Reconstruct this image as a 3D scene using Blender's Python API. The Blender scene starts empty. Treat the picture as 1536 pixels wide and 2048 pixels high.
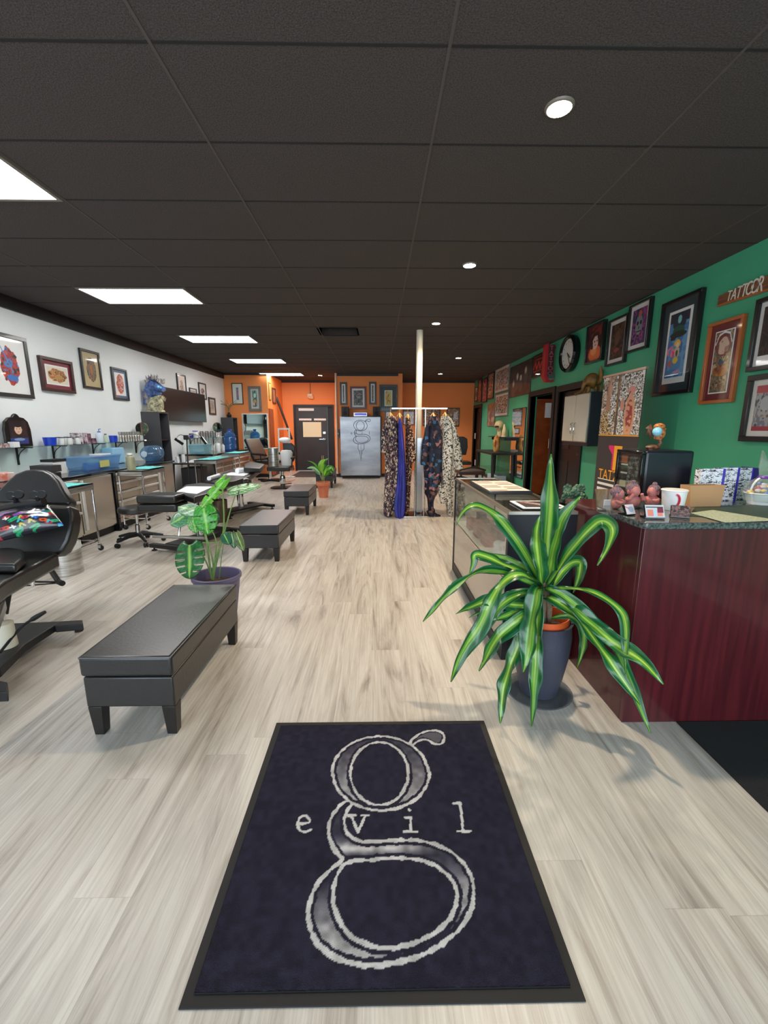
import bpy, bmesh, math, random
import numpy as np
from mathutils import Vector, Matrix
PI = math.pi
S = bpy.context.scene
COL = S.collection
# ------------------------------------------------------------------ camera
F = 850.0; PITCH = math.atan(167/850); YAW = math.atan(13/850*math.cos(PITCH)); CZ = 1.4
cd = bpy.data.cameras.new('camera'); cam = bpy.data.objects.new('camera', cd); COL.objects.link(cam)
cam.location = (0, 0, CZ); cam.rotation_euler = (PI/2-PITCH, 0, -YAW)
cd.sensor_fit = 'VERTICAL'; cd.sensor_height = 36; cd.lens = F/2048*36; cd.clip_start = .02
S.camera = cam
# ------------------------------------------------------------------ world, daylight, exposure
S.view_settings.view_transform = 'Standard'; S.view_settings.look = 'None'
S.view_settings.gamma = 1; S.view_settings.exposure = 0.5; S.view_settings.use_curve_mapping = False
wd = bpy.data.worlds.new('world'); S.world = wd; wd.use_nodes = True
wd.node_tree.nodes['Background'].inputs[0].default_value = (.62, .78, 1, 1)
wd.node_tree.nodes['Background'].inputs[1].default_value = 1.2
def area(name, loc, rot, sx, sy, e, col):
    l = bpy.data.lights.new(name, 'AREA'); l.shape = 'RECTANGLE'; l.size = sx; l.size_y = sy; l.energy = e; l.color = col
    o = bpy.data.objects.new(name, l); COL.objects.link(o); o.location = loc; o.rotation_euler = rot; return o
XL, XR, H, YF = -4.33, 3.18, 2.92, -1.7
area('daylight_left_window', (-2.4, YF+.06, 1.45), (PI/2, 0, 0), 3.3, 2.2, 68, (.84, .92, 1))
area('daylight_right_window', (1.35, YF+.06, 1.45), (PI/2, 0, 0), 3.3, 2.2, 68, (.84, .92, 1))
# ------------------------------------------------------------------ unprojection of measured points onto real planes
_cp, _sp, _cy, _sy = math.cos(PITCH), math.sin(PITCH), math.cos(YAW), math.sin(YAW)
def ray(px, py):
    u = (px-768)/F; v = (1024-py)/F; f = _cp+v*_sp
    return (u*_cy+f*_sy, f*_cy-u*_sy, -_sp+v*_cp)
def onz(px, py, Z=0.0):
    r = ray(px, py); t = (Z-CZ)/r[2]; return (r[0]*t, r[1]*t, Z)
def onx(px, py, X):
    r = ray(px, py); t = X/r[0]; return (X, r[1]*t, CZ+r[2]*t)
def ony(px, py, Y):
    r = ray(px, py); t = Y/r[1]; return (r[0]*t, Y, CZ+r[2]*t)
# ------------------------------------------------------------------ materials
def lin(c): 
    return tuple(((x/255)/12.92 if x/255 <= .04045 else ((x/255+.055)/1.055)**2.4) for x in c[:3])
def newmat(name):
    m = bpy.data.materials.new(name); m.use_nodes = True
    return m, m.node_tree.nodes, m.node_tree.links, m.node_tree.nodes['Principled BSDF']
def mat(name, col, rough=.5, metal=0, var=None, bump=None, coat=0, trans=0, emit=0, alpha=1, ior=None, spec=None):
    m, N, L, b = newmat(name)
    b.inputs['Base Color'].default_value = (*lin(col), 1)
    b.inputs['Roughness'].default_value = rough; b.inputs['Metallic'].default_value = metal
    b.inputs['Coat Weight'].default_value = coat; b.inputs['Coat Roughness'].default_value = .06
    b.inputs['Transmission Weight'].default_value = trans; b.inputs['Alpha'].default_value = alpha
    if ior: b.inputs['IOR'].default_value = ior
    if spec is not None: b.inputs['Specular IOR Level'].default_value = spec
    if emit:
        b.inputs['Emission Color'].default_value = (*lin(col), 1); b.inputs['Emission Strength'].default_value = emit
    if var or bump:
        tc = N.new('ShaderNodeTexCoord')
    if var:     # (scale, col2, stretch)
        mp = N.new('ShaderNodeMapping'); L.new(tc.outputs['Object'], mp.inputs[0]); mp.inputs['Scale'].default_value = var[2] if len(var) > 2 else (1, 1, 1)
        n = N.new('ShaderNodeTexNoise'); n.inputs['Scale'].default_value = var[0]; n.inputs['Detail'].default_value = 5; L.new(mp.outputs[0], n.inputs[0])
        r = N.new('ShaderNodeValToRGB'); r.color_ramp.elements[0].position = .36; r.color_ramp.elements[1].position = .64
        r.color_ramp.elements[0].color = (*lin(col), 1); r.color_ramp.elements[1].color = (*lin(var[1]), 1)
        L.new(n.outputs['Fac'], r.inputs[0]); L.new(r.outputs[0], b.inputs['Base Color'])
    if bump:
        n2 = N.new('ShaderNodeTexNoise'); n2.inputs['Scale'].default_value = bump[0]; n2.inputs['Detail'].default_value = 3
        L.new(tc.outputs['Object'], n2.inputs[0]); bp = N.new('ShaderNodeBump'); bp.inputs['Strength'].default_value = bump[1]; bp.inputs['Distance'].default_value = .01
        L.new(n2.outputs['Fac'], bp.inputs['Height']); L.new(bp.outputs[0], b.inputs['Normal'])
    return m
def vmat(name, cols, scale, rough=.7, stretch=(1, 1, 1), dots=None, dist=0.0):
    """printed cloth: random voronoi cells, constant palette; dots=(bg, radius) keeps only round spots"""
    m, N, L, b = newmat(name); b.inputs['Roughness'].default_value = rough
    tc = N.new('ShaderNodeTexCoord'); mp = N.new('ShaderNodeMapping'); mp.inputs['Scale'].default_value = stretch
    L.new(tc.outputs['Object'], mp.inputs[0]); src = mp.outputs[0]
    if dist:
        nn = N.new('ShaderNodeTexNoise'); nn.inputs['Scale'].default_value = scale*.8; L.new(src, nn.inputs[0])
        mx = N.new('ShaderNodeMix'); mx.data_type = 'VECTOR'; mx.inputs[0].default_value = dist
        L.new(src, mx.inputs[4]); L.new(nn.outputs['Color'], mx.inputs[5]); src = mx.outputs[1]
    v = N.new('ShaderNodeTexVoronoi'); v.inputs['Scale'].default_value = scale; L.new(src, v.inputs[0])
    sp = N.new('ShaderNodeSeparateColor'); L.new(v.outputs['Color'], sp.inputs[0])
    r = N.new('ShaderNodeValToRGB'); r.color_ramp.interpolation = 'CONSTANT'
    el = r.color_ramp.elements; el[0].color = (*lin(cols[0]), 1); el[0].position = 0
    el[1].position = 1/len(cols); el[1].color = (*lin(cols[1]), 1)
    for i, c in enumerate(cols[2:]):
        e = el.new((i+2)/len(cols)); e.color = (*lin(c), 1)
    L.new(sp.outputs[0], r.inputs[0]); out = r.outputs[0]
    if dots:
        lt = N.new('ShaderNodeMath'); lt.operation = 'LESS_THAN'; lt.inputs[1].default_value = dots[1]; L.new(v.outputs['Distance'], lt.inputs[0])
        m2 = N.new('ShaderNodeMix'); m2.data_type = 'RGBA'; L.new(lt.outputs[0], m2.inputs[0]); m2.inputs[6].default_value = (*lin(dots[0]), 1)
        L.new(out, m2.inputs[7]); out = m2.outputs[2]
    L.new(out, b.inputs['Base Color']); return m
def attrmat(name, rough=.5, coat=0, spec=.5, bump=None, metal=0):
    m, N, L, b = newmat(name); a = N.new('ShaderNodeAttribute'); a.attribute_name = 'Col'
    L.new(a.outputs['Color'], b.inputs['Base Color']); b.inputs['Roughness'].default_value = rough
    b.inputs['Coat Weight'].default_value = coat; b.inputs['Coat Roughness'].default_value = .03; b.inputs['Specular IOR Level'].default_value = spec
    b.inputs['Metallic'].default_value = metal
    if bump:
        tc = N.new('ShaderNodeTexCoord'); n2 = N.new('ShaderNodeTexNoise'); n2.inputs['Scale'].default_value = bump[0]; L.new(tc.outputs['Object'], n2.inputs[0])
        bp = N.new('ShaderNodeBump'); bp.inputs['Strength'].default_value = bump[1]; bp.inputs['Distance'].default_value = .01; L.new(n2.outputs['Fac'], bp.inputs['Height']); L.new(bp.outputs[0], b.inputs['Normal'])
    return m
def glassmat(name, tint, alpha, body=0.0, grough=.03):
    tint0 = tint; tint = tuple(255*(c/255)**.45 for c in tint)
    m, N, L, b = newmat(name); N.remove(b); o = N['Material Output']
    t = N.new('ShaderNodeBsdfTransparent'); t.inputs[0].default_value = (*lin(tint), 1)
    g = N.new('ShaderNodeBsdfGlossy'); g.inputs['Roughness'].default_value = grough
    fr = N.new('ShaderNodeFresnel'); fr.inputs[0].default_value = 1.45
    ge = N.new('ShaderNodeNewGeometry'); iv = N.new('ShaderNodeMath'); iv.operation = 'SUBTRACT'; iv.inputs[0].default_value = 1; L.new(ge.outputs['Backfacing'], iv.inputs[1])
    ad = N.new('ShaderNodeMath'); ad.operation = 'ADD'; ad.inputs[1].default_value = alpha; L.new(fr.outputs[0], ad.inputs[0])
    ml = N.new('ShaderNodeMath'); ml.operation = 'MULTIPLY'; L.new(ad.outputs[0], ml.inputs[0]); L.new(iv.outputs[0], ml.inputs[1]); ad = ml
    mx = N.new('ShaderNodeMixShader'); L.new(ad.outputs[0], mx.inputs[0]); L.new(t.outputs[0], mx.inputs[1]); L.new(g.outputs[0], mx.inputs[2]); out = mx.outputs[0]
    if body:
        d = N.new('ShaderNodeBsdfDiffuse'); d.inputs[0].default_value = (*lin(tint0), 1); tl = N.new('ShaderNodeBsdfTranslucent'); tl.inputs[0].default_value = (*lin(tint0), 1)
        m1 = N.new('ShaderNodeMixShader'); m1.inputs[0].default_value = .5; L.new(d.outputs[0], m1.inputs[1]); L.new(tl.outputs[0], m1.inputs[2])
        m2 = N.new('ShaderNodeMixShader'); m2.inputs[0].default_value = body; L.new(out, m2.inputs[1]); L.new(m1.outputs[0], m2.inputs[2]); out = m2.outputs[0]
    L.new(out, o.inputs[0])
    return m
# ------------------------------------------------------------------ mesh building
class MB:
    def __init__(s): s.v = []; s.f = []; s.mi = []; s.cur = 0
    def add(s, vs, fs):
        k = len(s.v); s.v += [tuple(p) for p in vs]; s.f += [tuple(i+k for i in f) for f in fs]; s.mi += [s.cur]*len(fs); return s
    def box(s, x0, x1, y0, y1, z0, z1):
        x0, x1 = sorted((x0, x1)); y0, y1 = sorted((y0, y1)); z0, z1 = sorted((z0, z1))
        return s.add([(x0,y0,z0),(x1,y0,z0),(x1,y1,z0),(x0,y1,z0),(x0,y0,z1),(x1,y0,z1),(x1,y1,z1),(x0,y1,z1)],
                     [(0,3,2,1),(4,5,6,7),(0,1,5,4),(1,2,6,5),(2,3,7,6),(3,0,4,7)])
    def cbox(s, c, d, M=None):
        hx, hy, hz = d[0]/2, d[1]/2, d[2]/2; vs = [Vector(p) for p in [(-hx,-hy,-hz),(hx,-hy,-hz),(hx,hy,-hz),(-hx,hy,-hz),(-hx,-hy,hz),(hx,-hy,hz),(hx,hy,hz),(-hx,hy,hz)]]
        if M is not None: vs = [M @ p for p in vs]
        return s.add([p+Vector(c) for p in vs], [(0,3,2,1),(4,5,6,7),(0,1,5,4),(1,2,6,5),(2,3,7,6),(3,0,4,7)])
    def frus(s, c, b, t, z0, z1, ct=None):       # tapered block, b/t = (sx,sy)
        ct = ct or c
        vs = [(c[0]+a*b[0]/2, c[1]+d*b[1]/2, z0) for a, d in ((-1,-1),(1,-1),(1,1),(-1,1))]+[(ct[0]+a*t[0]/2, ct[1]+d*t[1]/2, z1) for a, d in ((-1,-1),(1,-1),(1,1),(-1,1))]
        return s.add(vs, [(0,3,2,1),(4,5,6,7),(0,1,5,4),(1,2,6,5),(2,3,7,6),(3,0,4,7)])
    def tube(s, pts, r, n=10, sq=None):
        pts = [Vector(p) for p in pts]; m = len(pts); rs = list(np.interp(np.linspace(0, 1, m), np.linspace(0, 1, len(r)), r)) if isinstance(r, (list, tuple)) else [r]*m
        vs = []; up = None
        for i, p in enumerate(pts):
            d = (pts[min(i+1, m-1)]-pts[max(i-1, 0)])
            d = d.normalized() if d.length > 1e-9 else Vector((0, 0, 1))
            if up is None: up = Vector((0, 0, 1)) if abs(d.z) < .9 else Vector((1, 0, 0))
            a = up.cross(d).normalized(); b = d.cross(a).normalized(); up = b
            for k in range(n):
                t = 2*PI*k/n; q = a*math.cos(t)+b*math.sin(t)*(sq or 1); vs.append(p+q*rs[i])
        fs = [(i*n+k, i*n+(k+1) % n, (i+1)*n+(k+1) % n, (i+1)*n+k) for i in range(m-1) for k in range(n)]
        fs += [tuple(range(n-1, -1, -1)), tuple((m-1)*n+k for k in range(n))]
        return s.add(vs, fs)
    def lathe(s, prof, c=(0, 0, 0), n=24, M=None, sx=1, sy=1, fn=None):
        vs = []
        for r, z in prof:
            for k in range(n):
                t = 2*PI*k/n; q = Vector((r*math.cos(t)*sx, r*math.sin(t)*sy, z))
                if fn: q = Vector(fn(q, t))
                vs.append(((M @ q) if M is not None else q)+Vector(c))
        m = len(prof)
        fs = [(i*n+k, i*n+(k+1) % n, (i+1)*n+(k+1) % n, (i+1)*n+k) for i in range(m-1) for k in range(n)]
        if prof[0][0] > 1e-6: fs.append(tuple(range(n-1, -1, -1)))
        if prof[-1][0] > 1e-6: fs.append(tuple((m-1)*n+k for k in range(n)))
        return s.add(vs, fs)
    def ball(s, c, r, n=12, sc=(1, 1, 1), M=None):
        pr = [(math.sin(PI*i/n), -math.cos(PI*i/n)) for i in range(n+1)]
        Mx = Matrix.Diagonal((r*sc[0], r*sc[1], r*sc[2]))
        if M is not None: Mx = M.to_3x3() @ Mx
        return s.lathe([(max(a, 1e-4), b) for a, b in pr], c, n*2 if n < 10 else n+6, Mx)
    def prism(s, poly, a0, a1, ax='y', c=(0, 0, 0)):   # poly in the two other axes
        def pt(u, v, a): return {'y': (u, a, v), 'x': (a, u, v), 'z': (u, v, a)}[ax]
        n = len(poly); vs = [Vector(pt(u, v, a0))+Vector(c) for u, v in poly]+[Vector(pt(u, v, a1))+Vector(c) for u, v in poly]
        return s.add(vs, [tuple(range(n)), tuple(range(2*n-1, n-1, -1))]+[(i, i+n, (i+1) % n+n, (i+1) % n) for i in range(n)])
    def build(s, name, m, parent=None, bevel=0, seg=2, smooth=True, ang=35, sub=0, solid=0):
        me = bpy.data.meshes.new(name); off = Vector((0, 0, 0)); p = parent
        while p is not None: off += p.location; p = p.parent
        V = np.array(s.v, dtype=float) if s.v else np.zeros((0, 3))
        if parent is None:
            lo, hi = V.min(0), V.max(0); o0 = Vector(((lo[0]+hi[0])/2, (lo[1]+hi[1])/2, lo[2])); off = o0
        V = V-np.array(off)
        me.from_pydata([tuple(q) for q in V], [], s.f); ms = m if isinstance(m, (list, tuple)) else [m]
        for k in ms: me.materials.append(k)
        if len(ms) > 1: me.polygons.foreach_set('material_index', s.mi)
        bm = bmesh.new(); bm.from_mesh(me); bmesh.ops.recalc_face_normals(bm, faces=bm.faces); bm.to_mesh(me); bm.free()
        if smooth: me.shade_smooth(); me.set_sharp_from_angle(angle=math.radians(ang))
        o = bpy.data.objects.new(name, me); COL.objects.link(o)
        if parent is not None: o.parent = parent
        else: o.location = off
        if solid: q = o.modifiers.new('solid', 'SOLIDIFY'); q.thickness = solid; q.offset = 0
        if bevel: q = o.modifiers.new('bevel', 'BEVEL'); q.width = bevel; q.segments = seg; q.limit_method = 'ANGLE'; q.angle_limit = math.radians(40)
        if sub: q = o.modifiers.new('sub', 'SUBSURF'); q.levels = sub; q.render_levels = sub
        return o
def tag(o, label, cat, group=None):
    o['label'] = label; o['category'] = cat
    if group: o['group'] = group
    return o
def thing(name, label, cat, loc=(0, 0, 0), group=None):
    o = bpy.data.objects.new(name, None); COL.objects.link(o); o.location = loc; o.empty_display_size = .1
    return tag(o, label, cat, group)
def place(o, loc, rz=0): o.location = loc; o.rotation_euler = (0, 0, rz); return o
def struct(name, mb, m, **k):
    o = mb.build(name, m, **k); o['kind'] = 'structure'; return o
def dup(root, loc, rz=0, label=None, group=None, scale=None):
    def cp(o, par):
        c = o.copy(); COL.objects.link(c); c.parent = par
        for ch in list(o.children): cp(ch, c)
        return c
    r = root.copy(); COL.objects.link(r); r.location = loc; r.rotation_euler = (0, 0, rz)
    if scale: r.scale = scale
    if label: r['label'] = label
    if group: r['group'] = group
    for ch in list(root.children): cp(ch, r)
    return r
# ------------------------------------------------------------------ painted grids (prints, rugs)
def vnoise(U, V, sc, seed):
    g = np.random.RandomState(seed).rand(64, 64); x = U*sc; y = V*sc
    xi = np.floor(x).astype(int); yi = np.floor(y).astype(int); fx = x-xi; fy = y-yi; fx = fx*fx*(3-2*fx); fy = fy*fy*(3-2*fy)
    a = g[xi % 64, yi % 64]; b = g[(xi+1) % 64, yi % 64]; c = g[xi % 64, (yi+1) % 64]; d = g[(xi+1) % 64, (yi+1) % 64]
    return (a*(1-fx)+b*fx)*(1-fy)+(c*(1-fx)+d*fx)*fy
def inpoly(X, Y, P):
    r = np.zeros(X.shape, bool); n = len(P)
    for i in range(n):
        x0, y0 = P[i]; x1, y1 = P[(i+1) % n]
        if y0 == y1: continue
        c = ((y0 > Y) != (y1 > Y)) & (X < (x1-x0)*(Y-y0)/(y1-y0)+x0); r ^= c
    return r
def pdist(X, Y, P, closed=False):
    d = np.full(X.shape, 1e9); n = len(P)
    for i in range(n if closed else n-1):
        x0, y0 = P[i]; x1, y1 = P[(i+1) % n]; dx, dy = x1-x0, y1-y0; l = dx*dx+dy*dy+1e-12
        t = np.clip(((X-x0)*dx+(Y-y0)*dy)/l, 0, 1); d = np.minimum(d, (X-x0-t*dx)**2+(Y-y0-t*dy)**2)
    return np.sqrt(d)
def smooth(P, k=3, closed=False):
    for _ in range(k):
        Q = []; n = len(P)
        for i in range(n if closed else n-1):
            a, b = P[i], P[(i+1) % n]; Q += [tuple(a[j]*.75+b[j]*.25 for j in range(len(a))), tuple(a[j]*.25+b[j]*.75 for j in range(len(a)))]
        P = Q if closed else [P[0]]+Q[1:-1]+[P[-1]]
    return P
class Cv:
    def __init__(s, nx, ny, bg, asp=None):
        s.nx, s.ny = nx, ny; s.V, s.U = np.meshgrid(np.linspace(0, 1, ny), np.linspace(0, 1, nx), indexing='ij')
        s.C = np.zeros((ny, nx, 3)); s.C[:] = bg
    def m(s, mask, col): s.C[mask] = col; return s
    def rect(s, u0, u1, v0, v1, col): return s.m((s.U >= u0)&(s.U <= u1)&(s.V >= v0)&(s.V <= v1), col)
    def el(s, cx, cy, rx, ry, col, rot=0):
        c, n = math.cos(rot), math.sin(rot); a = (s.U-cx)*c+(s.V-cy)*n; b = -(s.U-cx)*n+(s.V-cy)*c
        return s.m((a/rx)**2+(b/ry)**2 < 1, col)
    def poly(s, P, col): return s.m(inpoly(s.U, s.V, P), col)
    def line(s, P, w, col, closed=False): return s.m(pdist(s.U, s.V, P, closed) < w, col)
    def tex(s, pal, sc, seed, region=None, amt=1.0):       # clumps of palette colours inside an elliptical or full region
        n = vnoise(s.U, s.V*1.3, sc, seed)*.6+vnoise(s.U, s.V*1.3, sc*2.3, seed+7)*.4; n = (n-n.min())/(n.max()-n.min()+1e-9)
        k = np.clip((n*len(pal)*1.3-.15*len(pal)).astype(int), 0, len(pal)-1)
        if region is None: mk = np.ones(s.U.shape, bool)
        else:
            cx, cy, rx, ry = region; mk = ((s.U-cx)/rx)**2+((s.V-cy)/ry)**2 < .75+.5*vnoise(s.U, s.V, 9, seed+3)
        P = np.array(pal, float); s.C[mk] = P[k][mk]; return s
    def mesh(s, name, w, h, m, parent, y=0, x0=None, z0=None):
        x0 = -w/2 if x0 is None else x0; z0 = -h/2 if z0 is None else z0
        co = np.stack([x0+s.U*w, np.full(s.U.shape, y), z0+s.V*h], -1).reshape(-1, 3)
        return s.raw(name, co, m, parent)
    def raw(s, name, co, m, parent):
        nx, ny = s.nx, s.ny; i = np.arange((ny-1)*nx).reshape(ny-1, nx)[:, :-1].reshape(-1)
        F_ = np.stack([i, i+1, i+nx+1, i+nx], -1)
        me = bpy.data.meshes.new(name); me.from_pydata(co.tolist(), [], F_.tolist()); me.materials.append(m)
        a = me.color_attributes.new('Col', 'FLOAT_COLOR', 'POINT'); c = np.clip(s.C/255., 0, 1).reshape(-1, 3)
        c = np.where(c <= .04045, c/12.92, ((c+.055)/1.055)**2.4); a.data.foreach_set('color', np.concatenate([c, np.ones((len(c), 1))], 1).reshape(-1))
        me.shade_smooth(); o = bpy.data.objects.new(name, me); COL.objects.link(o)
        if parent is not None: o.parent = parent
        return o
# ------------------------------------------------------------------ shared materials
M = {}
M['black_leather'] = mat('black_leather', (21, 21, 22), .36, bump=(60, .12), var=(3, (27, 27, 28)), coat=.35)
M['black_leather'].node_tree.nodes['Principled BSDF'].inputs['Coat Roughness'].default_value = .3
M['black_gloss'] = mat('black_gloss', (14, 14, 16), .12)
M['black_matte'] = mat('black_matte', (26, 25, 26), .5)
M['black_wood'] = mat('black_wood', (24, 21, 21), .35)
M['navy_black'] = mat('navy_black', (26, 29, 40), .35)
M['steel'] = mat('steel', (214, 212, 208), .28, .85, var=(4, (160, 156, 150), (1, 1, 14)))
M['steel_drawer'] = mat('steel_drawer', (206, 196, 182), .25, .75)
M['pull'] = mat('pull', (232, 228, 222), .3, .35)
M['chrome'] = mat('chrome', (225, 226, 228), .09, 1)
M['white_plastic'] = mat('white_plastic', (228, 228, 226), .4)
M['paper'] = mat('paper', (236, 238, 242), .75)
M['teal_paper'] = mat('teal_paper', (110, 214, 212), .8, bump=(30, .3))
M['rubber'] = mat('rubber', (22, 22, 23), .7)
M['terracotta'] = mat('terracotta', (205, 118, 84), .75, var=(6, (215, 130, 95)))
M['soil'] = mat('soil', (38, 28, 22), .95, bump=(60, 1), var=(40, (80, 62, 48)))
M['bark'] = mat('bark', (150, 135, 110), .85, var=(20, (110, 96, 76)))
M['blue_solid'] = mat('blue_solid', (24, 62, 190), .35)
M['clear'] = glassmat('clear', (232, 240, 238), .04)
M['greenglass'] = glassmat('greenglass', (206, 232, 224), .05)
M['mirror'] = mat('mirror', (228, 236, 232), .02, 1)
M['print'] = attrmat('print', .45, coat=1)
M['print_matte'] = attrmat('print_matte', .7)
M['wood_brown'] = mat('wood_brown', (168, 84, 38), .4, var=(5, (138, 64, 28), (1, 8, 1)))
M['granite'] = mat('granite', (96, 100, 98), .14, var=(90, (44, 50, 50)), coat=.6)
# floor: long limed oak planks running away from the door
m, N, L, b = newmat('oak_plank_floor')
tc = N.new('ShaderNodeTexCoord'); mp = N.new('ShaderNodeMapping'); mp.inputs['Rotation'].default_value = (0, 0, PI/2); L.new(tc.outputs['Object'], mp.inputs[0])
sx = N.new('ShaderNodeSeparateXYZ'); L.new(tc.outputs['Object'], sx.inputs[0])
def mth(op, a_, b_=None, c_=None):
    n = N.new('ShaderNodeMath'); n.operation = op
    for i_, v_ in enumerate((a_, b_, c_)):
        if v_ is None: continue
        if isinstance(v_, (int, float)): n.inputs[i_].default_value = v_
        else: L.new(v_, n.inputs[i_])
    return n.outputs[0]
rx = mth('DIVIDE', sx.outputs[0], .178); row = mth('FLOOR', rx); w1 = N.new('ShaderNodeTexWhiteNoise'); w1.noise_dimensions = '1D'; L.new(row, w1.inputs['W'])
ry_ = mth('MULTIPLY_ADD', sx.outputs[1], 1/1.5, mth('MULTIPLY', w1.outputs['Value'], 7)); cl0 = mth('FLOOR', ry_)
cb = N.new('ShaderNodeCombineXYZ'); L.new(row, cb.inputs[0]); L.new(cl0, cb.inputs[1]); w2 = N.new('ShaderNodeTexWhiteNoise'); w2.noise_dimensions = '3D'; L.new(cb.outputs[0], w2.inputs['Vector'])
fx = mth('PINGPONG', rx, .5); fx = mth('PINGPONG', mth('FRACT', rx), .5); fy = mth('PINGPONG', mth('FRACT', ry_), .5)
seam = mth('MAXIMUM', mth('LESS_THAN', fx, .006), mth('LESS_THAN', fy, .0009))
def fl_noise(sc, stretch, det, rough=.6, warp=0):
    q = N.new('ShaderNodeMapping'); q.inputs['Scale'].default_value = stretch; L.new(tc.outputs['Object'], q.inputs[0])
    ad = N.new('ShaderNodeVectorMath'); ad.operation = 'MULTIPLY_ADD'; L.new(w2.outputs['Color'], ad.inputs[0]); ad.inputs[1].default_value = (9, 5, 3); L.new(q.outputs[0], ad.inputs[2])
    n = N.new('ShaderNodeTexNoise'); n.inputs['Scale'].default_value = sc; n.inputs['Detail'].default_value = det; n.inputs['Roughness'].default_value = rough; n.inputs['Distortion'].default_value = warp
    L.new(ad.outputs[0], n.inputs[0]); return n
n1 = fl_noise(1.5, (4.5, .45, 1), 5, .6, 2.2); n2 = fl_noise(5, (20, .45, 1), 6, .7, .7)
r1 = N.new('ShaderNodeValToRGB'); e = r1.color_ramp.elements; e[0].position = .27; e[0].color = (*lin((138, 128, 118)), 1); e[1].position = .58; e[1].color = (*lin((202, 197, 187)), 1)
x = r1.color_ramp.elements.new(.44); x.color = (*lin((188, 181, 171)), 1)
L.new(n1.outputs[0], r1.inputs[0])
r2 = N.new('ShaderNodeValToRGB'); e = r2.color_ramp.elements; e[0].position = .36; e[0].color = (.76, .74, .73, 1); e[1].position = .58; e[1].color = (1, 1, 1, 1); L.new(n2.outputs[0], r2.inputs[0])
mu = N.new('ShaderNodeMix'); mu.data_type = 'RGBA'; mu.blend_type = 'MULTIPLY'; mu.inputs[0].default_value = .85; L.new(r1.outputs[0], mu.inputs[6]); L.new(r2.outputs[0], mu.inputs[7])
mu2 = N.new('ShaderNodeMix'); mu2.data_type = 'RGBA'; mu2.blend_type = 'MULTIPLY'; mu2.inputs[0].default_value = 1; L.new(mu.outputs[2], mu2.inputs[6]); pv = mth('MULTIPLY', mth('MULTIPLY_ADD', w2.outputs['Value'], .09, .93), mth('MULTIPLY_ADD', seam, -.15, 1.0)); cv_ = N.new('ShaderNodeCombineColor'); [L.new(pv, cv_.inputs[i_]) for i_ in range(3)]; L.new(cv_.outputs[0], mu2.inputs[7])
L.new(mu2.outputs[2], b.inputs['Base Color']); b.inputs['Roughness'].default_value = .36
bp = N.new('ShaderNodeBump'); bp.inputs['Strength'].default_value = .12; bp.inputs['Distance'].default_value = .004; L.new(n2.outputs[0], bp.inputs['Height']); L.new(bp.outputs[0], b.inputs['Normal'])
M['floor'] = m
M['ceiling'] = mat('ceiling_tile', (80, 71, 68), .92, var=(140, (52, 46, 44)), bump=(160, .5))
M['tbar'] = mat('ceiling_grid', (78, 70, 66), .8)
M['white_wall'] = mat('white_wall', (226, 230, 231), .6, var=(1.2, (232, 235, 236)))
M['green_wall'] = mat('green_wall', (64, 158, 120), .5, var=(1.0, (72, 166, 128)))
M['orange_wall'] = mat('orange_wall', (244, 146, 78), .6)
M['black_trim'] = mat('black_trim', (22, 20, 21), .5)
M['brown_trim'] = mat('brown_trim', (20, 15, 16), .45)
# ------------------------------------------------------------------ shell
YB, YO = 14.4, 12.5
struct('floor', MB().box(XL-.1, XR+.1, YF-.1, YB+.1, -.1, 0), M['floor'], smooth=False)
c = MB()
vx0, vx1, vy0, vy1 = -.92, -.32, 6.98, 7.53
c.box(XL-.1, XR+.1, YF-.1, vy0, H, H+.1); c.box(XL-.1, XR+.1, vy1, YB+.1, H, H+.1); c.box(XL-.1, vx0, vy0, vy1, H, H+.1); c.box(vx1, XR+.1, vy0, vy1, H, H+.1)
struct('ceiling', c, M['ceiling'], smooth=False)
g = MB()
ys = [2.047+.6075*k for k in range(-6, 21)]
for k in range(-6, 21):
    y = 2.047+.6075*k
    g.box(XL, XR, y-.007, y+.007, H-.002, H+.002)
struct('trim_8', g, mat('dark_groove', (30, 27, 26), .9), smooth=False); g = MB()
for k in range(-2, 4):
    xx = -.908+1.205*k
    if XL < xx < XR: g.box(xx-.007, xx+.007, YF, YB, H-.003, H+.002)
struct('trim_1', g, M['tbar'], smooth=False)
struct('wall_left', MB().box(XL-.12, XL, YF, YO, 0, H), M['white_wall'], smooth=False)
# right wall with three door openings
DA, DB, DC = (7.88, 9.02, 2.04), (6.72, 7.62, 2.02), (13.3, 14.2, 2.04)
w = MB(); y = YF
for (a, bb, zt) in (DB, DA, DC):
    w.box(XR, XR+.12, y, a, 0, H); w.box(XR, XR+.12, a, bb, zt, H); y = bb
w.box(XR, XR+.12, y, YB, 0, H)
struct('wall_right', w, M['green_wall'], smooth=False)
xo = ony(533.5, 757, YO)[0]; xb0 = ony(670, 757, YO)[0]; xb1 = ony(805, 757, YO)[0]
struct('wall_back_left', MB().box(XL, xo, YO, YB, 0, H), M['orange_wall'], smooth=False)
struct('wall_back_middle', MB().box(xb0, xb1, YO, YB, 0, H), M['orange_wall'], smooth=False)
bd = (ony(590, 812, YB)[0], ony(664, 812, YB)[0], ony(600, 813, YB)[2])
w = MB(); w.box(xo, bd[0], YB, YB+.12, 0, H); w.box(bd[0], bd[1], YB, YB+.12, bd[2], H); w.box(bd[1], XR, YB, YB+.12, 0, H)
struct('wall_back', w, M['orange_wall'], smooth=False)
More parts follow.
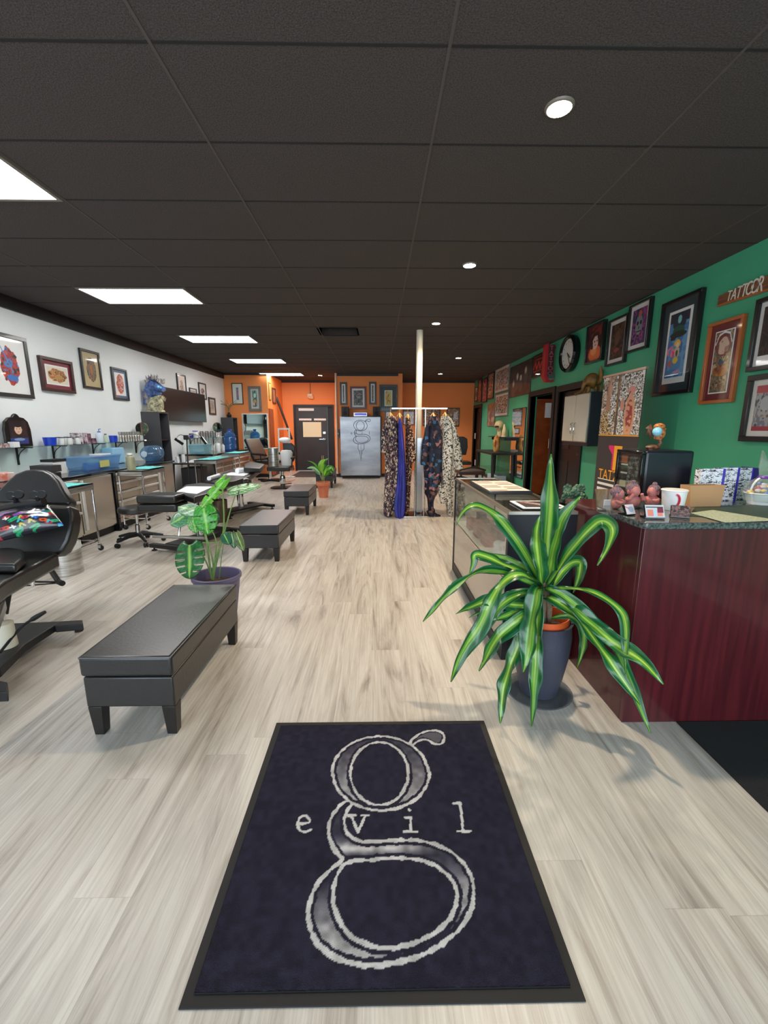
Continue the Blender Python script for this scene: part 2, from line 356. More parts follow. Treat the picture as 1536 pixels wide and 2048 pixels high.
# street wall behind the camera: two shop windows and a glazed door
w = MB(); w.box(XL, XR, YF-.12, YF, 0, .3); w.box(XL, XR, YF-.12, YF, 2.6, H)
for a, bb in ((XL, -4.1), (-.72, -.4), (3.0, XR)): w.box(a, bb, YF-.12, YF, .3, 2.6)
struct('wall_front', w, M['white_wall'], smooth=False)
for i, (a, bb) in enumerate(((-4.1, -.72), (-.4, 3.0))):
    w = MB()
    for t in (0, .5, 1): xx = a+(bb-a)*t; w.box(xx-.03, xx+.03, YF-.1, YF-.02, .3, 2.6)
    for z in (.33, 2.57): w.box(a, bb, YF-.1, YF-.02, z-.03, z+.03)
    o = struct('window_%d' % (i+1), w, M['black_trim'], smooth=False)
    MB().box(a, bb, YF-.065, YF-.055, .3, 2.6).build('pane', M['clear'], o)
# cornices, skirting
struct('trim_2', MB().box(XL, XL+.03, YF, YO, H-.15, H), M['black_trim'], smooth=False)
t = MB(); t.box(xo-.02, xb0, YB-.03, YB, H-.06, H); t.box(xb1, XR, YB-.03, YB, H-.06, H); t.box(XL, xo, YO-.03, YO, H-.05, H); t.box(xb0, xb1-.12, YO-.03, YO, H-.07, H)
struct('trim_3', t, M['black_trim'], smooth=False)
t = MB(); t.box(XR-.015, XR, YF, DB[0]-.1, 0, .09); t.box(XR-.015, XR, DA[1]+.1, DC[0]-.1, 0, .09)
struct('baseboard_right', t, M['brown_trim'], smooth=False)
struct('baseboard_left', MB().box(XL, XL+.015, YF, YO, 0, .09), M['brown_trim'], smooth=False)
t = MB(); t.box(xb0-.015, xb1+.015, YO-.015, YO, 0, .1); t.box(xo, xo+.015, YO, YB, 0, .1); t.box(XL, xo+.015, YO-.015, YO, 0, .1)
struct('baseboard_back', t, M['brown_trim'], smooth=False)
# doors in the green wall
def doorframe(a, bb, zt, n):
    t = MB(); k = .1
    for y0, y1 in ((a-k, a), (bb, bb+k)): t.box(XR-.03, XR+.1, y0, y1, 0, zt+k)
    t.box(XR-.03, XR+.1, a, bb, zt, zt+k)
    return struct('trim_%d' % n, t, M['brown_trim'], bevel=.006)
doorframe(*DA, 4); doorframe(*DB, 5); doorframe(*DC, 6)
M['door_black'] = mat('door_black', (22, 21, 25), .35)
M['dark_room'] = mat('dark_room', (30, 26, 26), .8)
def paneldoor(name, y0, y1, zt, xm, m, rot=0, knob=True):
    w = y1-y0; d = MB().box(0, .04, 0, w, .01, zt)
    for (a, c2) in ((.12, .46), (.54, .88)):
        for (z0, z1) in ((.2, .85), (1.05, 1.9)): d.box(-.008, .0, w*a, w*c2, z0, z1)
    o = struct(name, d, m, bevel=.006); o.location = (xm+.02, y0+w/2, .01)
    if knob:
        kk = MB().ball((-.055, w*.07-w/2+.0, .99), .028, 8).tube([(-.03, w*.07-w/2, .99), (.0, w*.07-w/2, .99)], .012).build('door_handle', M['chrome'])
        kk.location = (0, 0, 0); kk.data.transform(Matrix.Translation((-.03, w*.07-w/2, .955))); kk.parent = o
    return o
paneldoor('door_1', DB[0], DB[1], DB[2], XR+.05, M['door_black'])
paneldoor('door_2', DC[0], DC[1], DC[2], XR+.05, M['door_black'])
# far doorway shows a brown door standing open in a small room
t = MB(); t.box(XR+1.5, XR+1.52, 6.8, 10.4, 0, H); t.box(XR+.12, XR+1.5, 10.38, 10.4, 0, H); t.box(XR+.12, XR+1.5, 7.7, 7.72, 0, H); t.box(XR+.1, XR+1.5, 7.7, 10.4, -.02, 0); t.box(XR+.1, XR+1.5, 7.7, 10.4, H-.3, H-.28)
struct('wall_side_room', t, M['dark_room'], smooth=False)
o = struct('door_3', MB().box(XR+.13, XR+.92, 9.02, 9.06, .01, 2.0), M['wood_brown'], bevel=.004)
MB().ball((XR+.82, 8.98, 1.0), .028, 8).build('door_handle', M['chrome'], o)
tag(MB().box(XR+.30, XR+.80, 9.010, 9.018, 1.62, 1.92).build('paper_notice', M['paper'], None), 'white paper notice pinned at the top of the brown door in the open doorway', 'paper')
# steel back door
x0, x1, zt = bd
t = MB(); t.box(x0-.06, x0, YB-.03, YB+.05, 0, zt+.06); t.box(x1, x1+.06, YB-.03, YB+.05, 0, zt+.06); t.box(x0, x1, YB-.03, YB+.05, zt, zt+.06)
struct('trim_7', t, M['brown_trim'], smooth=False)
xs = ony(655, 850, YB)[0]
M['grey_door'] = mat('grey_door', (44, 44, 48), .4, var=(2, (50, 50, 54)))
o = struct('door_4', MB().box(x0, xs, YB+.0, YB+.05, .01, zt), M['grey_door'], bevel=.004)
hd = MB(); hz = 1.05
hd.box(xs-.16, xs-.06, YB-.03, YB, hz-.03, hz+.03).box(xs-.28, xs-.1, YB-.06, YB-.03, hz-.012, hz+.012).box(xs-.15, xs-.07, YB-.02, YB, hz+.18, hz+.24)
hd.build('door_handle', M['chrome'], o)
MB().box(x0+.12, x0+.62, YB-.05, YB, zt-.14, zt-.06).build('door_closer', M['white_plastic'], o)
MB().box(xs, x1, YB+.06, YB+.1, 0, zt).build('side_leaf', M['black_matte'], o)
# ceiling vent
t = MB(); t.box(vx0, vx1, vy0, vy1, H+.34, H+.36); t.box(vx0-.02, vx0, vy0, vy1, H+.0, H+.36); t.box(vx1, vx1+.02, vy0, vy1, H+.0, H+.36); t.box(vx0, vx1, vy0-.02, vy0, H, H+.36); t.box(vx0, vx1, vy1, vy1+.02, H, H+.36)
tag(t.build('ceiling_vent', M['black_matte'], smooth=False), 'square dark recessed vent opening in the black tile ceiling', 'vent')
# ------------------------------------------------------------------ ceiling lamps
M['lit'] = mat('lit_diffuser', (255, 252, 248), .5, emit=15)
M['lit_warm'] = mat('lit_warm', (255, 236, 205), .5, emit=90)
M['lamp_trim'] = mat('lamp_trim', (120, 110, 100), .4)
pos = ['nearest of the row, cut by the photo edge', 'second from the camera in the row', 'middle one of the row of five', 'fourth from the camera, above the wall television', 'farthest of the row, nearest the orange wall']
t0 = None
for i in range(5):
    y0 = 2.655+2.43*i
    lab = 'white lit rectangular ceiling light panel, '+pos[i]
    if t0 is None:
        t0 = thing('ceiling_light', lab, 'ceiling light', (-2.718, y0+.305, H), 'lit ceiling panels above the workstations')
        MB().box(-.57, .57, -.275, .275, -.012, -.004).build('diffuser', M['lit'], None).parent = t0
        t0.children[0].location = (0, 0, -.012)
        fr = MB()
        for a in (-1, 1): fr.box(a*.57, a*.595, -.3, .3, -.014, 0); fr.box(-.57, .57, a*.275, a*.3, -.014, 0)
        q = fr.build('frame', M['lamp_trim']); q.parent = t0; q.location = (0, 0, -.014)
        r = t0
    else: dup(t0, (-2.718, y0+.305, H), 0, lab)
d0 = None
dl = [(.88, 2.37, 'nearest and largest in view'), (.875, 4.38, 'second from the camera'), (.865, 6.65, 'just beside the top of the white column'), (1.775, 9.75, 'fourth along, right of the white column'), (1.78, 12.5, 'farthest on the right, near the orange wall'), (-1.66, 12.9, 'tiny, above the black steel back door')]
for i, (x, y, s) in enumerate(dl):
    lab = 'round warm recessed ceiling spotlight, '+s
    if d0 is None:
        d0 = thing('ceiling_spotlight', lab, 'ceiling light', (x, y, H), 'round recessed spotlights')
        q = MB().lathe([(.001, -.006), (.056, -.006), (.056, -.002), (.001, -.002)]).build('bulb', M['lit_warm']); q.parent = d0; q.location = (0, 0, -.008)
        q = MB().lathe([(.057, -.001), (.057, -.012), (.066, -.008), (.069, 0)]).build('trim_ring', M['lamp_trim']); q.parent = d0; q.location = (0, 0, -.012)
    else: dup(d0, (x, y, H), 0, lab)
    l = bpy.data.lights.new('spot_lamp', 'SPOT'); l.energy = 120 if i < 5 else 50; l.color = (1, .80, .58) if i != 4 else (1, .93, .9); l.spot_size = 2.3; l.spot_blend = .8; l.shadow_soft_size = .045
    lo = bpy.data.objects.new('spot_lamp', l); COL.objects.link(lo); lo.location = (x, y, H-.05)
# ------------------------------------------------------------------ door mat with the printed logo
MX0, MX1, MY0, MY1 = -.493, .515, .794, 1.829
mz = lambda a: onz(340+a[0]/1.786, 1440+a[1]/1.786)
G_OUT = [(632,292),(600,318),(572,360),(564,410),(578,455),(600,488),(622,505),(575,540),(530,585),(503,640),(492,700),(503,770),(540,825),(600,865),(680,886),(770,884),(860,865),(950,825),(1030,765),(1072,700),(1088,630),(1078,565),(1040,505),(980,462),(900,438),(820,436),(740,442),(690,444),(655,435),(628,405),(620,365),(634,325),(655,305)]
G_IN = [(632,512),(700,510),(780,500),(870,502),(940,522),(995,562),(1024,610),(1026,665),(998,725),(935,778),(850,815),(770,826),(695,812),(640,778),(605,730),(584,670),(582,610),(598,555)]
E_OUT = [(750+172*math.cos(t)+(0 if math.sin(t) < 0 else 4), 197+133*math.sin(t)) for t in np.linspace(0, 2*PI, 40)[:-1]]
E_IN = [(748+103*math.cos(t), 198+113*math.sin(t)) for t in np.linspace(0, 2*PI, 40)[:-1]]
EAR = [(855,85),(885,58),(915,45),(950,42),(975,52),(981,72),(970,92),(945,95),(925,78),(900,74),(878,86),(866,98)]
g_out, g_in, ear = smooth(G_OUT, 2, True), smooth(G_IN, 2, True), smooth(EAR, 2, True)
c = Cv(300, 308, (34, 33, 46))
def w2uv(P, f=mz):
    out = []
    for q in P:
        p = f(q); out.append(((p[0]-MX0)/(MX1-MX0), (p[1]-MY0)/(MY1-MY0)))
    return out
U, V = c.U, c.V
jit = (vnoise(U, V, 60, 3)-.5)*.006
sh = vnoise(U, V, 50, 5)[..., None]
base = np.array((44., 42, 58))*(.85+.3*sh); c.C[:] = base
white = np.array((224., 222, 220))
def fillgrad(outer, inner):
    po, pi = w2uv(outer), w2uv(inner)
    mk = inpoly(U, V, po) & ~inpoly(U, V, pi)
    d = np.minimum(pdist(U, V, po, True), pdist(U, V, pi, True))
    ins = mk & (d+jit > .0165)
    vs = np.array([q[1] for q in po]); lo, hi = vs.min(), vs.max()
    t = np.clip((hi-V)/(hi-lo), 0, 1); return mk, ins, d, t
mk, ins, d, t = fillgrad(g_out, g_in)
vz = lambda x_, y_: w2uv([(x_, y_)])[0]
um = vz(790, 650)[0]; right = 1/(1+np.exp(-(U-um)/.02)); top = V > vz(0, 500)[1]
gt = .78*np.exp(-((V-vz(0, 474)[1])/.022)**2)/(1+np.exp((U-vz(900, 470)[0])/.03))+.12
gR = .72*np.exp(-((V-vz(0, 660)[1])/.075)**2)+.08; gL = np.clip((vz(0, 580)[1]-V)/(vz(0, 580)[1]-vz(0, 850)[1]), .05, .85)
gr = np.where(top, np.maximum(gt, gR*right*.8), gR*right+gL*(1-right))
c.C[ins] = (base*(1-gr[..., None])+white*gr[..., None]*(.75+.4*sh))[ins]
mk2, ins2, d2, t2 = fillgrad(E_OUT, E_IN)
gr2 = np.clip(.1+.9*t2**1.3, 0, .8); c.C[ins2] = (base*(1-gr2[..., None])+white*gr2[..., None]*(.75+.4*sh))[ins2]
dde = pdist(U, V, w2uv(ear), True); mke = inpoly(U, V, w2uv(ear)) & (dde > .012)
c.C[mke] = (base*.5+white*.35)[mke]
for P, w in ((g_out, .0062), (g_in, .0058), (E_OUT, .006), (E_IN, .0055), (ear, .0052)):
    dd = pdist(U, V, w2uv(P), True)
    c.C[dd+jit < w] = (white*(.86+.2*sh))[dd+jit < w]
LET = {'e': [[(458,378),(500,376),(498,358),(480,346),(462,356),(455,378),(462,402),(482,410),(503,400)]], 'v': [[(648,350),(672,406),(697,350)], [(636,348),(662,348)], [(686,348),(708,348)]],
       'i': [[(840,356),(860,356),(860,405)], [(838,406),(884,406)], [(854,326),(856,330)]], 'l': [[(1012,305),(1036,303),(1046,402)], [(1026,404),(1073,404)]]}
for k in LET.values():
    for P in k:
        P2 = smooth(P, 2) if k is LET['e'] else P
        c.C[pdist(U, V, w2uv(P2))+jit*.6 < .0048] = white
t = thing('door_mat', 'navy entrance mat with a big outlined letter g and the word evil', 'mat', (0.011, 1.31, 0))
MB().box(MX0, MX1, MY0, MY1, 0, .004).build('rubber_border', M['rubber'], t, bevel=.002)
M['pile'] = attrmat('mat_pile', .95, bump=(500, .9), spec=.15)
bw = .028; co = np.stack([MX0+bw+(MX1-MX0-2*bw)*U, MY0+bw+(MY1-MY0-2*bw)*V, np.full(U.shape, .009)], -1)
# keep the drawing registered to the mat while the pile stops short of the border
co = np.stack([np.clip(MX0+(MX1-MX0)*U, MX0+bw, MX1-bw), np.clip(MY0+(MY1-MY0)*V, MY0+bw, MY1-bw), .009+.002*(vnoise(U, V, 90, 9)-.5)], -1)
o = c.raw('carpet_pile', (co.reshape(-1, 3)-np.array(t.location)), M['pile'], t)
MB().box(MX0+bw, MX1-bw, MY0+bw, MY1-bw, .004, .0075).build('pile_backing', M['rubber'], t)
# ------------------------------------------------------------------ black leather benches
def bench(w, l, h):
    t = thing('storage_bench', '', 'bench')
    a, b = w/2, l/2
    lid = MB().box(-a-.004, a+.004, -b-.004, b+.004, .305, h-.0).build('cushion_lid', M['black_leather'], t, bevel=.014, seg=3)
    p = MB().tube([(-a, -b, h-.006), (a, -b, h-.006), (a, b, h-.006), (-a, b, h-.006), (-a, -b, h-.006)], .004, 6).build('piping', M['black_leather'], lid)
    MB().box(-a+.002, a-.002, -b+.002, b-.002, .15, .3).build('storage_box', M['black_leather'], t, bevel=.008)
    for sx in (-1, 1):
        for sy in (-1, 1):
            MB().frus((sx*(a-.035), sy*(b-.035)), (.045, .045), (.062, .062), 0, .15).build('leg', M['black_wood'], t, bevel=.003)
    return t
b0 = bench(.405, .90, .402); place(b0, (-1.13, 2.2, 0)); b0['label'] = 'black leather storage bench nearest the camera, in front of the big plum plant pot'
b0['group'] = 'black leather benches'
for (x, y, s, lab) in ((-1.25, 4.82, 1, 'black leather storage bench beyond the plum pot, second from the camera'), (-1.325, 7.3, 1, 'black leather storage bench in front of the small terracotta pot'), (-1.27, 10.55, .98, 'small black leather bench behind the terracotta potted plant, farthest of the row')):
    dup(b0, (x, y, 0), 0, lab)
# ------------------------------------------------------------------ reception desk
M['mahogany'] = mat('mahogany', (86, 27, 33), .28, var=(6, (66, 20, 26), (7, 7, .35)), coat=.3)
t = thing('reception_desk', 'tall dark red mahogany reception desk with a speckled granite top', 'desk', (1.9, 2.2, 0))
MB().box(1.18, 2.75, 1.81, 1.835, 0, .968).build('front_panel', M['mahogany'], t, bevel=.002)
MB().box(1.18, 1.205, 1.8355, 2.62, 0, .968).build('side_panel', M['mahogany'], t, bevel=.002)
MB().box(1.2055, 2.7, 2.5, 2.6, 0, .74).build('back_panel', M['mahogany'], t)
MB().prism([(1.206, 2.2), (1.42, 2.6), (1.206, 2.62)], .94, .967, 'z').build('side_ledge', M['mahogany'], t, bevel=.002)
MB().prism([(1.165, 1.775), (2.78, 1.775), (2.78, 2.82), (1.46, 2.82), (1.148, 2.17), (1.148, 1.80)], .97, 1.0, 'z').build('granite_top', M['granite'], t, bevel=.004)
tag(MB().box(1.445, 2.75, -.9, 1.806, 0, .006).build('floor_runner', mat('dark_carpet', (24, 26, 27), .95, bump=(300, .8)), None, bevel=.002), 'dark flat carpet runner on the floor in front of the reception desk', 'rug')
# ------------------------------------------------------------------ glass display case
cx0, cx1, cy0, cy1, cz = .755, 1.155, 2.385, 4.10, .925
t = thing('display_case', 'long glass-topped display case with a navy black end, beside the desk', 'display case', ((cx0+cx1)/2, 3.2, 0))
MB().box(cx0, cx1, cy0, cy0+.018, 0, cz-.012).build('end_panel', M['navy_black'], t, bevel=.003)
MB().box(cx0, cx1, cy1-.018, cy1, 0, .5).build('far_panel', M['navy_black'], t)
MB().box(cx1-.02, cx1, cy0+.019, cy1-.019, 0, .5).build('back_panel', M['navy_black'], t)
MB().box(cx0+.004, cx0+.016, cy0+.02, cy1-.02, .09, .5).build('sliding_door', mat('taupe_gloss', (150, 138, 124), .12, coat=.5), t)
MB().box(cx0, cx0+.015, cy0+.02, cy1-.02, .0, .088).build('kick_board', M['black_matte'], t)
MB().box(cx0+.02, cx1-.022, cy0+.02, cy1-.02, .49, .505).build('inner_shelf', M['white_plastic'], t)
al = mat('brushed_aluminium', (196, 190, 178), .3, 1)
MB().box(cx0, cx0+.02, cy0, cy1, cz-.012, cz+.006).box(cx1-.02, cx1, cy0, cy1, cz-.012, cz+.006).box(cx0+.02, cx1-.02, cy0, cy0+.02, cz-.012, cz+.006).box(cx0+.02, cx1-.02, cy1-.02, cy1, cz-.012, cz+.006).box(cx0-.002, cx0+.016, cy0+.019, cy0+.035, .5, cz-.012).box(cx0, cx0+.014, cy0+.02, cy1, .5, .512).build('metal_frame', al, t)
MB().box(cx0-.003, cx0+.012, cy1-.016, cy1+.002, 0, cz-.012).box(cx1-.012, cx1, cy1-.016, cy1, .5, cz-.012).build('corner_post', M['black_matte'], t)
gl = glassmat('case_glass', (214, 226, 220), .13)
MB().box(cx0+.021, cx1-.021, cy0+.021, cy1-.021, cz-.004, cz+.001).build('top_glass', gl, t)
MB().box(cx0+.003, cx0+.008, cy0+.036, cy1-.017, .513, cz-.013).build('side_glass', gl, t)
MB().box(cx0+.02, cx1-.02, cy1-.008, cy1-.004, .505, cz-.013).build('far_glass', gl, t)
MB().box(cx0+.025, cx1-.025, cy0+.02, cy0+.52, cz-.03, cz-.015).build('black_liner', M['black_matte'], t)
t = MB(); rnd = random.Random(5)
for k in range(40):
    t.ball((.87+rnd.uniform(-.05, .08), 2.66+rnd.uniform(-.14, .22), .545+rnd.uniform(0, .09)), rnd.uniform(.025, .04), 6, (1, 1.3, .7))
tag(t.build('crumpled_cloth', mat('white_cloth', (244, 240, 242), .9, bump=(25, 1)), None), 'heap of crumpled white cloth lying inside the glass display case', 'cloth')
# framed sheet and trays on the case
a = [(1012+.0, 0)]
p = [onz(x, y, .931) for x, y in ((1014, 1006), (1128, 1017), (1150, 1008), (1088, 1000))]
t = thing('framed_print', 'white-bordered black print lying flat on the display case by the tall leaf', 'picture', (.95, 2.62, .932))
MB().box(.86, 1.13, 2.46, 2.72, .932, .938).build('border', M['paper'], t, bevel=.001)
cc = Cv(30, 30, (44, 36, 38)).line([(.15, .85), (.55, .3)], .05, (180, 120, 120)).line([(.3, .85), (.7, .3)], .03, (200, 190, 190)); cc.mesh('print', .22, .21, M['print_matte'], t).matrix_local = Matrix.Translation((.045, -.03, .0068)) @ Matrix.Rotation(-PI/2, 4, 'X')
t = thing('display_tray', 'flat black tray of pale printed cards on the far part of the display case', 'tray', (.95, 3.33, .932))
MB().box(.80, 1.12, 3.02, 3.66, .932, .955).build('tray_base', M['navy_black'], t, bevel=.004)
cc = Cv(40, 60, (205, 196, 184))
for i in range(7):
    for j in range(2): cc.rect(.05+.5*j, .48+.46*j, .03+.14*i, .1+.14*i, ((150, 128, 120), (226, 222, 214), (120, 112, 110))[(i+j) % 3])
cc.mesh('printed_cards', .30, .60, M['print_matte'], t).matrix_local = Matrix.Translation((.01, .01, .0245)) @ Matrix.Rotation(-PI/2, 4, 'X')
# rows of small boxes kept inside the case
rnd = random.Random(2); j0 = None
for i in range(9):
    x, y = .85+.09*(i % 3), 3.2+.28*(i//3)
    tag(MB().box(x-.03, x+.03, y-.07, y+.07, .506, .60+.05*(i % 2)).build('jewellery_box', mat('small_box%d' % i, ((120, 40, 50), (40, 40, 60), (170, 150, 140))[i % 3], .5), None), 'small %s box inside the glass case, %s row from the camera' % (('red', 'navy', 'beige')[i % 3], ('nearest', 'middle', 'farthest')[i//3]), 'box', 'small boxes inside the display case')
# ------------------------------------------------------------------ plants
M['dracaena'] = attrmat('dracaena_leaf', .28, coat=.25)
M['monstera'] = attrmat('monstera_leaf', .38, coat=.15)
def ribbon(name, pts, wmax, par, m, cols, fold=.25, wave=.0, prof=None, nrm=None, seed=1, across=9, tw=0.0):
    """long leaf: grid along a smoothed centre line"""
    P = [Vector(p) for p in smooth([tuple(p) for p in pts], 3)]; n = len(P)
    co = []; cl = []; camv = Vector((0, 0, CZ))
    Ls = [0]
    for i in range(1, n): Ls.append(Ls[-1]+(P[i]-P[i-1]).length)
    for i in range(n):
        t = Ls[i]/Ls[-1]; T = (P[min(i+1, n-1)]-P[max(i-1, 0)]).normalized()
        up = nrm if nrm is not None else ((camv-P[i]).normalized()*.75+Vector((0, 0, .55)))
        W = T.cross(up).normalized(); W = (W*math.cos(tw*math.sin(5*t+seed))+T.cross(W)*math.sin(tw*math.sin(5*t+seed))).normalized(); Nn = W.cross(T).normalized()
        w = wmax*(prof(t) if prof else (min(1, .45+t*2.2)*min(1, (1-t)*3.2+.04)**.8))
        for k in range(across):
            s = k/(across-1)*2-1
            off = W*(s*w/2)+Nn*(abs(s)*w*fold+wave*w*math.sin(t*23+seed*2+s*1.5)*abs(s))
            co.append(tuple(P[i]+off))
            c0 = cols[min(int(abs(s+.25*math.sin(seed*1.7))*len(cols)), len(cols)-1)]
            f = .9+.2*((math.sin(k*5.1+seed)*.5+.5)); cl.append([x*f for x in c0])
    F_ = [(i*across+k, i*across+k+1, (i+1)*across+k+1, (i+1)*across+k) for i in range(n-1) for k in range(across-1)]
    me = bpy.data.meshes.new(name); off = Vector((0, 0, 0)); q = par
    while q is not None: off += q.location; q = q.parent
    me.from_pydata([tuple(Vector(v)-off) for v in co], [], F_); me.materials.append(m)
    a = me.color_attributes.new('Col', 'FLOAT_COLOR', 'POINT'); a.data.foreach_set('color', [z for c in cl for z in (*lin([min(255, v) for v in c]), 1)])
    me.shade_smooth(); o = bpy.data.objects.new(name, me); COL.objects.link(o); o.parent = par
    md = o.modifiers.new('solid', 'SOLIDIFY'); md.thickness = .0012
    return o
DR = [((770,850),(772,600),(795,400),(803,200),(806,25)), ((752,830),(738,680),(722,520),(738,405)), ((772,860),(812,650),(850,500),(880,400),(985,285)),
 ((742,830),(630,610),(490,430),(380,345),(310,345),(250,400),(222,465)), ((790,830),(880,690),(950,590),(1050,480),(1120,425),(1195,480),(1165,590),(1090,710)),
 ((720,830),(560,755),(430,735),(300,770),(120,930),(18,1055)), ((700,800),(560,730),(400,660),(335,640),(330,700),(305,765)),
 ((700,800),(610,760),(500,830),(440,940),(380,1090),(260,1240),(190,1425)), ((690,870),(570,890),(470,960),(400,1080),(330,1190),(262,1300)),
 ((660,950),(560,950),(430,915),(330,955),(220,1008)), ((650,1015),(570,1080),(470,1170),(415,1280),(362,1358)), ((640,1100),(590,1250),(530,1400),(503,1560),(493,1680)),
 ((715,850),(700,960),(672,1100),(655,1250),(633,1365)), ((735,900),(722,1150),(705,1400),(685,1700)), ((790,845),(900,890),(1050,1040),(1200,1190),(1280,1390),(1345,1560),(1418,1742)),
 ((790,905),(920,980),(1060,1150),(1190,1340),(1355,1565)), ((860,850),(1000,858),(1120,900),(1230,985),(1262,1060),(1262,1200),(1262,1380)), ((920,950),(1080,1080),(1210,1190),(1370,1280),(1495,1440)),
 ((800,840),(900,690),(1000,670),(985,780),(940,880)), ((930,1010),(1000,1090),(1005,1200),(965,1338)), ((660,960),(540,1010),(440,1050)), ((700,760),(560,680),(410,632)), ((680,940),(520,930),(300,1030))]
DW = [.066, .058, .066, .046, .050, .042, .052, .058, .048, .048, .062, .056, .070, .050, .046, .054, .034, .058, .045, .03, .035, .034, .03]
DY = [(2.06,1.96),(2.03,1.92),(2.05,1.95),(2.08,1.98),(2.02,1.72),(2.02,2.05),(2.06,2.02),(1.98,1.88),(1.98,1.9),(2.0,1.92),(1.95,1.86),(1.93,1.80),(1.93,1.84),(1.93,1.78),(1.95,1.58),(1.93,1.62),(1.9,1.66),(1.88,1.55),(2.1,2.16),(2.0,2.0),(2.0,1.92),(2.12,2.2),(2.08,1.98)]
cxp, cyp = .862, 2.055
t = thing('dracaena_plant', 'large potted dragon plant with long arching green and yellow striped leaves', 'plant', (cxp, cyp, 0))
pt = MB().lathe([(.001, .02), (.095, .02), (.118, .12), (.138, .24), (.145, .34), (.140, .41), (.146, .425), (.134, .425), (.128, .36)], (cxp, cyp, 0), 40).build('pot', mat('charcoal_pot', (58, 62, 78), .5, bump=(80, .2)), t)
pt = MB().lathe([(.001, 0), (.155, 0), (.175, .018), (.168, .02), (.15, .006), (.001, .006)], (cxp, cyp, .001), 36).build('saucer', glassmat('clear_saucer', (170, 176, 182), .08, .25), t)
inn = MB().lathe([(.128, .36), (.124, .452), (.118, .452), (.118, .37)], (cxp+.004, cyp+.004, 0), 36).build('inner_pot', mat('orange_pot', (214, 92, 40), .5), t)
MB().lathe([(.001, .395), (.117, .385)], (cxp, cyp, 0), 30).build('soil', M['soil'], t)
MB().tube([(cxp, cyp, .36), (cxp-.012, cyp-.004, .46), (cxp-.004, cyp-.01, .56), (cxp-.02, cyp-.01, .63)], [.022, .02, .02, .012], 10).tube([(cxp+.03, cyp, .38), (cxp+.016, cyp-.03, .5), (cxp+.0, cyp-.02, .56)], [.014, .014, .01], 8).build('stem', M['bark'], t)
cols = [(150, 184, 70), (74, 134, 44), (104, 156, 56), (34, 98, 38), (22, 84, 38), (20, 76, 42), (34, 98, 60)]
for i, (pl, w, (ya, yb)) in enumerate(zip(DR, DW, DY)):
    n = len(pl); pts = []
    for k, (a, b) in enumerate(pl):
        s = k/(n-1); pts.append(ony(840+a/3.072, 900+b/3.072, ya+(yb-ya)*s**1.2))
    pts.insert(0, tuple(.35*pts[0][j]+.65*(cxp-.015, cyp-.01, pts[0][2]-.05 if pts[0][2] < .62 else .6)[j] for j in range(3)))
    ribbon('leaf', pts, w*1.25, t, M['dracaena'], cols, fold=.16, wave=.16 if i % 2 else .09, seed=i, across=15, tw=.6)
# monstera
t = thing('monstera_plant', 'swiss cheese plant with a few large split leaves in a plum plastic pot', 'plant', (-1.208, 3.05, 0))
q = (-1.208, 3.05, 0)
MB().lathe([(.001, 0), (.125, 0), (.128, .02), (.168, .30), (.178, .305), (.178, .33), (.170, .335), (.164, .33), (.155, .25), (.001, .25)], q, 40).build('pot', mat('plum_pot', (96, 90, 120), .5), t)
MB().lathe([(.001, .258), (.15, .252)], q, 24).build('soil', M['soil'], t)
zz = lambda a, b, y=3.05: ony(340+a/6.4, 940+b/6.4, y)
def stemtube(pts, r0, r1, name='stem'):
    P = smooth(pts, 2); MB().tube(P, [r0+(r1-r0)*i/(len(P)-1) for i in range(len(P))], 8).build(name, M['stem'], t)
M['stem'] = mat('green_stem', (92, 128, 62), .5, var=(30, (120, 140, 80)))
stemtube([zz(535,1400), zz(500,1150), zz(470,900), zz(440,800), zz(370,640)], .008, .005)
stemtube([zz(545,1400), zz(560,1180), zz(490,950), zz(440,760), zz(300,480)], .007, .004)
stemtube([zz(550,1400), zz(600,1120), zz(640,980), zz(690,800), zz(690,500), zz(670,220)], .011, .005)
stemtube([zz(600,1120), zz(640,980), zz(700,780), zz(770,520), zz(840,310)], .007, .004)
stemtube([zz(540,1400), zz(470,1180), zz(390,1050), zz(250,980)], .006, .004)
stemtube([zz(560,1390), zz(580,1100), zz(600,900), zz(520,740)], .006, .004)
stemtube([zz(420,930), zz(540,930), zz(650,940), zz(740,850), zz(830,810)], .005, .004)
stemtube([zz(630,1390), zz(650,1180), zz(690,900)], .004, .003, 'bamboo_stake')
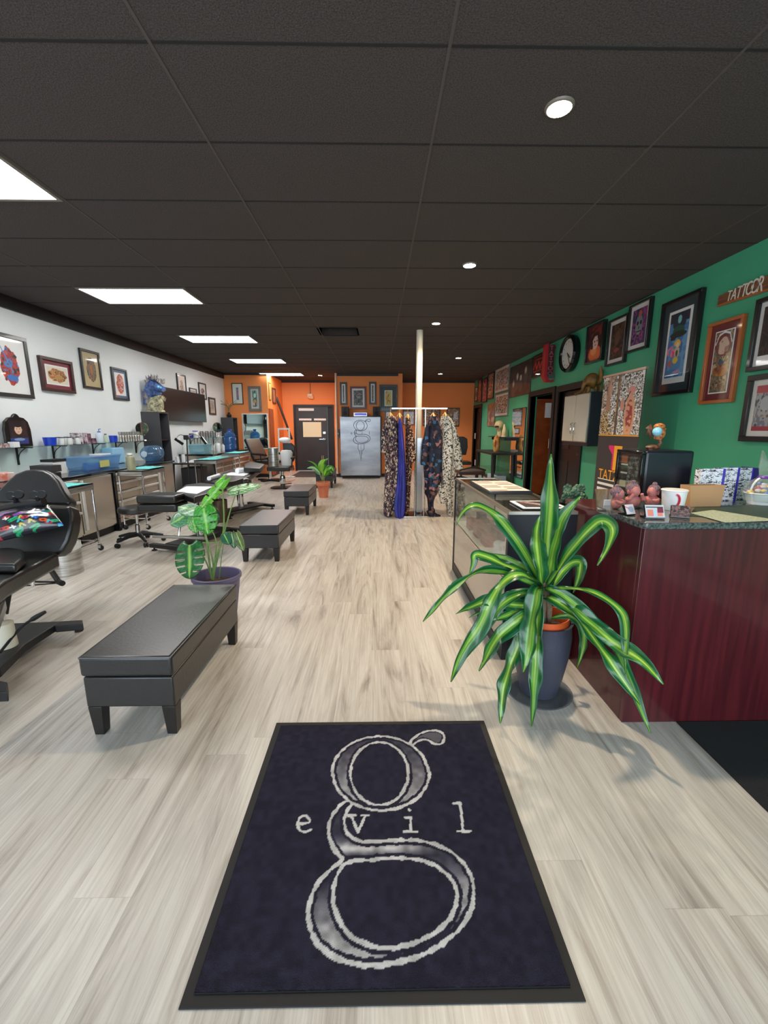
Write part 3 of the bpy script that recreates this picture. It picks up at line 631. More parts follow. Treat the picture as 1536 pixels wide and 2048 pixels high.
def mleaf(base, tip, wid, nrm, slits=3, cols=((40, 104, 52), (30, 88, 44)), vein=(150, 196, 96), cup=.15, droop=.0, seed=0, var=None):
    """heart-shaped split leaf lying between base and tip; nrm = facing direction"""
    B, T_ = Vector(base), Vector(tip); wid *= 1.22; T_ = B+(T_-B)*1.08; ax = T_-B; L = ax.length; A = ax.normalized(); N_ = Vector(nrm).normalized(); W = A.cross(N_).normalized(); N_ = W.cross(A).normalized()
    nt, ns = 27, 13; co = []; cl = []; fa = []; rr = random.Random(seed)
    for i in range(nt):
        s = i/(nt-1)
        w = wid/2*((s+.02)**.42)*((1-s)**.7+.0)/.47+.001
        for k in range(ns):
            e = k/(ns-1)*2-1; sh = -.17*L*abs(e)**1.4*(1-s)**2+.10*L*abs(e)*s*(1-s)*2
            p = B+A*(s*L+sh)+W*(e*w)+N_*(-cup*abs(e)**1.6*wid*.5-droop*L*s*s+.02*wid*math.sin(9*s+3*e))
            co.append(tuple(p))
            f = .85+.3*rr.random(); c0 = vein if k == ns//2 else cols[(i//3+k) % len(cols)]
            if var and rr.random() < var: c0 = (214, 222, 190)
            cl.append([x*f if k != ns//2 else x for x in c0])
    for i in range(nt-1):
        cut = slits and 3 < i < nt-4 and (i % (max(2, (nt-6)//(slits+1))) == 0)
        for k in range(ns-1):
            e = abs((k+.5)/(ns-1)*2-1)
            if cut and e > .38: continue
            fa.append((i*ns+k, i*ns+k+1, (i+1)*ns+k+1, (i+1)*ns+k))
    me = bpy.data.meshes.new('leaf'); off = t.location
    me.from_pydata([tuple(Vector(v)-off) for v in co], [], fa); me.materials.append(M['monstera'])
    a = me.color_attributes.new('Col', 'FLOAT_COLOR', 'POINT'); a.data.foreach_set('color', [z for c in cl for z in (*lin([min(255, v) for v in c]), 1)])
    me.shade_smooth(); o = bpy.data.objects.new('leaf', me); COL.objects.link(o); o.parent = t
    o.modifiers.new('solid', 'SOLIDIFY').thickness = .0015
fw = (.1, -1, .35)
mleaf(zz(250,960,3.02), zz(250,1360,2.9), .165, fw, 3, cup=.12, seed=1)
mleaf(zz(225,560,3.0), zz(20,690,2.95), .10, (-.2, -1, .5), 0, cols=((60, 116, 74), (84, 138, 96)), cup=.2, seed=2)
mleaf(zz(330,520,3.0), zz(120,470,3.05), .095, (0, -.7, 1), 0, cols=((116, 156, 124), (84, 130, 92)), cup=.1, seed=3)
mleaf(zz(290,600,2.98), zz(330,790,2.94), .075, fw, 1, cols=((52, 132, 48), (120, 170, 100)), seed=4)
mleaf(zz(430,490,2.98), zz(480,800,2.93), .13, fw, 2, cols=((46, 134, 40), (66, 156, 52)), seed=5)
mleaf(zz(480,480,3.1), zz(600,680,3.08), .085, (.3, -1, .3), 1, cols=((44, 78, 46), (30, 60, 36)), seed=6)
mleaf(zz(700,130,3.05), zz(400,490,2.98), .06, (.5, -1, .3), 2, cols=((120, 190, 60), (70, 160, 50)), seed=7, cup=.4)
mleaf(zz(770,265,3.05), zz(1130,200,3.0), .06, (0, -1, .55), 2, cols=((66, 130, 56), (96, 150, 80), (186, 200, 160)), vein=(214, 224, 190), seed=8, cup=.25)
mleaf(zz(690,820,3.02), zz(750,940,2.98), .06, fw, 0, cols=((30, 84, 56), (40, 96, 66)), seed=9)
mleaf(zz(790,810,3.02), zz(820,990,2.99), .045, fw, 0, cols=((36, 76, 50), (44, 90, 56)), seed=10)
mleaf(zz(850,810,3.02), zz(935,1020,2.98), .05, (.4, -1, .1), 0, cols=((60, 84, 44), (90, 104, 60)), seed=11)
# small plant in terracotta
tt = t
p3 = (-1.12, 8.72, 0); t = thing('potted_plant', 'small broad-leaved green plant in a terracotta pot beside the third bench', 'plant', p3)
MB().lathe([(.001, 0), (.09, 0), (.122, .25), (.14, .255), (.142, .325), (.13, .325), (.118, .26), (.001, .26)], p3, 32).build('pot', M['terracotta'], t)
MB().lathe([(.001, .275), (.12, .265)], p3, 20).build('soil', M['soil'], t)
z3 = lambda a, b, y=8.72: ony(560+a/10.97, 880+b/10.97, y)
for P, w, cc in (([(925,900),(925,650),(960,480),(1060,400)], .12, 0), ([(930,900),(930,640),(920,500),(1000,420)], .17, 1), ([(940,900),(980,700),(1060,620),(1140,600),(1180,700)], .13, 0), ([(930,900),(900,760),(790,640),(700,600),(590,620)], .10, 2), ([(925,900),(880,700),(800,560),(700,480),(600,455)], .05, 0), ([(925,900),(850,700),(740,600),(720,690)], .12, 2), ([(940,900),(1010,760),(1090,650),(1150,740)], .14, 0), ([(935,900),(960,780),(1000,690),(1020,600)], .07, 1)):
    c3 = [[(110, 170, 50), (60, 140, 40), (44, 120, 40)], [(150, 200, 60), (104, 180, 44), (80, 160, 40)], [(170, 200, 160), (120, 170, 120), (90, 150, 100)]][cc]
    ribbon('leaf', [z3(a, b, 8.72-.1*i/len(P)) for i, (a, b) in enumerate(P)], w, t, M['monstera'], c3, fold=.1, prof=lambda s: max(.06, math.sin(PI*max(0, (s-.35)/.65)**.8)) if s > .38 else .08, seed=cc)
for dx in (0, .03): MB().tube([(p3[0]+dx-.01, 8.7, .27), (p3[0]+dx-.012, 8.7, .86)], .005, 6).build('bamboo_stake', mat('stake', (200, 170, 120), .7), t)
# ------------------------------------------------------------------ framed prints
FM = {k: mat('frame_'+k, v, .32, coat=.2) for k, v in {'black': (24, 22, 22), 'charcoal': (52, 50, 50), 'brown': (58, 30, 26), 'maroon': (96, 22, 36), 'blue': (62, 96, 122), 'oak': (168, 92, 44), 'gold': (150, 112, 60), 'grey': (122, 116, 110), 'red': (150, 28, 34)}.items()}
MM = {}
def mm(c):
    if c not in MM: MM[c] = mat('mat_board', c, .5, coat=.8)
    return MM[c]
ROT = {'B': 0, 'L': PI/2, 'R': -PI/2, 'S': PI/2}
def art(nx, ny, spec):
    """spec: bg, then ('t',pal,scale,seed,region) ('e',cx,cy,rx,ry,col) ('r',u0,u1,v0,v1,col) ('l',pts,w,col) ('p',pts,col)"""
    c = Cv(nx, ny, spec[0])
    for s in spec[1:]:
        {'t': lambda a: c.tex(*a), 'e': lambda a: c.el(*a), 'r': lambda a: c.rect(*a), 'l': lambda a: c.line(*a), 'p': lambda a: c.poly(*a)}[s[0]](s[1:])
    return c
def frame(wall, tl, br, fm, fw, mc, mw, spec, label, plane=None, depth=.03, group=None, inner=None, z1=None, tilt=0, res=None, name='framed_print'):
    pl = plane if plane is not None else {'L': XL, 'R': XR, 'B': YO}[wall]
    f = ony if wall == 'B' else onx
    a, b = f(tl[0], tl[1], pl), f(br[0], br[1], pl)
    if wall == 'B': w, cx = abs(b[0]-a[0]), ((a[0]+b[0])/2, pl)
    else: w, cx = abs(b[1]-a[1]), (pl, (a[1]+b[1])/2)
    zt, zb = a[2], b[2]
    if z1: zt = min(zt, z1)
    h = zt-zb
    t = thing(name, label, 'picture', (0, 0, 0), group)
    W2, H2 = w/2, h/2; k = MB()
    for x0, x1, z0, z1_ in ((-W2, W2, H2-fw, H2), (-W2, W2, -H2, -H2+fw), (-W2, -W2+fw, -H2+fw, H2-fw), (W2-fw, W2, -H2+fw, H2-fw)): k.box(x0, x1, -depth, -.001, z0, z1_)
    k.build('frame', FM[fm], t, bevel=.003)
    iw, ih = w-2*fw, h-2*fw
    if mc: MB().box(-iw/2, iw/2, -depth*.45, -depth*.35, -ih/2, ih/2).build('mat_board', mm(mc), t)
    pw, ph = iw-2*mw, ih-2*mw
    if inner:
        MB().box(-pw/2-.001, pw/2+.001, -depth*.5, -depth*.45, -ph/2, ph/2).build('inner_mat', mm(inner[0]), t); pw -= 2*inner[1]; ph -= 2*inner[1]
    n = res or (44, max(20, int(44*ph/pw)))
    art(n[0], min(n[1], 120), spec).mesh('print', pw, ph, M['print'], t, y=-depth*.5-.002)
    t.location = (cx[0], cx[1], (zt+zb)/2); t.rotation_euler = (0, tilt, ROT[wall])
    return t
cream = (214, 204, 184); wh = (226, 226, 224); dk = (26, 24, 26)
ink = [(60, 40, 44), (150, 44, 40), (40, 70, 120), (190, 120, 60), (220, 214, 200), (30, 30, 34)]
frame('L', (-40, 655), (66, 798), 'charcoal', .045, wh, .09, [wh, ('t', [(40, 80, 140), (60, 130, 190), (150, 40, 44), (190, 60, 50), (90, 60, 60), (40, 30, 40)], 7, 11, (.5, .5, .42, .46)), ('e', .5, .78, .16, .1, (150, 50, 60)), ('e', .42, .82, .08, .06, (186, 80, 84)), ('e', .55, .2, .25, .08, (50, 110, 180)), ('l', [(.2, .95), (.45, .6), (.62, .35)], .02, (60, 140, 200))], 'large framed red and blue flower print at the left edge of the white wall', inner=None)
frame('L', (72, 710), (147, 788), 'brown', .04, (118, 28, 48), .05, [(220, 210, 190), ('t', [(120, 60, 30), (160, 96, 50), (200, 140, 80), (90, 50, 30), (150, 110, 40)], 6, 12, (.5, .5, .45, .4)), ('e', .55, .4, .2, .14, (170, 130, 60))], 'wide brown picture in a maroon mat on the white wall', inner=(wh, .02), depth=.045)
frame('L', (155, 695), (204, 781), 'black', .035, (188, 170, 128), .07, [(190, 174, 136), ('t', [(60, 64, 50), (110, 110, 80), (150, 90, 50), (90, 84, 66), (40, 40, 40)], 8, 13, (.5, .5, .46, .48)), ('e', .5, .5, .12, .2, (170, 100, 50))], 'tall narrow black-framed print in a beige mat, third on the white wall')
frame('L', (219, 733), (257, 802), 'charcoal', .03, (74, 104, 130), .045, [wh, ('t', [(170, 70, 60), (200, 110, 90), (210, 170, 150), (120, 60, 70)], 8, 14, (.5, .5, .38, .46)), ('e', .5, .12, .08, .04, (190, 60, 60))], 'framed red sketch in a slate blue mat, left of the dragon bust', inner=(wh, .012))
frame('L', (351, 746), (373, 800), 'black', .03, wh, .05, [wh, ('t', [(150, 140, 130), (190, 180, 170), (120, 100, 90)], 6, 15, (.5, .5, .3, .4))], 'pale sketch in a black frame partly hidden above the television, the taller one')
frame('L', (395, 764), (412, 800), 'black', .03, wh, .05, [wh, ('t', [(120, 50, 50), (90, 80, 80), (180, 170, 160)], 6, 16, (.5, .5, .4, .3))], 'small black-framed print above the right end of the television')
frame('L', (377, 775), (392, 790), 'charcoal', .02, wh, .03, [wh, ('t', [(160, 150, 140), (190, 180, 170)], 5, 17, None)], 'sliver of a low framed print just above the middle of the television')
frame('L', (415.6, 794), (431, 830), 'brown', .045, (206, 200, 188), .04, [(196, 196, 186), ('l', [(.5, .1), (.5, .8)], .05, (110, 120, 110)), ('t', [(160, 160, 150), (190, 186, 176)], 7, 18, None), ('l', [(.5, .2), (.5, .8)], .04, (90, 90, 90))], 'slim brown-framed picture just right of the wall television')
# green wall, near group
skin = (222, 160, 120)
frame('R', (1182, 652), (1209, 720), 'black', .03, None, .0, [(70, 16, 20), ('t', [(90, 20, 24), (50, 12, 16), (120, 36, 30)], 4, 21, None), ('e', .5, .2, .42, .22, (226, 110, 60)), ('e', .42, .28, .2, .12, (236, 150, 96)), ('e', .5, .52, .2, .2, (226, 190, 180)), ('e', .45, .55, .04, .03, (60, 30, 30)), ('e', .6, .55, .04, .03, (60, 30, 30)), ('e', .52, .44, .06, .02, (190, 40, 50)), ('l', [(.3, .4), (.25, .6), (.4, .75), (.65, .75), (.75, .5)], .06, (40, 14, 16))], 'small framed red portrait of a person, right of the clock', depth=.06, z1=2.88)
frame('R', (1224, 643), (1253, 724), 'black', .025, (206, 204, 200), .05, [dk, ('t', [(30, 24, 22), (60, 40, 30), (96, 60, 40), (22, 20, 20)], 5, 22, None), ('e', .5, .6, .2, .2, (96, 70, 56)), ('e', .5, .25, .22, .06, (140, 60, 50))], 'dark print with a white lower margin, between the red portrait and the skull print', depth=.05, z1=2.9)
frame('R', (1266, 613), (1299, 695), 'black', .025, (214, 212, 208), .05, [(44, 50, 90), ('t', [(40, 50, 96), (70, 60, 100), (150, 70, 120), (30, 36, 70)], 6, 23, None), ('e', .5, .55, .24, .28, (120, 130, 134)), ('e', .4, .6, .07, .06, dk), ('e', .62, .6, .07, .06, dk), ('e', .5, .47, .03, .05, dk), ('l', [(.36, .36), (.64, .36)], .02, dk), ('e', .52, .86, .12, .08, (190, 90, 60))], 'framed blue skull face print with white margins near the ceiling', depth=.05, z1=2.89)
frame('R', (1333, 609), (1386, 785), 'black', .035, (44, 58, 64), .085, [(80, 140, 180), ('t', [(70, 130, 176), (96, 150, 190), (60, 110, 160)], 3, 24, None), ('r', 0, 1, .86, 1, (26, 38, 56)), ('e', .5, .84, .34, .1, (30, 44, 60)), ('e', .5, .90, .1, .06, (120, 190, 190)), ('e', .5, .74, .3, .07, (24, 84, 66)), ('e', .5, .68, .44, .05, (16, 40, 36)), ('e', .25, .63, .15, .03, (16, 30, 34)), ('e', .52, .54, .17, .06, (238, 180, 40)), ('e', .53, .52, .09, .04, (230, 200, 170)), ('t', [(226, 60, 120), (240, 120, 150), (80, 140, 180)], 6, 25, (.3, .44, .3, .08)), ('e', .54, .42, .13, .08, (200, 180, 140)), ('e', .54, .40, .06, .05, (60, 60, 50)), ('e', .5, .30, .14, .05, (216, 180, 60)), ('e', .22, .26, .12, .05, (170, 90, 90)), ('e', .35, .14, .3, .03, (50, 120, 170)), ('e', .65, .12, .2, .02, (190, 130, 160)), ('r', 0, 1, 0, .04, (222, 224, 222))], 'biggest tall framed print, a yellow-haired figure under a dark green cloud', inner=(wh, .03), depth=.05)
frame('R', (1425, 649), (1470, 804), 'oak', .03, (98, 26, 32), .06, [(90, 96, 84), ('t', [(120, 70, 50), (70, 90, 80), (150, 110, 70), (60, 50, 50), (170, 150, 120)], 7, 26, None), ('e', .5, .78, .46, .18, (110, 40, 44)), ('t', [(200, 170, 150), (150, 110, 96), (96, 80, 70)], 6, 27, (.5, .76, .3, .14)), ('e', .5, .45, .14, .09, (40, 80, 110)), ('t', [(186, 120, 50), (150, 80, 40), (90, 60, 50)], 6, 28, (.5, .36, .42, .1)), ('l', [(.04, .8), (.2, .95), (.5, .99), (.8, .95), (.96, .8)], .015, wh)], 'tall art print in a maroon mat and orange oak frame on the green wall', inner=(wh, .01), depth=.04)
frame('R', (1524, 600), (1566, 735), 'black', .035, (214, 212, 208), .04, [dk, ('t', [(40, 30, 30), (60, 44, 40), (30, 24, 24)], 4, 29, None), ('r', 0, 1, 0, .1, wh)], 'black-framed dark print with a white margin, cut by the right edge, upper one', depth=.05)
frame('R', (1507, 752), (1560, 885), 'black', .045, (206, 204, 196), .045, [(120, 122, 124), ('t', [(110, 112, 116), (150, 150, 152), (70, 70, 74)], 5, 30, None), ('r', 0, 1, .84, 1, (170, 60, 66)), ('e', .6, .6, .3, .16, (160, 164, 166)), ('r', 0, 1, 0, .1, (150, 50, 50))], 'grey and red print in a black frame, lower one cut by the right edge', depth=.05)
# far group on the green wall
bw = [(30, 30, 30), (226, 222, 214), (120, 116, 110)]
frame('R', (951, 775), (956, 802), 'black', .04, wh, .03, [(190, 150, 130), ('e', .5, .5, .3, .3, (60, 40, 40))], 'tiny black-framed print, farthest on the green wall')
frame('R', (958, 759), (963.5, 804), 'black', .04, None, 0, [(196, 90, 60), ('t', [(196, 80, 50), (140, 40, 36), (210, 140, 90)], 4, 31, None)], 'narrow orange-red framed print, second from the far end of the green wall')
frame('R', (967, 758), (974.5, 804), 'black', .04, None, 0, [(206, 70, 110), ('t', [(206, 60, 100), (90, 24, 50), (230, 130, 150)], 4, 32, None)], 'narrow pink framed print, third from the far end of the green wall')
frame('R', (978, 748), (987.5, 797), 'black', .04, None, 0, [(196, 120, 80), ('t', [(206, 130, 84), (110, 50, 60), (226, 180, 140), (90, 80, 90)], 4, 33, None)], 'narrow salmon framed print left of the white flash sheets')
def flash(seed): return [(222, 216, 206), ('t', [(222, 216, 206), (60, 50, 50), (200, 190, 180), (120, 60, 56), (222, 216, 206), (90, 90, 80)], 9, seed, (.5, .55, .44, .42)), ('r', .05, .95, .03, .09, (60, 50, 50)), ('r', .05, .95, .10, 1, (0, 0, 0))][:3]
frame('R', (992.5, 740), (1018.5, 780), 'grey', .02, (222, 218, 210), .05, [(214, 206, 196), ('t', [(222, 216, 206), (90, 70, 70), (200, 190, 180), (150, 90, 80), (222, 216, 206), (110, 100, 90)], 10, 34, None)], 'upper white sheet of small tattoo drawings on the green wall')
frame('R', (992, 790), (1016.5, 831), 'grey', .02, (226, 222, 214), .05, [(210, 200, 190), ('t', [(222, 216, 206), (24, 22, 22), (200, 190, 180), (60, 50, 46), (222, 216, 206), (30, 30, 30)], 10, 35, None)], 'lower white sheet of dense black tattoo drawings on the green wall')
frame('R', (1022, 735), (1061, 787), 'black', .006, None, 0, [(46, 42, 44), ('t', [(52, 48, 50), (40, 36, 38), (62, 56, 58)], 4, 36, None)]+[q for x, h in ((.2, .42), (.38, .62), (.55, .55), (.76, .72)) for q in (('e', x, h-.2, .09, .24, (84, 76, 78)), ('e', x, h, .05, .085, (200, 192, 188)))], 'dark grey poster of four people standing together', depth=.012, name='poster')
frame('R', (1067, 714), (1092, 750), 'black', .03, None, 0, [(60, 14, 20), ('l', [(.1, .4), (.25, .7), (.35, .35), (.5, .7), (.6, .35), (.75, .65), (.9, .4)], .035, (220, 40, 44)), ('l', [(.1, .25), (.9, .25)], .02, (190, 40, 44)), ('l', [(.15, .8), (.85, .85)], .02, (200, 44, 44))], 'black-framed glowing red script sign behind the red blade sign', name='framed_sign')
frame('R', (977.5, 808), (990, 852), 'gold', .02, None, 0, [(150, 90, 60), ('t', [(150, 96, 64), (120, 70, 50), (180, 130, 90)], 3, 37, None)], 'brown unframed-looking panel hanging above the glass wall shelf')
# wall mirror reflecting the orange side of the room
a, b_ = onx(1027.5, 818, XR), onx(1045, 958, XR)
t = thing('wall_mirror', 'tall narrow wall mirror on the green wall left of the open doorway', 'mirror', (XR, (a[1]+b_[1])/2, (a[2]+b_[2])/2))
wd_, ht = a[1]-b_[1], a[2]-b_[2]
MB().box(XR-.02, XR-.001, b_[1], a[1], b_[2], a[2]).build('backing', M['black_matte'], t)
MB().box(XR-.024, XR-.0205, b_[1]+.015, a[1]-.015, b_[2]+.015, a[2]-.015).build('glass', M['mirror'], t)
# orange walls
frame('B', (463, 766.4), (487.4, 808.7), 'black', .02, (222, 222, 214), .10, [(70, 120, 160), ('t', [(70, 120, 166), (100, 150, 180), (60, 90, 130)], 3, 41, None), ('e', .6, .6, .25, .2, (200, 80, 60)), ('e', .5, .3, .2, .12, (190, 70, 60))], 'blue and red print in a wide white mat, leftmost on the orange wall')
frame('B', (495.9, 772.5), (524.6, 822.6), 'grey', .07, (196, 196, 190), .05, [(40, 110, 110), ('t', [(50, 130, 126), (30, 70, 74), (110, 180, 160)], 4, 42, None), ('e', .5, .7, .3, .14, (180, 220, 200)), ('e', .5, .3, .36, .16, (206, 150, 50)), ('t', [(200, 190, 170), (60, 50, 44)], 7, 43, (.5, .16, .4, .14))], 'teal and gold print in a thick grey frame above the wall mirror', depth=.06)
frame('S', (535.8, 764), (541.6, 801), 'gold', .03, (206, 200, 120), .05, [(130, 150, 110), ('t', [(120, 150, 110), (160, 160, 90)], 4, 44, None)], 'narrow yellow-green print on the short side of the orange wall', plane=xo)
frame('S', (543, 775), (551, 808), 'brown', .04, (190, 120, 90), .04, [(150, 100, 80), ('t', [(150, 110, 90), (190, 130, 100)], 4, 45, None)], 'small brown print nearest the inner corner of the orange wall', plane=xo)
def strip(seed, extra=()): return [(30, 30, 34), ('t', [(24, 24, 28), (90, 90, 96), (44, 44, 50), (150, 150, 150), (30, 30, 34)], 6, seed, None)]+list(extra)
frame('B', (679.5, 764.5), (694.8, 809.7), 'charcoal', .05, wh, .035, strip(46), 'slim grey strip print, left of the red-framed picture above the steel cabinet')
frame('B', (700, 773.5), (732.8, 818), 'maroon', .05, wh, .05, strip(47, [('e', .5, .62, .2, .16, (150, 146, 140)), ('e', .43, .66, .06, .05, dk), ('e', .58, .66, .06, .05, dk)]), 'black skull drawing in a maroon frame above the steel cabinet', depth=.05)
frame('B', (738, 764), (753, 809), 'charcoal', .05, wh, .035, strip(48, [('e', .5, .5, .2, .08, (110, 40, 40))]), 'slim grey strip print, right of the red-framed picture')
frame('B', (758.5, 769.8), (794.8, 823), 'charcoal', .05, (46, 62, 66), .10, [(206, 160, 50), ('t', [(214, 170, 56), (190, 190, 120), (206, 150, 40)], 3, 49, None), ('l', [(.3, .1), (.45, .35), (.4, .6), (.6, .75)], .03, (60, 50, 30)), ('l', [(.45, .35), (.75, .3), (.7, .15)], .025, (60, 50, 30)), ('e', .42, .62, .07, .05, (70, 60, 40))], 'yellow print of a leaping figure in a dark mat on the orange wall', inner=(wh, .02), depth=.05)
tri = [(210, 190, 150), (120, 90, 110), (60, 50, 50), (180, 140, 60), (150, 60, 50), (196, 186, 170)]
for i, (x0, y0, x1, y1, lab) in enumerate(((893.6, 815.8, 918, 853, 'crowded collage poster on the orange wall, right of the hanging clothes'), (846, 816, 880, 852, 'crowded collage poster on the orange wall, behind the right hangers'), (806, 816, 829, 850, 'purple collage poster on the orange wall, left of the white column'), (849, 856, 866, 868, 'small low collage print glimpsed between the clothes and the column'))):
    frame('B', (x0, y0), (x1, y1), 'black', .03, None, 0, [tri[i], ('t', tri, 9, 50+i, None), ('r', 0, 1, .485, .515, (50, 36, 30)), ('r', .485, .515, 0, 1, (50, 36, 30))], lab, plane=YB, depth=.02, name='collage_poster')
frame('B', (770, 822), (784, 858), 'black', .03, None, 0, [(150, 130, 110), ('t', tri, 8, 58, None)], 'collage print on the orange pier, mostly hidden behind the left-hand clothes', depth=.02, name='collage_poster')
# paper notice and hooks on the back door
a, b_ = ony(605.5, 844, YB-.01), ony(643, 874, YB-.01)
tag(MB().box(a[0], b_[0], YB-.006, YB-.001, b_[2], a[2]).build('paper_notice', mat('cream_paper', (222, 220, 190), .7), None), 'cream paper notice taped to the dark steel back door', 'paper')
for i, (x0, x1) in enumerate(((598, 623), (628, 652))):
    a, b_ = ony(x0, 837, YB-.01), ony(x1, 841, YB-.01)
    t = thing('coat_hook_rail', 'white coat hook rail on the back door, %s one' % ('left', 'right')[i], 'hooks', ((a[0]+b_[0])/2, YB-.01, a[2]), 'hook rails on the back door')
    MB().box(a[0], b_[0], YB-.02, YB-.001, b_[2], a[2]).build('rail', M['white_plastic'], t)
    for k in range(4):
        x = a[0]+(b_[0]-a[0])*(k+.5)/4; MB().tube([(x, YB-.015, b_[2]), (x, YB-.05, b_[2]-.02), (x, YB-.055, b_[2]+.01)], .009, 6).build('hook', M['chrome'], t)
# alarm box, pipe, bar
a = ony(621, 792, YB); t = thing('alarm_box', 'small cream alarm box on the orange wall above the back door', 'alarm', (a[0], YB, a[2]))
MB().box(a[0]-.09, a[0]+.07, YB-.07, YB-.001, a[2]-.07, a[2]+.07).build('housing', mat('cream_box', (226, 214, 190), .5), t, bevel=.01)
MB().box(a[0]-.05, a[0]+.1, YB-.09, YB-.071, a[2]-.1, a[2]-.0).build('lens', mat('amber', (226, 160, 90), .3), t, bevel=.01)
MB().tube([(a[0], YB-.01, a[2]+.07), (a[0], YB-.01, H-.07)], .008, 6).build('cable', M['rubber'], t)
a = ony(672.5, 800, YO-.04); tag(MB().tube([(a[0], YO-.05, .1), (a[0], YO-.05, H)], .028, 12).build('conduit_pipe', mat('pale_pipe', (232, 196, 170), .5), None), 'pale vertical pipe running up the left edge of the orange pier', 'pipe')
a, b_ = ony(553, 795, 13.6), ony(584, 879, 13.6)
tag(MB().tube([a, b_], .035, 8).tube([a, (a[0]-.05, 13.6, a[2]+.02)], .04, 6).build('black_bar', M['black_matte'], None), 'long black bar leaning diagonally across the orange corner', 'bar')
a, b_ = onx(537, 817, xo), onx(549, 905, xo)
o = struct('door_5', MB().box(xo+.001, xo+.03, a[1], b_[1], .05, a[2]), M['wood_brown'], bevel=.004)
# big mirror on the orange wall
a, b_ = ony(486, 829, YO), ony(537, 896, YO)
t = thing('salon_mirror', 'large rectangular mirror leaning on the left orange wall', 'mirror', ((a[0]+b_[0])/2, YO, b_[2]))
MB().box(a[0]-.03, b_[0]+.03, YO-.03, YO-.001, b_[2]-.03, a[2]+.03).build('frame', M['white_plastic'], t, bevel=.004)
q = MB().box(-(b_[0]-a[0])/2, (b_[0]-a[0])/2, -.003, 0, 0, a[2]-b_[2]).build('glass', mat('mirror_glass', (214, 236, 226), .02, 1), None); q.parent = t; q.location = (0, -.034, 0)
# switches
for (px, py, X, lab) in ((1100, 887, XR, 'white light switch between the two doorways in the green wall'), (950.5, 872, XR, 'white light switch near the far corner of the green wall'), (950.5, 925, XR, 'white wall socket low near the far corner of the green wall')):
    a = onx(px, py, X); s = .055 if px > 1000 else .05
    tag(MB().box(X-.012, X-.001, a[1]-.05, a[1]+.05, a[2]-.09, a[2]+.09).build('light_switch', M['white_plastic'], None, bevel=.004), lab, 'switch')
# ------------------------------------------------------------------ clock
a = onx(1138, 705, XR-.06)
t = thing('wall_clock', 'round black-rimmed wall clock with a pale face on the green wall', 'clock', (XR, a[1], a[2]-.02))
Rm = Matrix.Rotation(-PI/2, 4, 'Y'); cc = (XR-.001, a[1], a[2]-.02); r = .29
MB().lathe([(r-.01, 0), (r, .02), (r, .085), (r-.02, .11), (r-.045, .105), (r-.05, .07), (.001, .07)], cc, 48, Rm).build('rim', M['black_gloss'], t)
cl_ = Cv(90, 90, (214, 216, 212))
cl_.C[(cl_.U-.5)**2+(cl_.V-.5)**2 < .5] = (214, 216, 212)
for k in range(12):
    an = k*PI/6; cl_.el(.5+.40*math.sin(an), .5+.40*math.cos(an), .022, .03, (70, 72, 74))
for k in range(60):
    an = k*PI/30; cl_.el(.5+.47*math.sin(an), .5+.47*math.cos(an), .006, .006, (110, 110, 110))
dm = cl_.mesh('dial', 1, 1, M['print'], None)
bm = bmesh.new(); bm.from_mesh(dm.data); bmesh.ops.delete(bm, geom=[v for v in bm.verts if math.hypot(v.co.x, v.co.z) > .5], context='VERTS'); bm.to_mesh(dm.data); bm.free()
dm.parent = t; dm.scale = (.47, .47, .47); dm.rotation_euler = (0, 0, -PI/2); dm.location = (-.075, 0, 0)
def hand(an, l, w):
    m_ = MB().box(-w, w, -.002, .002, -.02, l); o = m_.build('hand', M['black_matte'], None, smooth=False)
    o.data.transform(Matrix.Translation((0, 0, -.02))); o.parent = t; o.location = (-.083, 0, 0); o.rotation_euler = (Matrix.Rotation(-PI/2, 3, 'Z') @ Matrix.Rotation(an, 3, 'Y')).to_euler()
hand(math.radians(150), .19, .005); hand(math.radians(128), .12, .008)
# ------------------------------------------------------------------ lettering helper
def text_mesh(s, size, ext=.002, font_scale=1.0):
    cu = bpy.data.curves.new('txt', 'FONT'); cu.body = s; cu.size = size; cu.extrude = ext; cu.align_x = 'CENTER'; cu.align_y = 'CENTER'; cu.resolution_u = 3; cu.offset = .0
    o = bpy.data.objects.new('txt', cu); COL.objects.link(o); bpy.context.view_layer.update()
    me = bpy.data.meshes.new_from_object(o.evaluated_get(bpy.context.evaluated_depsgraph_get())); bpy.data.objects.remove(o); return me
def letters(name, s, size, m, parent, Mx, ext=.002):
    me = text_mesh(s, size, ext); me.transform(Mx); me.materials.clear(); me.materials.append(m)
    o = bpy.data.objects.new(name, me); COL.objects.link(o); o.parent = parent; return o
RX = Matrix.Rotation(PI/2, 4, 'X')      # lettering stands up, facing -y
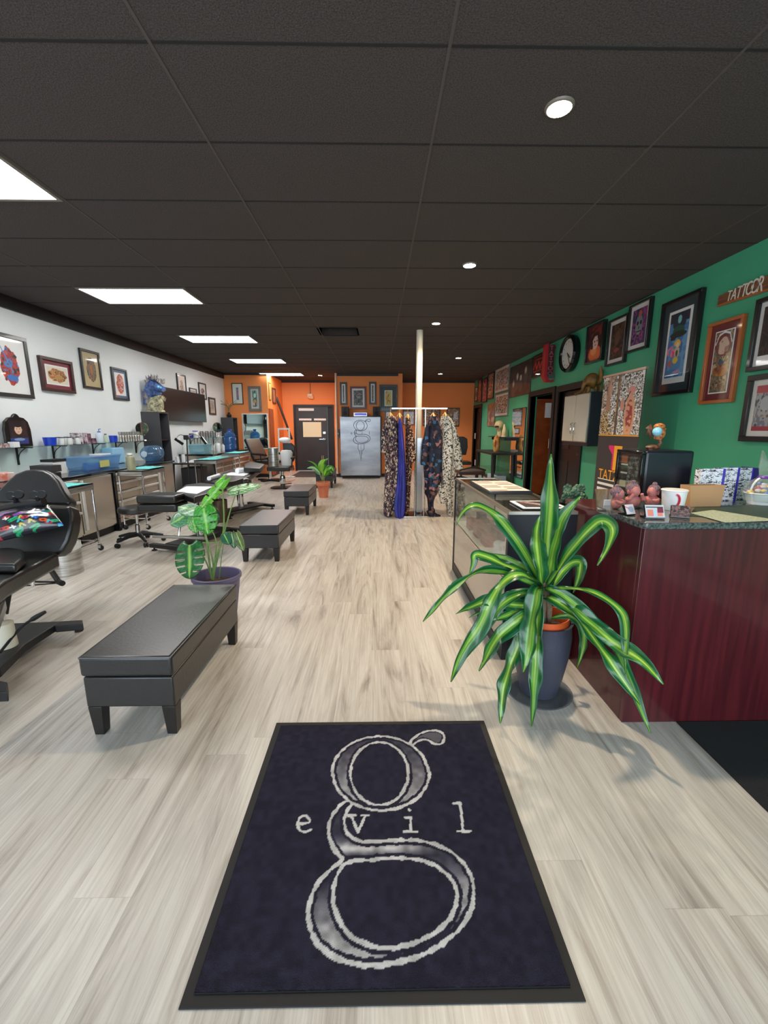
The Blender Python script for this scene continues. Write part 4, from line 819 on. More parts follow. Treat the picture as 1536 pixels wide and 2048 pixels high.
# wooden arrow board with painted word
a = onx(1438, 601, XR-.02); z0 = onx(1438, 608, XR-.02)[2]; z1 = onx(1438, 595, XR-.02)[2]
t = thing('wooden_sign', 'long weathered wooden board with the painted letters TATTOOR', 'sign', (XR, a[1], (z0+z1)/2))
t.rotation_euler = (0, 0, -PI/2); LN = 1.0; hh = .055; L01 = a[1]-onx(1536, 548, XR-.02)[1]
bd2 = MB().prism([(0, -hh*.75), (LN, -hh*1.25), (LN, hh*1.2), (0, hh*.75)], -.03, -.003, 'y').build('board', mat('weathered_wood', (92, 56, 34), .8, var=(8, (130, 84, 48), (1, 1, 10))), None)
bd2.data.transform(Matrix.Translation(bd2.location)); bd2.location = (0, 0, 0); bd2.parent = t
cw = mat('sign_letters', (216, 206, 190), .7)
ws = 0.13
for i, ch in enumerate('TATTOOR'):
    letters('letter', ch, .125+.008*i, cw, t, Matrix.Translation((L01*(.27+.108*i), -.033, 0)) @ Matrix.Rotation(math.radians(8), 4, 'Y') @ RX @ Matrix.Scale(.62, 4, (1, 0, 0)))
q = MB().prism([(0, -hh*.75-.012), (LN, -hh*1.25-.012), (LN, -hh*1.25+.004), (0, -hh*.75+.004)], -.032, -.005, 'y').build('lower_edge', FM['oak'], None); q.data.transform(Matrix.Translation(q.location)); q.location = (0, 0, 0); q.parent = t
# red blade sign standing out from the wall
pN = onx(1100, 735, XR)
ty = ony(1087, 720, 7.95)
t = thing('blade_sign', 'red projecting blade sign with dark face, tall letters and an arrow hook', 'sign', (XR, 7.95, 2.4))
redm = mat('sign_red', (170, 30, 36), .4); facem = mat('sign_face', (66, 26, 34), .5)
xa = ony(1087, 720, 7.95)[0]+.03; zb_, zt_ = ony(1090, 764, 7.95)[2]+.08, ony(1090, 690, 7.95)[2]
MB().box(xa+.03, max(xa+.14, XR-.06), 7.90, 8.0, zb_, zt_).build('face_box', facem, t, bevel=.006)
MB().prism([(xa-.03, zt_), (xa+.03, zt_+.03), (xa+.035, zb_+.03), (xa+.08, zb_-.05), (xa+.16, zb_-.05), (xa+.16, zb_-.08), (xa+.02, zb_-.08), (xa-.03, zb_)], 7.89, 8.01, 'y').build('red_arrow', redm, t, bevel=.005)
for i, ch in enumerate('TATTOO'):
    letters('letter', ch, .10, mat('pink_letter', (186, 80, 92), .5) if i == 0 else bpy.data.materials['pink_letter'], t, Matrix.Translation(((xa+.03+max(xa+.14, XR-.06))/2-XR, -.053, zt_-.06-(zt_-zb_-.1)/5.2*i-2.4)) @ RX @ Matrix.Scale(1.2, 4, (1, 0, 0)))
MB().box(xa+.05, xa+.18, 7.88, 7.90, zb_-.02, zb_+.05).build('name_plate', mat('plate', (90, 96, 92), .4, .5), t)
MB().box(XR-.08, XR-.001, 7.93, 7.97, zt_-.06, zt_-.02).box(XR-.08, XR-.001, 7.93, 7.97, zb_+.02, zb_+.06).build('bracket', redm, t)
# ------------------------------------------------------------------ wall-hung cabinet beside the banner
t = thing('wall_cabinet', 'charcoal wall cabinet with ribbed glass doors beside the banner', 'cabinet', (3.0, 6.23, 1.16))
c0, c1, z0, z1 = 5.83, 6.62, 1.16, 1.885
MB().box(2.86, XR-.001, c0, c1, z0, z1).build('body', M['navy_black'], t, bevel=.003)
gm = mat('ribbed_glass', (186, 184, 170), .3, var=(2, (200, 198, 184)), coat=.5)
for s, (ya, yb) in enumerate(((c0+.01, (c0+c1)/2-.003), ((c0+c1)/2+.003, c1-.01))):
    d = MB().box(2.84, 2.859, ya, yb, z0+.05, z1-.01).build('door', al, t, bevel=.002)
    MB().box(2.836, 2.8395, ya+.012, yb-.012, z0+.062, z1-.022).build('glass', gm, d)
    yh = yb-.05 if s == 0 else ya+.05
    MB().tube([(2.838, yh, z0+.16), (2.815, yh, z0+.17), (2.815, yh, z0+.31), (2.838, yh, z0+.32)], .006, 6).build('handle', M['chrome'], d)
# toy dinosaur on the cabinet
M['dino'] = mat('dino', (150, 104, 40), .55, var=(14, (96, 70, 30)))
dz = z1
q = lambda a, b, y: ony(1060+a/5.486, 700+b/5.486, y)
dm_ = MB()
def skinpts(P, R_): dm_.tube(smooth(P, 2), [R_[min(len(R_)-1, int(i*len(R_)/(len(smooth(P, 2)))))] for i in range(len(smooth(P, 2)))], 10)
Y_ = 6.25
B = [q(495, 487, Y_), q(575, 455, Y_), q(590, 380, Y_), q(640, 340, Y_), q(710, 335, Y_), q(765, 350, Y_-.02), q(785, 280, Y_-.05), q(775, 175, Y_-.08)]
P2 = smooth(B, 2); n_ = len(P2); rr_ = []
for i in range(n_):
    s = i/(n_-1); rr_.append(.014+.085*math.exp(-((s-.52)/.17)**2)+(.016 if s > .7 else .01))
rr_[-1] = .004; rr_[0] = .022
dm_.tube(P2, rr_, 12)
for (a, b) in ((640, 400), (720, 400), (770, 390), (600, 420)):
    p = q(a, b, Y_-.04 if a in (640, 770) else Y_+.04); dm_.tube([p, (p[0]+.01, p[1], (p[2]+dz)/2), (p[0]-.01, p[1], dz+.004)], [.04, .026, .02], 8)
tag(dm_.build('toy_dinosaur', M['dino'], None), 'brown long-tailed toy dinosaur standing on the wall cabinet', 'toy')
# ------------------------------------------------------------------ banner with the orange letter
BX = 2.77; yb0, yb1 = onx(1209, 757, BX)[1], onx(1293, 742, BX)[1]; bz1 = 2.0
t = thing('banner_stand', 'tall pull-up banner with skin photos and an orange and pink letter T', 'banner', (BX, (yb0+yb1)/2, 0))
t.rotation_euler = (0, 0, -PI/2); bwd = yb0-yb1
ptop = mat('banner_dark', (58, 52, 54), .6)
def lo(o, p=t):
    o.data.transform(Matrix.Translation(o.location)); o.location = (0, 0, 0); o.parent = p; return o
lo(MB().box(-bwd/2, bwd/2, -.004, 0, .06, bz1).build('fabric', ptop))
lo(MB().box(-bwd/2-.01, bwd/2+.01, -.015, .015, bz1, bz1+.025).build('top_rail', al)); lo(MB().box(-bwd/2-.02, bwd/2+.02, -.09, .09, 0, .06).build('base', al))
sp = [(150, 136, 124), ('t', [(120, 96, 80), (190, 170, 150), (90, 74, 64), (220, 210, 200), (150, 120, 100)], 12, 61, None),
      ('e', .24, .6, .12, .4, (170, 128, 106)), ('e', .26, .8, .08, .15, (196, 150, 130)), ('t', [(196, 166, 110), (80, 56, 44), (216, 196, 150), (96, 70, 50)], 22, 62, (.22, .18, .24, .24)),
      ('r', .44, 1, 0, 1, (170, 168, 164)), ('t', [(196, 194, 190), (110, 104, 100), (226, 224, 220), (80, 76, 74)], 16, 63, (.72, .5, .5, .8)), ('r', .4, .46, 0, 1, (96, 78, 72)), ('l', [(.36, 0), (.43, .6), (.44, 1)], .006, (206, 150, 60)),
      ('e', .74, .3, .12, .36, (206, 150, 120)), ('e', .72, .05, .08, .2, (216, 160, 120)), ('e', .75, .72, .09, .07, (206, 140, 130)), ('e', .55, .5, .05, .1, (196, 140, 124)), ('l', [(.72, .7), (.62, .55), (.6, .35)], .01, (60, 50, 50)), ('t', [(206, 150, 120), (150, 60, 56), (190, 130, 110)], 9, 64, (.74, .3, .08, .26))]
zA = onx(1203, 869, BX)[2]
c = art(110, 130, sp); o = c.mesh('photo_panel', bwd*.985, bz1-zA-.005, M['print_matte'], t, y=-.006); o.location.z = (bz1+zA)/2
lo(MB().box(-bwd/2, bwd/2, -.007, -.004, zA-.012, zA).build('orange_line', mat('banner_orange', (240, 166, 40), .5)))
om = bpy.data.materials['banner_orange']; pk = mat('banner_pink', (220, 40, 110), .5)
# letter T built of an orange right part and a pink toothed left part (measured in banner coordinates)
zc = lambda py: onx(1225, py, BX)[2]
T1, T2 = zc(891), zc(940)
w_ = .5*bwd
lo(MB().prism([(-.02, T1), (.14, T1), (.14, T1-.075), (.055, T1-.075), (.055, T2), (-.02, T2)], -.009, -.0065, 'y').build('letter_t_orange', om))
tooth = [(-.022, T1), (-.14, T1), (-.14, T1-.03), (-.055, T1-.10)]
for i in range(9):
    z = T1-.10-(T1-.10-T2)*i/9; tooth += [(-.06, z), (-.035, z-(T1-.10-T2)/18)]
tooth += [(-.035, T2), (-.022, T2)]
lo(MB().prism(tooth, -.009, -.0065, 'y').build('letter_t_pink', pk))
letters('banner_word', 'TAT2', .17, om, t, Matrix.Translation((-.12+.0, -.0075, zc(952.5))) @ RX @ Matrix.Scale(1.0, 4, (1, 0, 0)), .001)
for k, (py, h) in enumerate(((961, .01), (969, .03), (980, .035))):
    lo(MB().box(-.33, .05, -.008, -.006, zc(py)-h, zc(py)).build('small_print_bar', M['white_plastic']))
# ------------------------------------------------------------------ left wall: counters, cabinets
CF = -3.6
def counter(name, y0, y1, label):
    t = thing(name, label, 'counter', ((XL+CF)/2, (y0+y1)/2, 0))
    MB().box(XL+.016, CF+.02, y0, y1, .815, .85).build('worktop', M['black_gloss'], t, bevel=.004); return t
counter('counter', 3.3, 7.59, 'long black-topped workstation counter under the glass wall shelf')
counter('counter', 9.35, 12.05, 'shorter far black-topped counter holding the teal bin and the upright water jug')
def drawer_cab(y0, y1, label, n=4, door=False):
    t = thing('steel_cabinet', label, 'cabinet', ((XL+CF)/2, (y0+y1)/2, 0))
    MB().box(XL+.05, CF-.02, y0+.004, y1-.004, .1, .812).build('carcass', M['steel_drawer'], t)
    MB().box(XL+.08, CF-.05, y0+.01, y1-.01, 0, .099).build('plinth', M['black_matte'], t)
    if door:
        d = MB().box(CF-.019, CF-.001, y0+.01, y1-.01, .12, .80).build('door', M['steel_drawer'], t, bevel=.003)
        MB().box(CF, CF+.02, y0+.03, y0+.07, .16, .78).build('handle', M['pull'], d, bevel=.004)
    else:
        hs = [.13]*(n-1); rem = .69-sum(hs); z = .805
        for h in hs+[rem]:
            d = MB().box(CF-.019, CF-.001, y0+.01, y1-.01, z-h+.006, z).build('drawer', M['steel_drawer'], t, bevel=.002)
            MB().box(CF, CF+.024, y0+.015, y1-.015, z-.034, z-.006).build('handle', M['pull'], d, bevel=.004); z -= h
    return t
drawer_cab(3.35, 4.25, 'steel drawer cabinet under the near end of the long counter, mostly behind the tattoo chair')
drawer_cab(4.26, 5.12, 'steel drawer cabinet behind the nearest trolley with the teal cloth')
drawer_cab(5.13, 5.80, 'steel cabinet with one plain reflective door and upright handle, under the long counter', door=True)
tag(MB().box(XL+.05, CF+.02, 5.805, 5.85, 0, .812).build('divider_panel', M['black_gloss'], None, bevel=.003), 'thin black upright panel under the long counter beside the plain steel door', 'panel')
drawer_cab(5.86, 6.98, 'wide steel drawer cabinet behind the trolley carrying the cream bottle', 5)
drawer_cab(6.99, 7.55, 'brownish steel cabinet closing the far end of the long counter', door=True)
drawer_cab(9.4, 10.7, 'steel drawer cabinet under the near half of the far counter', 4)
drawer_cab(10.71, 12.0, 'steel drawer cabinet under the far half of the far counter', 4)
# glass wall shelves
def gshelf(y0, y1, label, brs):
    t = thing('glass_shelf', label, 'shelf', (XL+.12, (y0+y1)/2, 1.18))
    MB().box(XL+.002, XL+.235, y0, y1, 1.18, 1.188).build('glass_pane', M['greenglass'], t)
    for y in brs:
        MB().box(XL+.001, XL+.014, y-.011, y+.011, .97, 1.179).box(XL+.014, XL+.2, y-.008, y+.008, 1.168, 1.179).tube(smooth([(XL+.01, y, 1.0), (XL+.03, y, 1.11), (XL+.12, y, 1.172)], 2), .005, 6).build('bracket', M['black_matte'], t)
gshelf(3.6, 8.0, 'long clear glass wall shelf on black brackets above the near counter', [onx(px, 895, XL)[1] for px in (31, 104, 184.6, 231.5, 270.6)])
gshelf(9.7, 11.9, 'far clear glass wall shelf of cups and bottles below the television', [10.0, 11.4])
SX = XL+.12; SZ = 1.189
def sy(px): return ony_shelf(px)
def ony_shelf(px):      # y on the shelf centre line for an image column
    r = ray(px, 890); return r[1]/r[0]*SX
def bottle(lab, c, r, h, m, neck=.35, capm=None, group=None, name='bottle', cat='bottle', pump=False):
    t = thing(name, lab, cat, c, group)
    MB().lathe([(.001, 0), (r*.96, 0), (r, .01), (r, h*.72), (r*.85, h*.8), (r*neck, h*.86), (r*neck, h*.9), (.001, h*.9)], c, 18).build('body', m, t)
    cp = MB().lathe([(.001, h*.901), (r*neck*1.25, h*.901), (r*neck*1.25, h), (.001, h)], c, 14)
    if pump: cp.tube([(c[0], c[1], c[2]+h), (c[0], c[1], c[2]+h*1.18), (c[0]+r*.9, c[1]-r*.5, c[2]+h*1.2)], r*.12, 6)
    cp.build('cap', capm or M['white_plastic'], t); return t
def cup(lab, c, r, h, m, group=None, name='cup', cat='cup'):
    return tag(MB().lathe([(.001, 0), (r*.85, 0), (r, h), (r*.92, h), (r*.8, .01), (.001, .01)], c, 20).build(name, m, None), lab, cat, group)
# portrait in arched frame
y0 = sy(48); t = thing('arched_portrait', 'black arch-topped ornate frame with a portrait of a person standing on the glass shelf', 'picture', (XL+.07, y0, SZ))
arch = [(-.19, 0), (.19, 0), (.19, .2), (.165, .29), (.11, .335), (.05, .345), (.03, .37), (0, .385), (-.03, .37), (-.05, .345), (-.11, .335), (-.165, .29), (-.19, .2)]
MB().prism([(y0+a, SZ+b) for a, b in arch], XL+.05, XL+.08, 'x').build('frame', FM['black'], t, bevel=.006)
pcv = art(40, 60, [(34, 22, 30), ('e', .5, .35, .42, .5, (44, 26, 34)), ('e', .5, .62, .20, .2, (226, 186, 160)), ('e', .5, .84, .24, .12, (30, 20, 24)), ('r', 0, 1, 0, .26, (40, 60, 130)), ('e', .5, .2, .3, .06, (130, 160, 200)), ('e', .43, .65, .03, .015, (60, 40, 36)), ('e', .57, .65, .03, .015, (60, 40, 36)), ('e', .5, .52, .06, .015, (180, 90, 90))])
o = pcv.mesh('portrait', .26, .27, M['print'], t); o.rotation_euler = (0, 0, PI/2); o.location = (.012, 0, .165)
tag(MB().box(XL+.03, XL+.12, sy(10)-.2, sy(10)+.08, SZ, SZ+.045).build('product_box', mat('pinkblack', (60, 26, 36), .5, var=(40, (220, 190, 190))), None), 'flat dark box with pale script at the left end of the glass shelf', 'box')
tag(MB().box(XL+.10, XL+.16, sy(27)-.05, sy(27)+.04, SZ, SZ+.06).build('product_box', M['white_plastic'], None), 'small white box beside the arched portrait on the glass shelf', 'box')
cup('round blue tub left of the little clear jars on the glass shelf', (SX, sy(101), SZ), .075, .10, M['blue_solid'], name='tub', cat='tub')
cup('small round blue tub right of the pump bottle on the glass shelf', (SX, sy(228), SZ), .06, .10, M['blue_solid'], name='tub', cat='tub')
jm = mat('jar_plastic', (206, 208, 204), .3); j0 = None
for i in range(6):
    y = sy(116)+.078*i
    lab = 'small clear dark-capped jar standing on the long glass shelf'
    if j0 is None: j0 = bottle(lab, (XL+.17, y, SZ), .032, .10, jm, .7, M['black_matte'], 'clear jars on the glass shelf', 'jar', 'jar')
    else: dup(j0, (XL+(.07 if i % 2 else .17), y, SZ), 0)
for i, (px, hh_, c_, lb) in enumerate(((158, .15, (216, 210, 214), 'white and mauve printed box standing left of the dark boxes on the shelf'), (168, .15, (206, 190, 200), 'pale pink printed box in the middle of the glass shelf'), (175, .14, (66, 34, 50), 'dark plum box stacked in the middle of the glass shelf'), (185, .07, (50, 30, 40), 'low dark plum box beside the pump bottle on the shelf'))):
    y = sy(px); tag(MB().box(XL+.04, XL+.16, y-.04, y+.04, SZ, SZ+hh_).build('product_box', mat('pbox%d' % i, c_, .5, var=(25, (90, 60, 76) if i < 2 else (160, 120, 140))), None), lb, 'box')
bottle('clear pump bottle with blue collar on the glass shelf', (SX, sy(201), SZ), .05, .17, mat('pale_bottle', (206, 218, 228), .25), .35, mat('blue_cap', (80, 120, 190), .4), pump=True)
bottle('tiny dark dropper bottle next to the pump bottle on the shelf', (SX, sy(213), SZ), .03, .13, mat('palegreen', (190, 206, 180), .4), .5, M['black_matte'])
sr = None
for i in range(8):
    y = sy(243)+.075*i; lab = 'slim steel tattoo grip tube standing upright beside the round mirror'
    if sr is None:
        sr = tag(MB().lathe([(.001, 0), (.03, 0), (.03, .08), (.022, .1), (.03, .13), (.03, .155), (.001, .155)], (SX, y, SZ), 14).build('steel_tube', M['steel'], None), lab, 'tool', 'steel tubes on the glass shelf')
    else: c_ = sr.copy(); COL.objects.link(c_); c_.location = (SX, y, SZ)
def round_mirror(c, r, label, facing=.5):
    t = thing('makeup_mirror', label, 'mirror', c)
    Mx = Matrix.Rotation(facing, 4, 'Z') @ Matrix.Rotation(PI/2, 4, 'X'); cc = (c[0], c[1], c[2]+r+.09)
    MB().lathe([(r*.93, -.008), (r, -.01), (r, .01), (r*.93, .008)], cc, 32, Mx).build('rim', M['chrome'], t)
    MB().lathe([(.001, 0), (r*.93, 0)], cc, 32, Mx).build('glass', M['mirror'], t)
    MB().tube([(c[0], c[1]+.01, c[2]+.09), (c[0], c[1]+.02, c[2])], .008, 8).lathe([(.001, 0), (.05, 0), (.045, .01), (.001, .012)], (c[0], c[1]+.02, c[2]), 20).build('stand', M['chrome'], t); return t
round_mirror((SX+.02, sy(285), SZ), .115, 'round chrome makeup mirror reflecting green on the glass shelf', .95)
# items on the near counter
def P_(px, py, z=.852): return onz(px, py, z)
tag(MB().box(-3.98, -3.72, 4.62, 5.05, .851, .90).build('storage_tray', M['black_matte'], None, bevel=.004), 'black flat tray on the near counter just beyond the chair headrest', 'tray')
tag(MB().box(-4.0, -3.76, 4.95, 5.12, .902, .98).build('organiser_box', mat('charcoal_box', (56, 52, 54), .6), None, bevel=.004), 'charcoal box stacked on the black tray on the near counter', 'box')
t = thing('tall_white_box', 'upright white carton with a dark top band on the near counter', 'box', (-4.0, 5.36, .851))
MB().box(-4.07, -3.93, 5.22, 5.44, .851, 1.0).build('carton', M['white_plastic'], t); MB().box(-4.075, -3.925, 5.215, 5.445, 1.0, 1.03).build('lid', M['black_matte'], t)
t = thing('storage_tote', 'translucent blue storage tote with a yellow label on the near counter', 'container', (-3.93, 5.95, .851))
MB().frus((-3.93, 5.98), (.26, .66), (.30, .74), .852, 1.02).build('tub', glassmat('tote_blue', (168, 206, 242), .05, .35), t)
MB().box(-4.09, -3.77, 5.6, 6.36, 1.021, 1.035).build('lid', glassmat('tote_lid', (176, 210, 242), .06, .4), t)
MB().box(-4.0, -3.86, 6.0, 6.25, 1.036, 1.05).build('handle', M['white_plastic'], t)
MB().box(-3.78, -3.775, 5.86, 6.06, .88, .97).build('label', mat('yellow_label', (196, 190, 110), .6), t)
MB().box(-3.9, -3.82, 5.7, 5.9, .86, .95).build('contents', mat('tote_fill', (70, 130, 200), .6), t)
jugP = [(.001, 0), (.11, 0), (.128, .02), (.13, .12), (.122, .135), (.13, .15), (.13, .27), (.122, .285), (.13, .30), (.11, .36), (.04, .40), (.034, .43), (.001, .43)]
t = thing('water_jug', 'big blue water jug lying on its side at the end of the near counter', 'jug', (-3.8, 7.3, .851))
MB().lathe([(r, z-.215) for r, z in jugP], (-3.86, 7.36, .9845), 28, Matrix.Rotation(PI/2+.0, 4, 'X') @ Matrix.Rotation(0, 4, 'Z')).build('body', glassmat('jug_blue', (140, 182, 220), .08, .3), t)
MB().lathe([(.001, 0), (.05, 0), (.05, .01), (.001, .01)], (-3.86, 7.14, .983), 20, Matrix.Rotation(PI/2, 4, 'X')).build('base_ring', mat('jug_white', (200, 216, 226), .3), t)
t = thing('water_jug', 'blue water jug standing upright on the far counter', 'jug', (-3.85, 11.3, .851))
MB().lathe(jugP, (-3.85, 11.3, .851), 28, Matrix.Scale(1.15, 4)).build('body', glassmat('jug_blue2', (86, 146, 216), .08, .4), t)
MB().lathe([(.001, .49), (.05, .49), (.05, .53), (.001, .53)], (-3.85, 11.3, .851), 16).build('cap', M['blue_solid'], t)
tag(MB().box(XL+.02, XL+.2, 6.75, 7.05, .852, 1.10).build('towel_pack', mat('pale_blue', (150, 200, 232), .7), None, bevel=.01), 'tall pale blue pack of wipes against the wall below the glass shelf', 'pack')
for i, (px, py, c_, lb) in enumerate(((6, 962, (222, 220, 216), 'white tray with orange strips on the near counter at the photo edge'), (62, 945, (86, 60, 130), 'purple glove pack lying behind the chair headrest'), (88, 943, (190, 186, 176), 'beige cloth bundle lying behind the chair headrest'))):
    p = P_(px, py); tag(MB().box(p[0]-.07, p[0]+.07, p[1]-.085, p[1]+.085, .852, .90+.04*(i == 0)).build(('tray', 'glove_pack', 'cloth_bundle')[i], mat('cnt%d' % i, c_, .6, var=(12, (220, 110, 80)) if i == 0 else None), None, bevel=.01), lb, ('tray', 'pack', 'cloth')[i])
bottle('small white spray bottle near the left edge on the near counter', (-4.2, 4.75, .851), .035, .2, M['white_plastic'], .4, mat('bluecap2', (60, 90, 150), .4), pump=True)
bottle('clear bottle with black pump at the far left of the near counter', (-4.15, 4.35, .851), .05, .24, mat('clearish', (214, 220, 220), .2), .3, M['black_matte'], pump=True)
# far counter things
cups = mat('steel_cup', (180, 178, 176), .3, 1)
for i in range(7): cup('steel cup on the far glass shelf below the television', (SX, 10.25+.16*i, SZ), .045, .12+.03*(i % 2), cups, 'steel cups on the far shelf')
bottle('blue-capped dispenser at the near end of the far glass shelf', (SX, 10.05, SZ), .06, .16, M['white_plastic'], .8, M['blue_solid'])
cup('small dark blue tub on the near end of the far glass shelf', (SX, 9.83, SZ), .05, .1, mat('deepblue', (40, 40, 120), .4), name='tub', cat='tub')
round_mirror((SX+.04, 11.35, SZ+.02), .13, 'round grey makeup mirror on the far glass shelf, right of the television bottom', .8)
t = thing('storage_bin', 'clear teal-tinted storage bin on the near end of the far counter', 'container', (-4.0, 9.75, .851))
MB().frus((-4.0, 9.75), (.30, .42), (.34, .46), .852, 1.04).build('tub', glassmat('bin_teal', (170, 218, 232), .06, .35), t); MB().box(-4.18, -3.82, 9.51, 9.99, 1.041, 1.055).build('lid', glassmat('bin_lid', (200, 228, 236), .08, .4), t)
bottle('tall white pump bottle left of the teal-tinted bin', (-4.2, 9.45, .851), .06, .3, M['white_plastic'], .4)
bottle('white and chrome spray bottle right of the teal-tinted bin', (-3.85, 10.4, .851), .06, .24, M['white_plastic'], .5, M['steel'], pump=True)
for i, (x, y) in enumerate(((-4.1, 10.5), (-4.05, 10.75), (-3.9, 10.9))): bottle('small white bottle in the cluster before the upright water jug', (x, y, .851), .04, .17, M['white_plastic'], .4, group='white bottles on the far counter')
# tall open cabinets, bust, television
def tallcab(y0, y1, h, label):
    t = thing('tall_cabinet', label, 'cabinet', (XL+.18, (y0+y1)/2, 0)); d = .33
    c_ = mat('grey_laminate', (62, 62, 66), .45) if 'grey_laminate' not in bpy.data.materials else bpy.data.materials['grey_laminate']
    MB().box(XL+.002, XL+d, y0, y0+.02, 0, h).build('side_panel', c_, t, bevel=.002); MB().box(XL+.002, XL+d, y1-.02, y1, 0, h).build('side_panel', c_, t, bevel=.002)
    MB().box(XL+.002, XL+.012, y0+.021, y1-.021, 0, h).build('back_panel', M['brown_trim'], t); MB().box(XL+.013, XL+d, y0+.021, y1-.021, h-.025, h).build('top_panel', c_, t)
    for z in (.1, .62, 1.18): MB().box(XL+.013, XL+d-.01, y0+.021, y1-.021, z, z+.02).build('shelf', M['black_wood'], t)
tallcab(8.03, 8.40, 1.70, 'tall narrow grey open cabinet carrying the blue dragon bust'); tallcab(12.08, 12.46, 1.70, 'tall narrow grey open cabinet in the far left corner')
t = thing('television', 'large black flat television mounted on the white wall', 'television', (XL+.08, 9.65, 1.55))
MB().box(XL+.06, XL+.105, 8.46, 10.82, 1.55, 2.21).build('bezel', M['black_matte'], t, bevel=.004); MB().box(XL+.1055, XL+.108, 8.475, 10.805, 1.565, 2.195).build('screen', mat('tv_screen', (12, 12, 14), .35, spec=.2), t)
MB().box(XL+.002, XL+.059, 9.4, 9.9, 1.7, 2.0).build('wall_bracket', M['black_matte'], t)
bs = (-4.15, 8.2, 1.701); BSX = 1
t = thing('dragon_bust', 'blue horned dragon bust with cream ribbed chest on the tall grey cabinet', 'statue', bs)
bz = lambda a, b, y=8.2: ony(275.5+a/9.2, 740+b/8.533, y)
db = mat('dragon_blue', (96, 130, 186), .5, var=(26, (52, 60, 110)), bump=(40, 1)); dc = mat('dragon_cream', (206, 200, 164), .6, var=(22, (120, 112, 92)), bump=(30, 1))
MB().tube(smooth([bz(320,690), bz(330,600), bz(340,520), bz(330,470)], 2), [.15, .17, .165, .16, .15, .13, .12], 16, .8).build('chest', dc, t)
for k in range(6):
    MB().tube(smooth([bz(250, 640-32*k, 8.12), bz(330, 610-30*k, 8.03), bz(430, 560-26*k, 8.1)], 2), .014, 6).build('rib', dc, t)
MB().tube(smooth([bz(190,600), bz(200,500), bz(220,400), bz(250,300)], 2), [.08, .085, .09, .09, .09, .10, .11, .11], 14).build('neck', db, t)
hd = MB().tube(smooth([bz(200,240), bz(270,270), bz(380,300,8.12), bz(480,330,8.08)], 2), [.10, .13, .135, .12, .105, .09, .07, .05], 14, .9); hd.tube(smooth([bz(300,380), bz(370,420,8.1), bz(430,400,8.08)], 2), [.07, .06, .05, .045, .04, .03, .02], 10)
hd.build('head', db, t)
MB().ball(bz(375,290,8.02), .028, 8).ball(bz(420,300,8.0), .02, 8).build('eye', mat('dragon_eye', (120, 190, 230), .2), t)
rnd = random.Random(4); sp_ = mat('dragon_horn', (96, 92, 130), .5, var=(20, (180, 170, 140)))
for k in range(34):
    s = k/33; a = bz(180+290*s, 230-70*math.sin(PI*min(1, s*1.3)), 8.2+rnd.uniform(-.12, .1)); ang = rnd.uniform(-.5, .3)-s*.2
    MB().tube([a, (a[0]-.05+.1*s+rnd.uniform(-.02, .02), a[1], a[2]+rnd.uniform(.06, .12))], [.022, .002], 6).build('spike', sp_, t)
for k in range(8):
    a = bz(170+8*k, 420+25*k, 8.12); MB().tube([a, (a[0]-.07, a[1]-.03, a[2]+.05)], [.022, .002], 6).build('spike', sp_, t)
for k in range(5):
    a = bz(430+15*k, 480+12*k, 8.1); MB().tube([a, (a[0]+.05, a[1]-.02, a[2]+.05)], [.02, .002], 6).build('spike', dc, t)
MB().lathe([(.001, 0), (.17, 0), (.17, .03), (.13, .05), (.001, .05)], (-4.14, 8.2, 1.7005), 24, sy=.8).build('base', dc, t)
p = (-4.15, 12.25, 1.701); t = thing('dried_flower_vase', 'small dark vase with dried branches on the far corner cabinet', 'vase', p)
MB().lathe([(.001, 0), (.05, 0), (.07, .06), (.03, .12), (.035, .14), (.001, .14)], p, 16).build('vase', M['black_matte'], t)
for k in range(10): MB().tube(smooth([(p[0], p[1], p[2]+.12), (p[0]+.03*math.cos(k), p[1], p[2]+.3), (p[0]+.25*math.cos(k*.63), p[1]+.1*math.sin(k), p[2]+.42+.06*math.sin(k*2))], 1), .006, 5).build('twig', M['bark'] if k % 2 else M['stem'], t)
# black folding table, grey box, phone lamp
t = thing('folding_table', 'small black table with splayed legs between the two counters', 'table', (-3.75, 8.7, 0))
MB().box(-4.1, -3.45, 8.45, 9.25, .70, .725).build('tabletop', M['black_matte'], t, bevel=.004)
for sx, sy_ in ((-1, -1), (1, -1), (1, 1), (-1, 1)): MB().tube([(-3.775+sx*.27, 8.85+sy_*.33, .7), (-3.775+sx*.30, 8.85+sy_*.38, 0)], .02, 8).build('leg', M['black_matte'], t)
tag(MB().box(-3.95, -3.62, 8.6, 9.1, 0, .62).build('storage_box', bpy.data.materials['grey_laminate'], None, bevel=.006), 'dark grey box standing on the floor under the small black table', 'box')
for i, (x, y, h) in enumerate(((-4.0, 8.6, .12), (-3.95, 8.75, .16), (-3.75, 8.95, .04), (-3.72, 8.66, .03))):
    tag((MB().lathe([(.001, 0), (.035, 0), (.035, h), (.001, h)], (x, y, .726), 14) if h > .1 else MB().box(x-.1, x+.1, y-.1, y+.1, .726, .726+h)).build('jar' if h > .1 else 'paper_stack', M['paper'], None), ('short pale jar on the small black table', 'taller pale jar on the small black table', 'thick white paper stack on the small black table', 'thin white paper stack at the near edge of the small black table')[i], ('jar', 'jar', 'papers', 'papers')[i])
LY = 7.85; lp = lambda a, b: ony(340+a/8.533, 840+b/8.533, LY)
b_ = lp(285, 700); t = thing('work_lamp', 'black tripod work lamp with a clamp head and two flat light bars', 'lamp', (b_[0], LY, 0))
MB().tube([(b_[0], LY, .32), lp(285, 300)], .012, 8).build('pole', M['black_matte'], t)
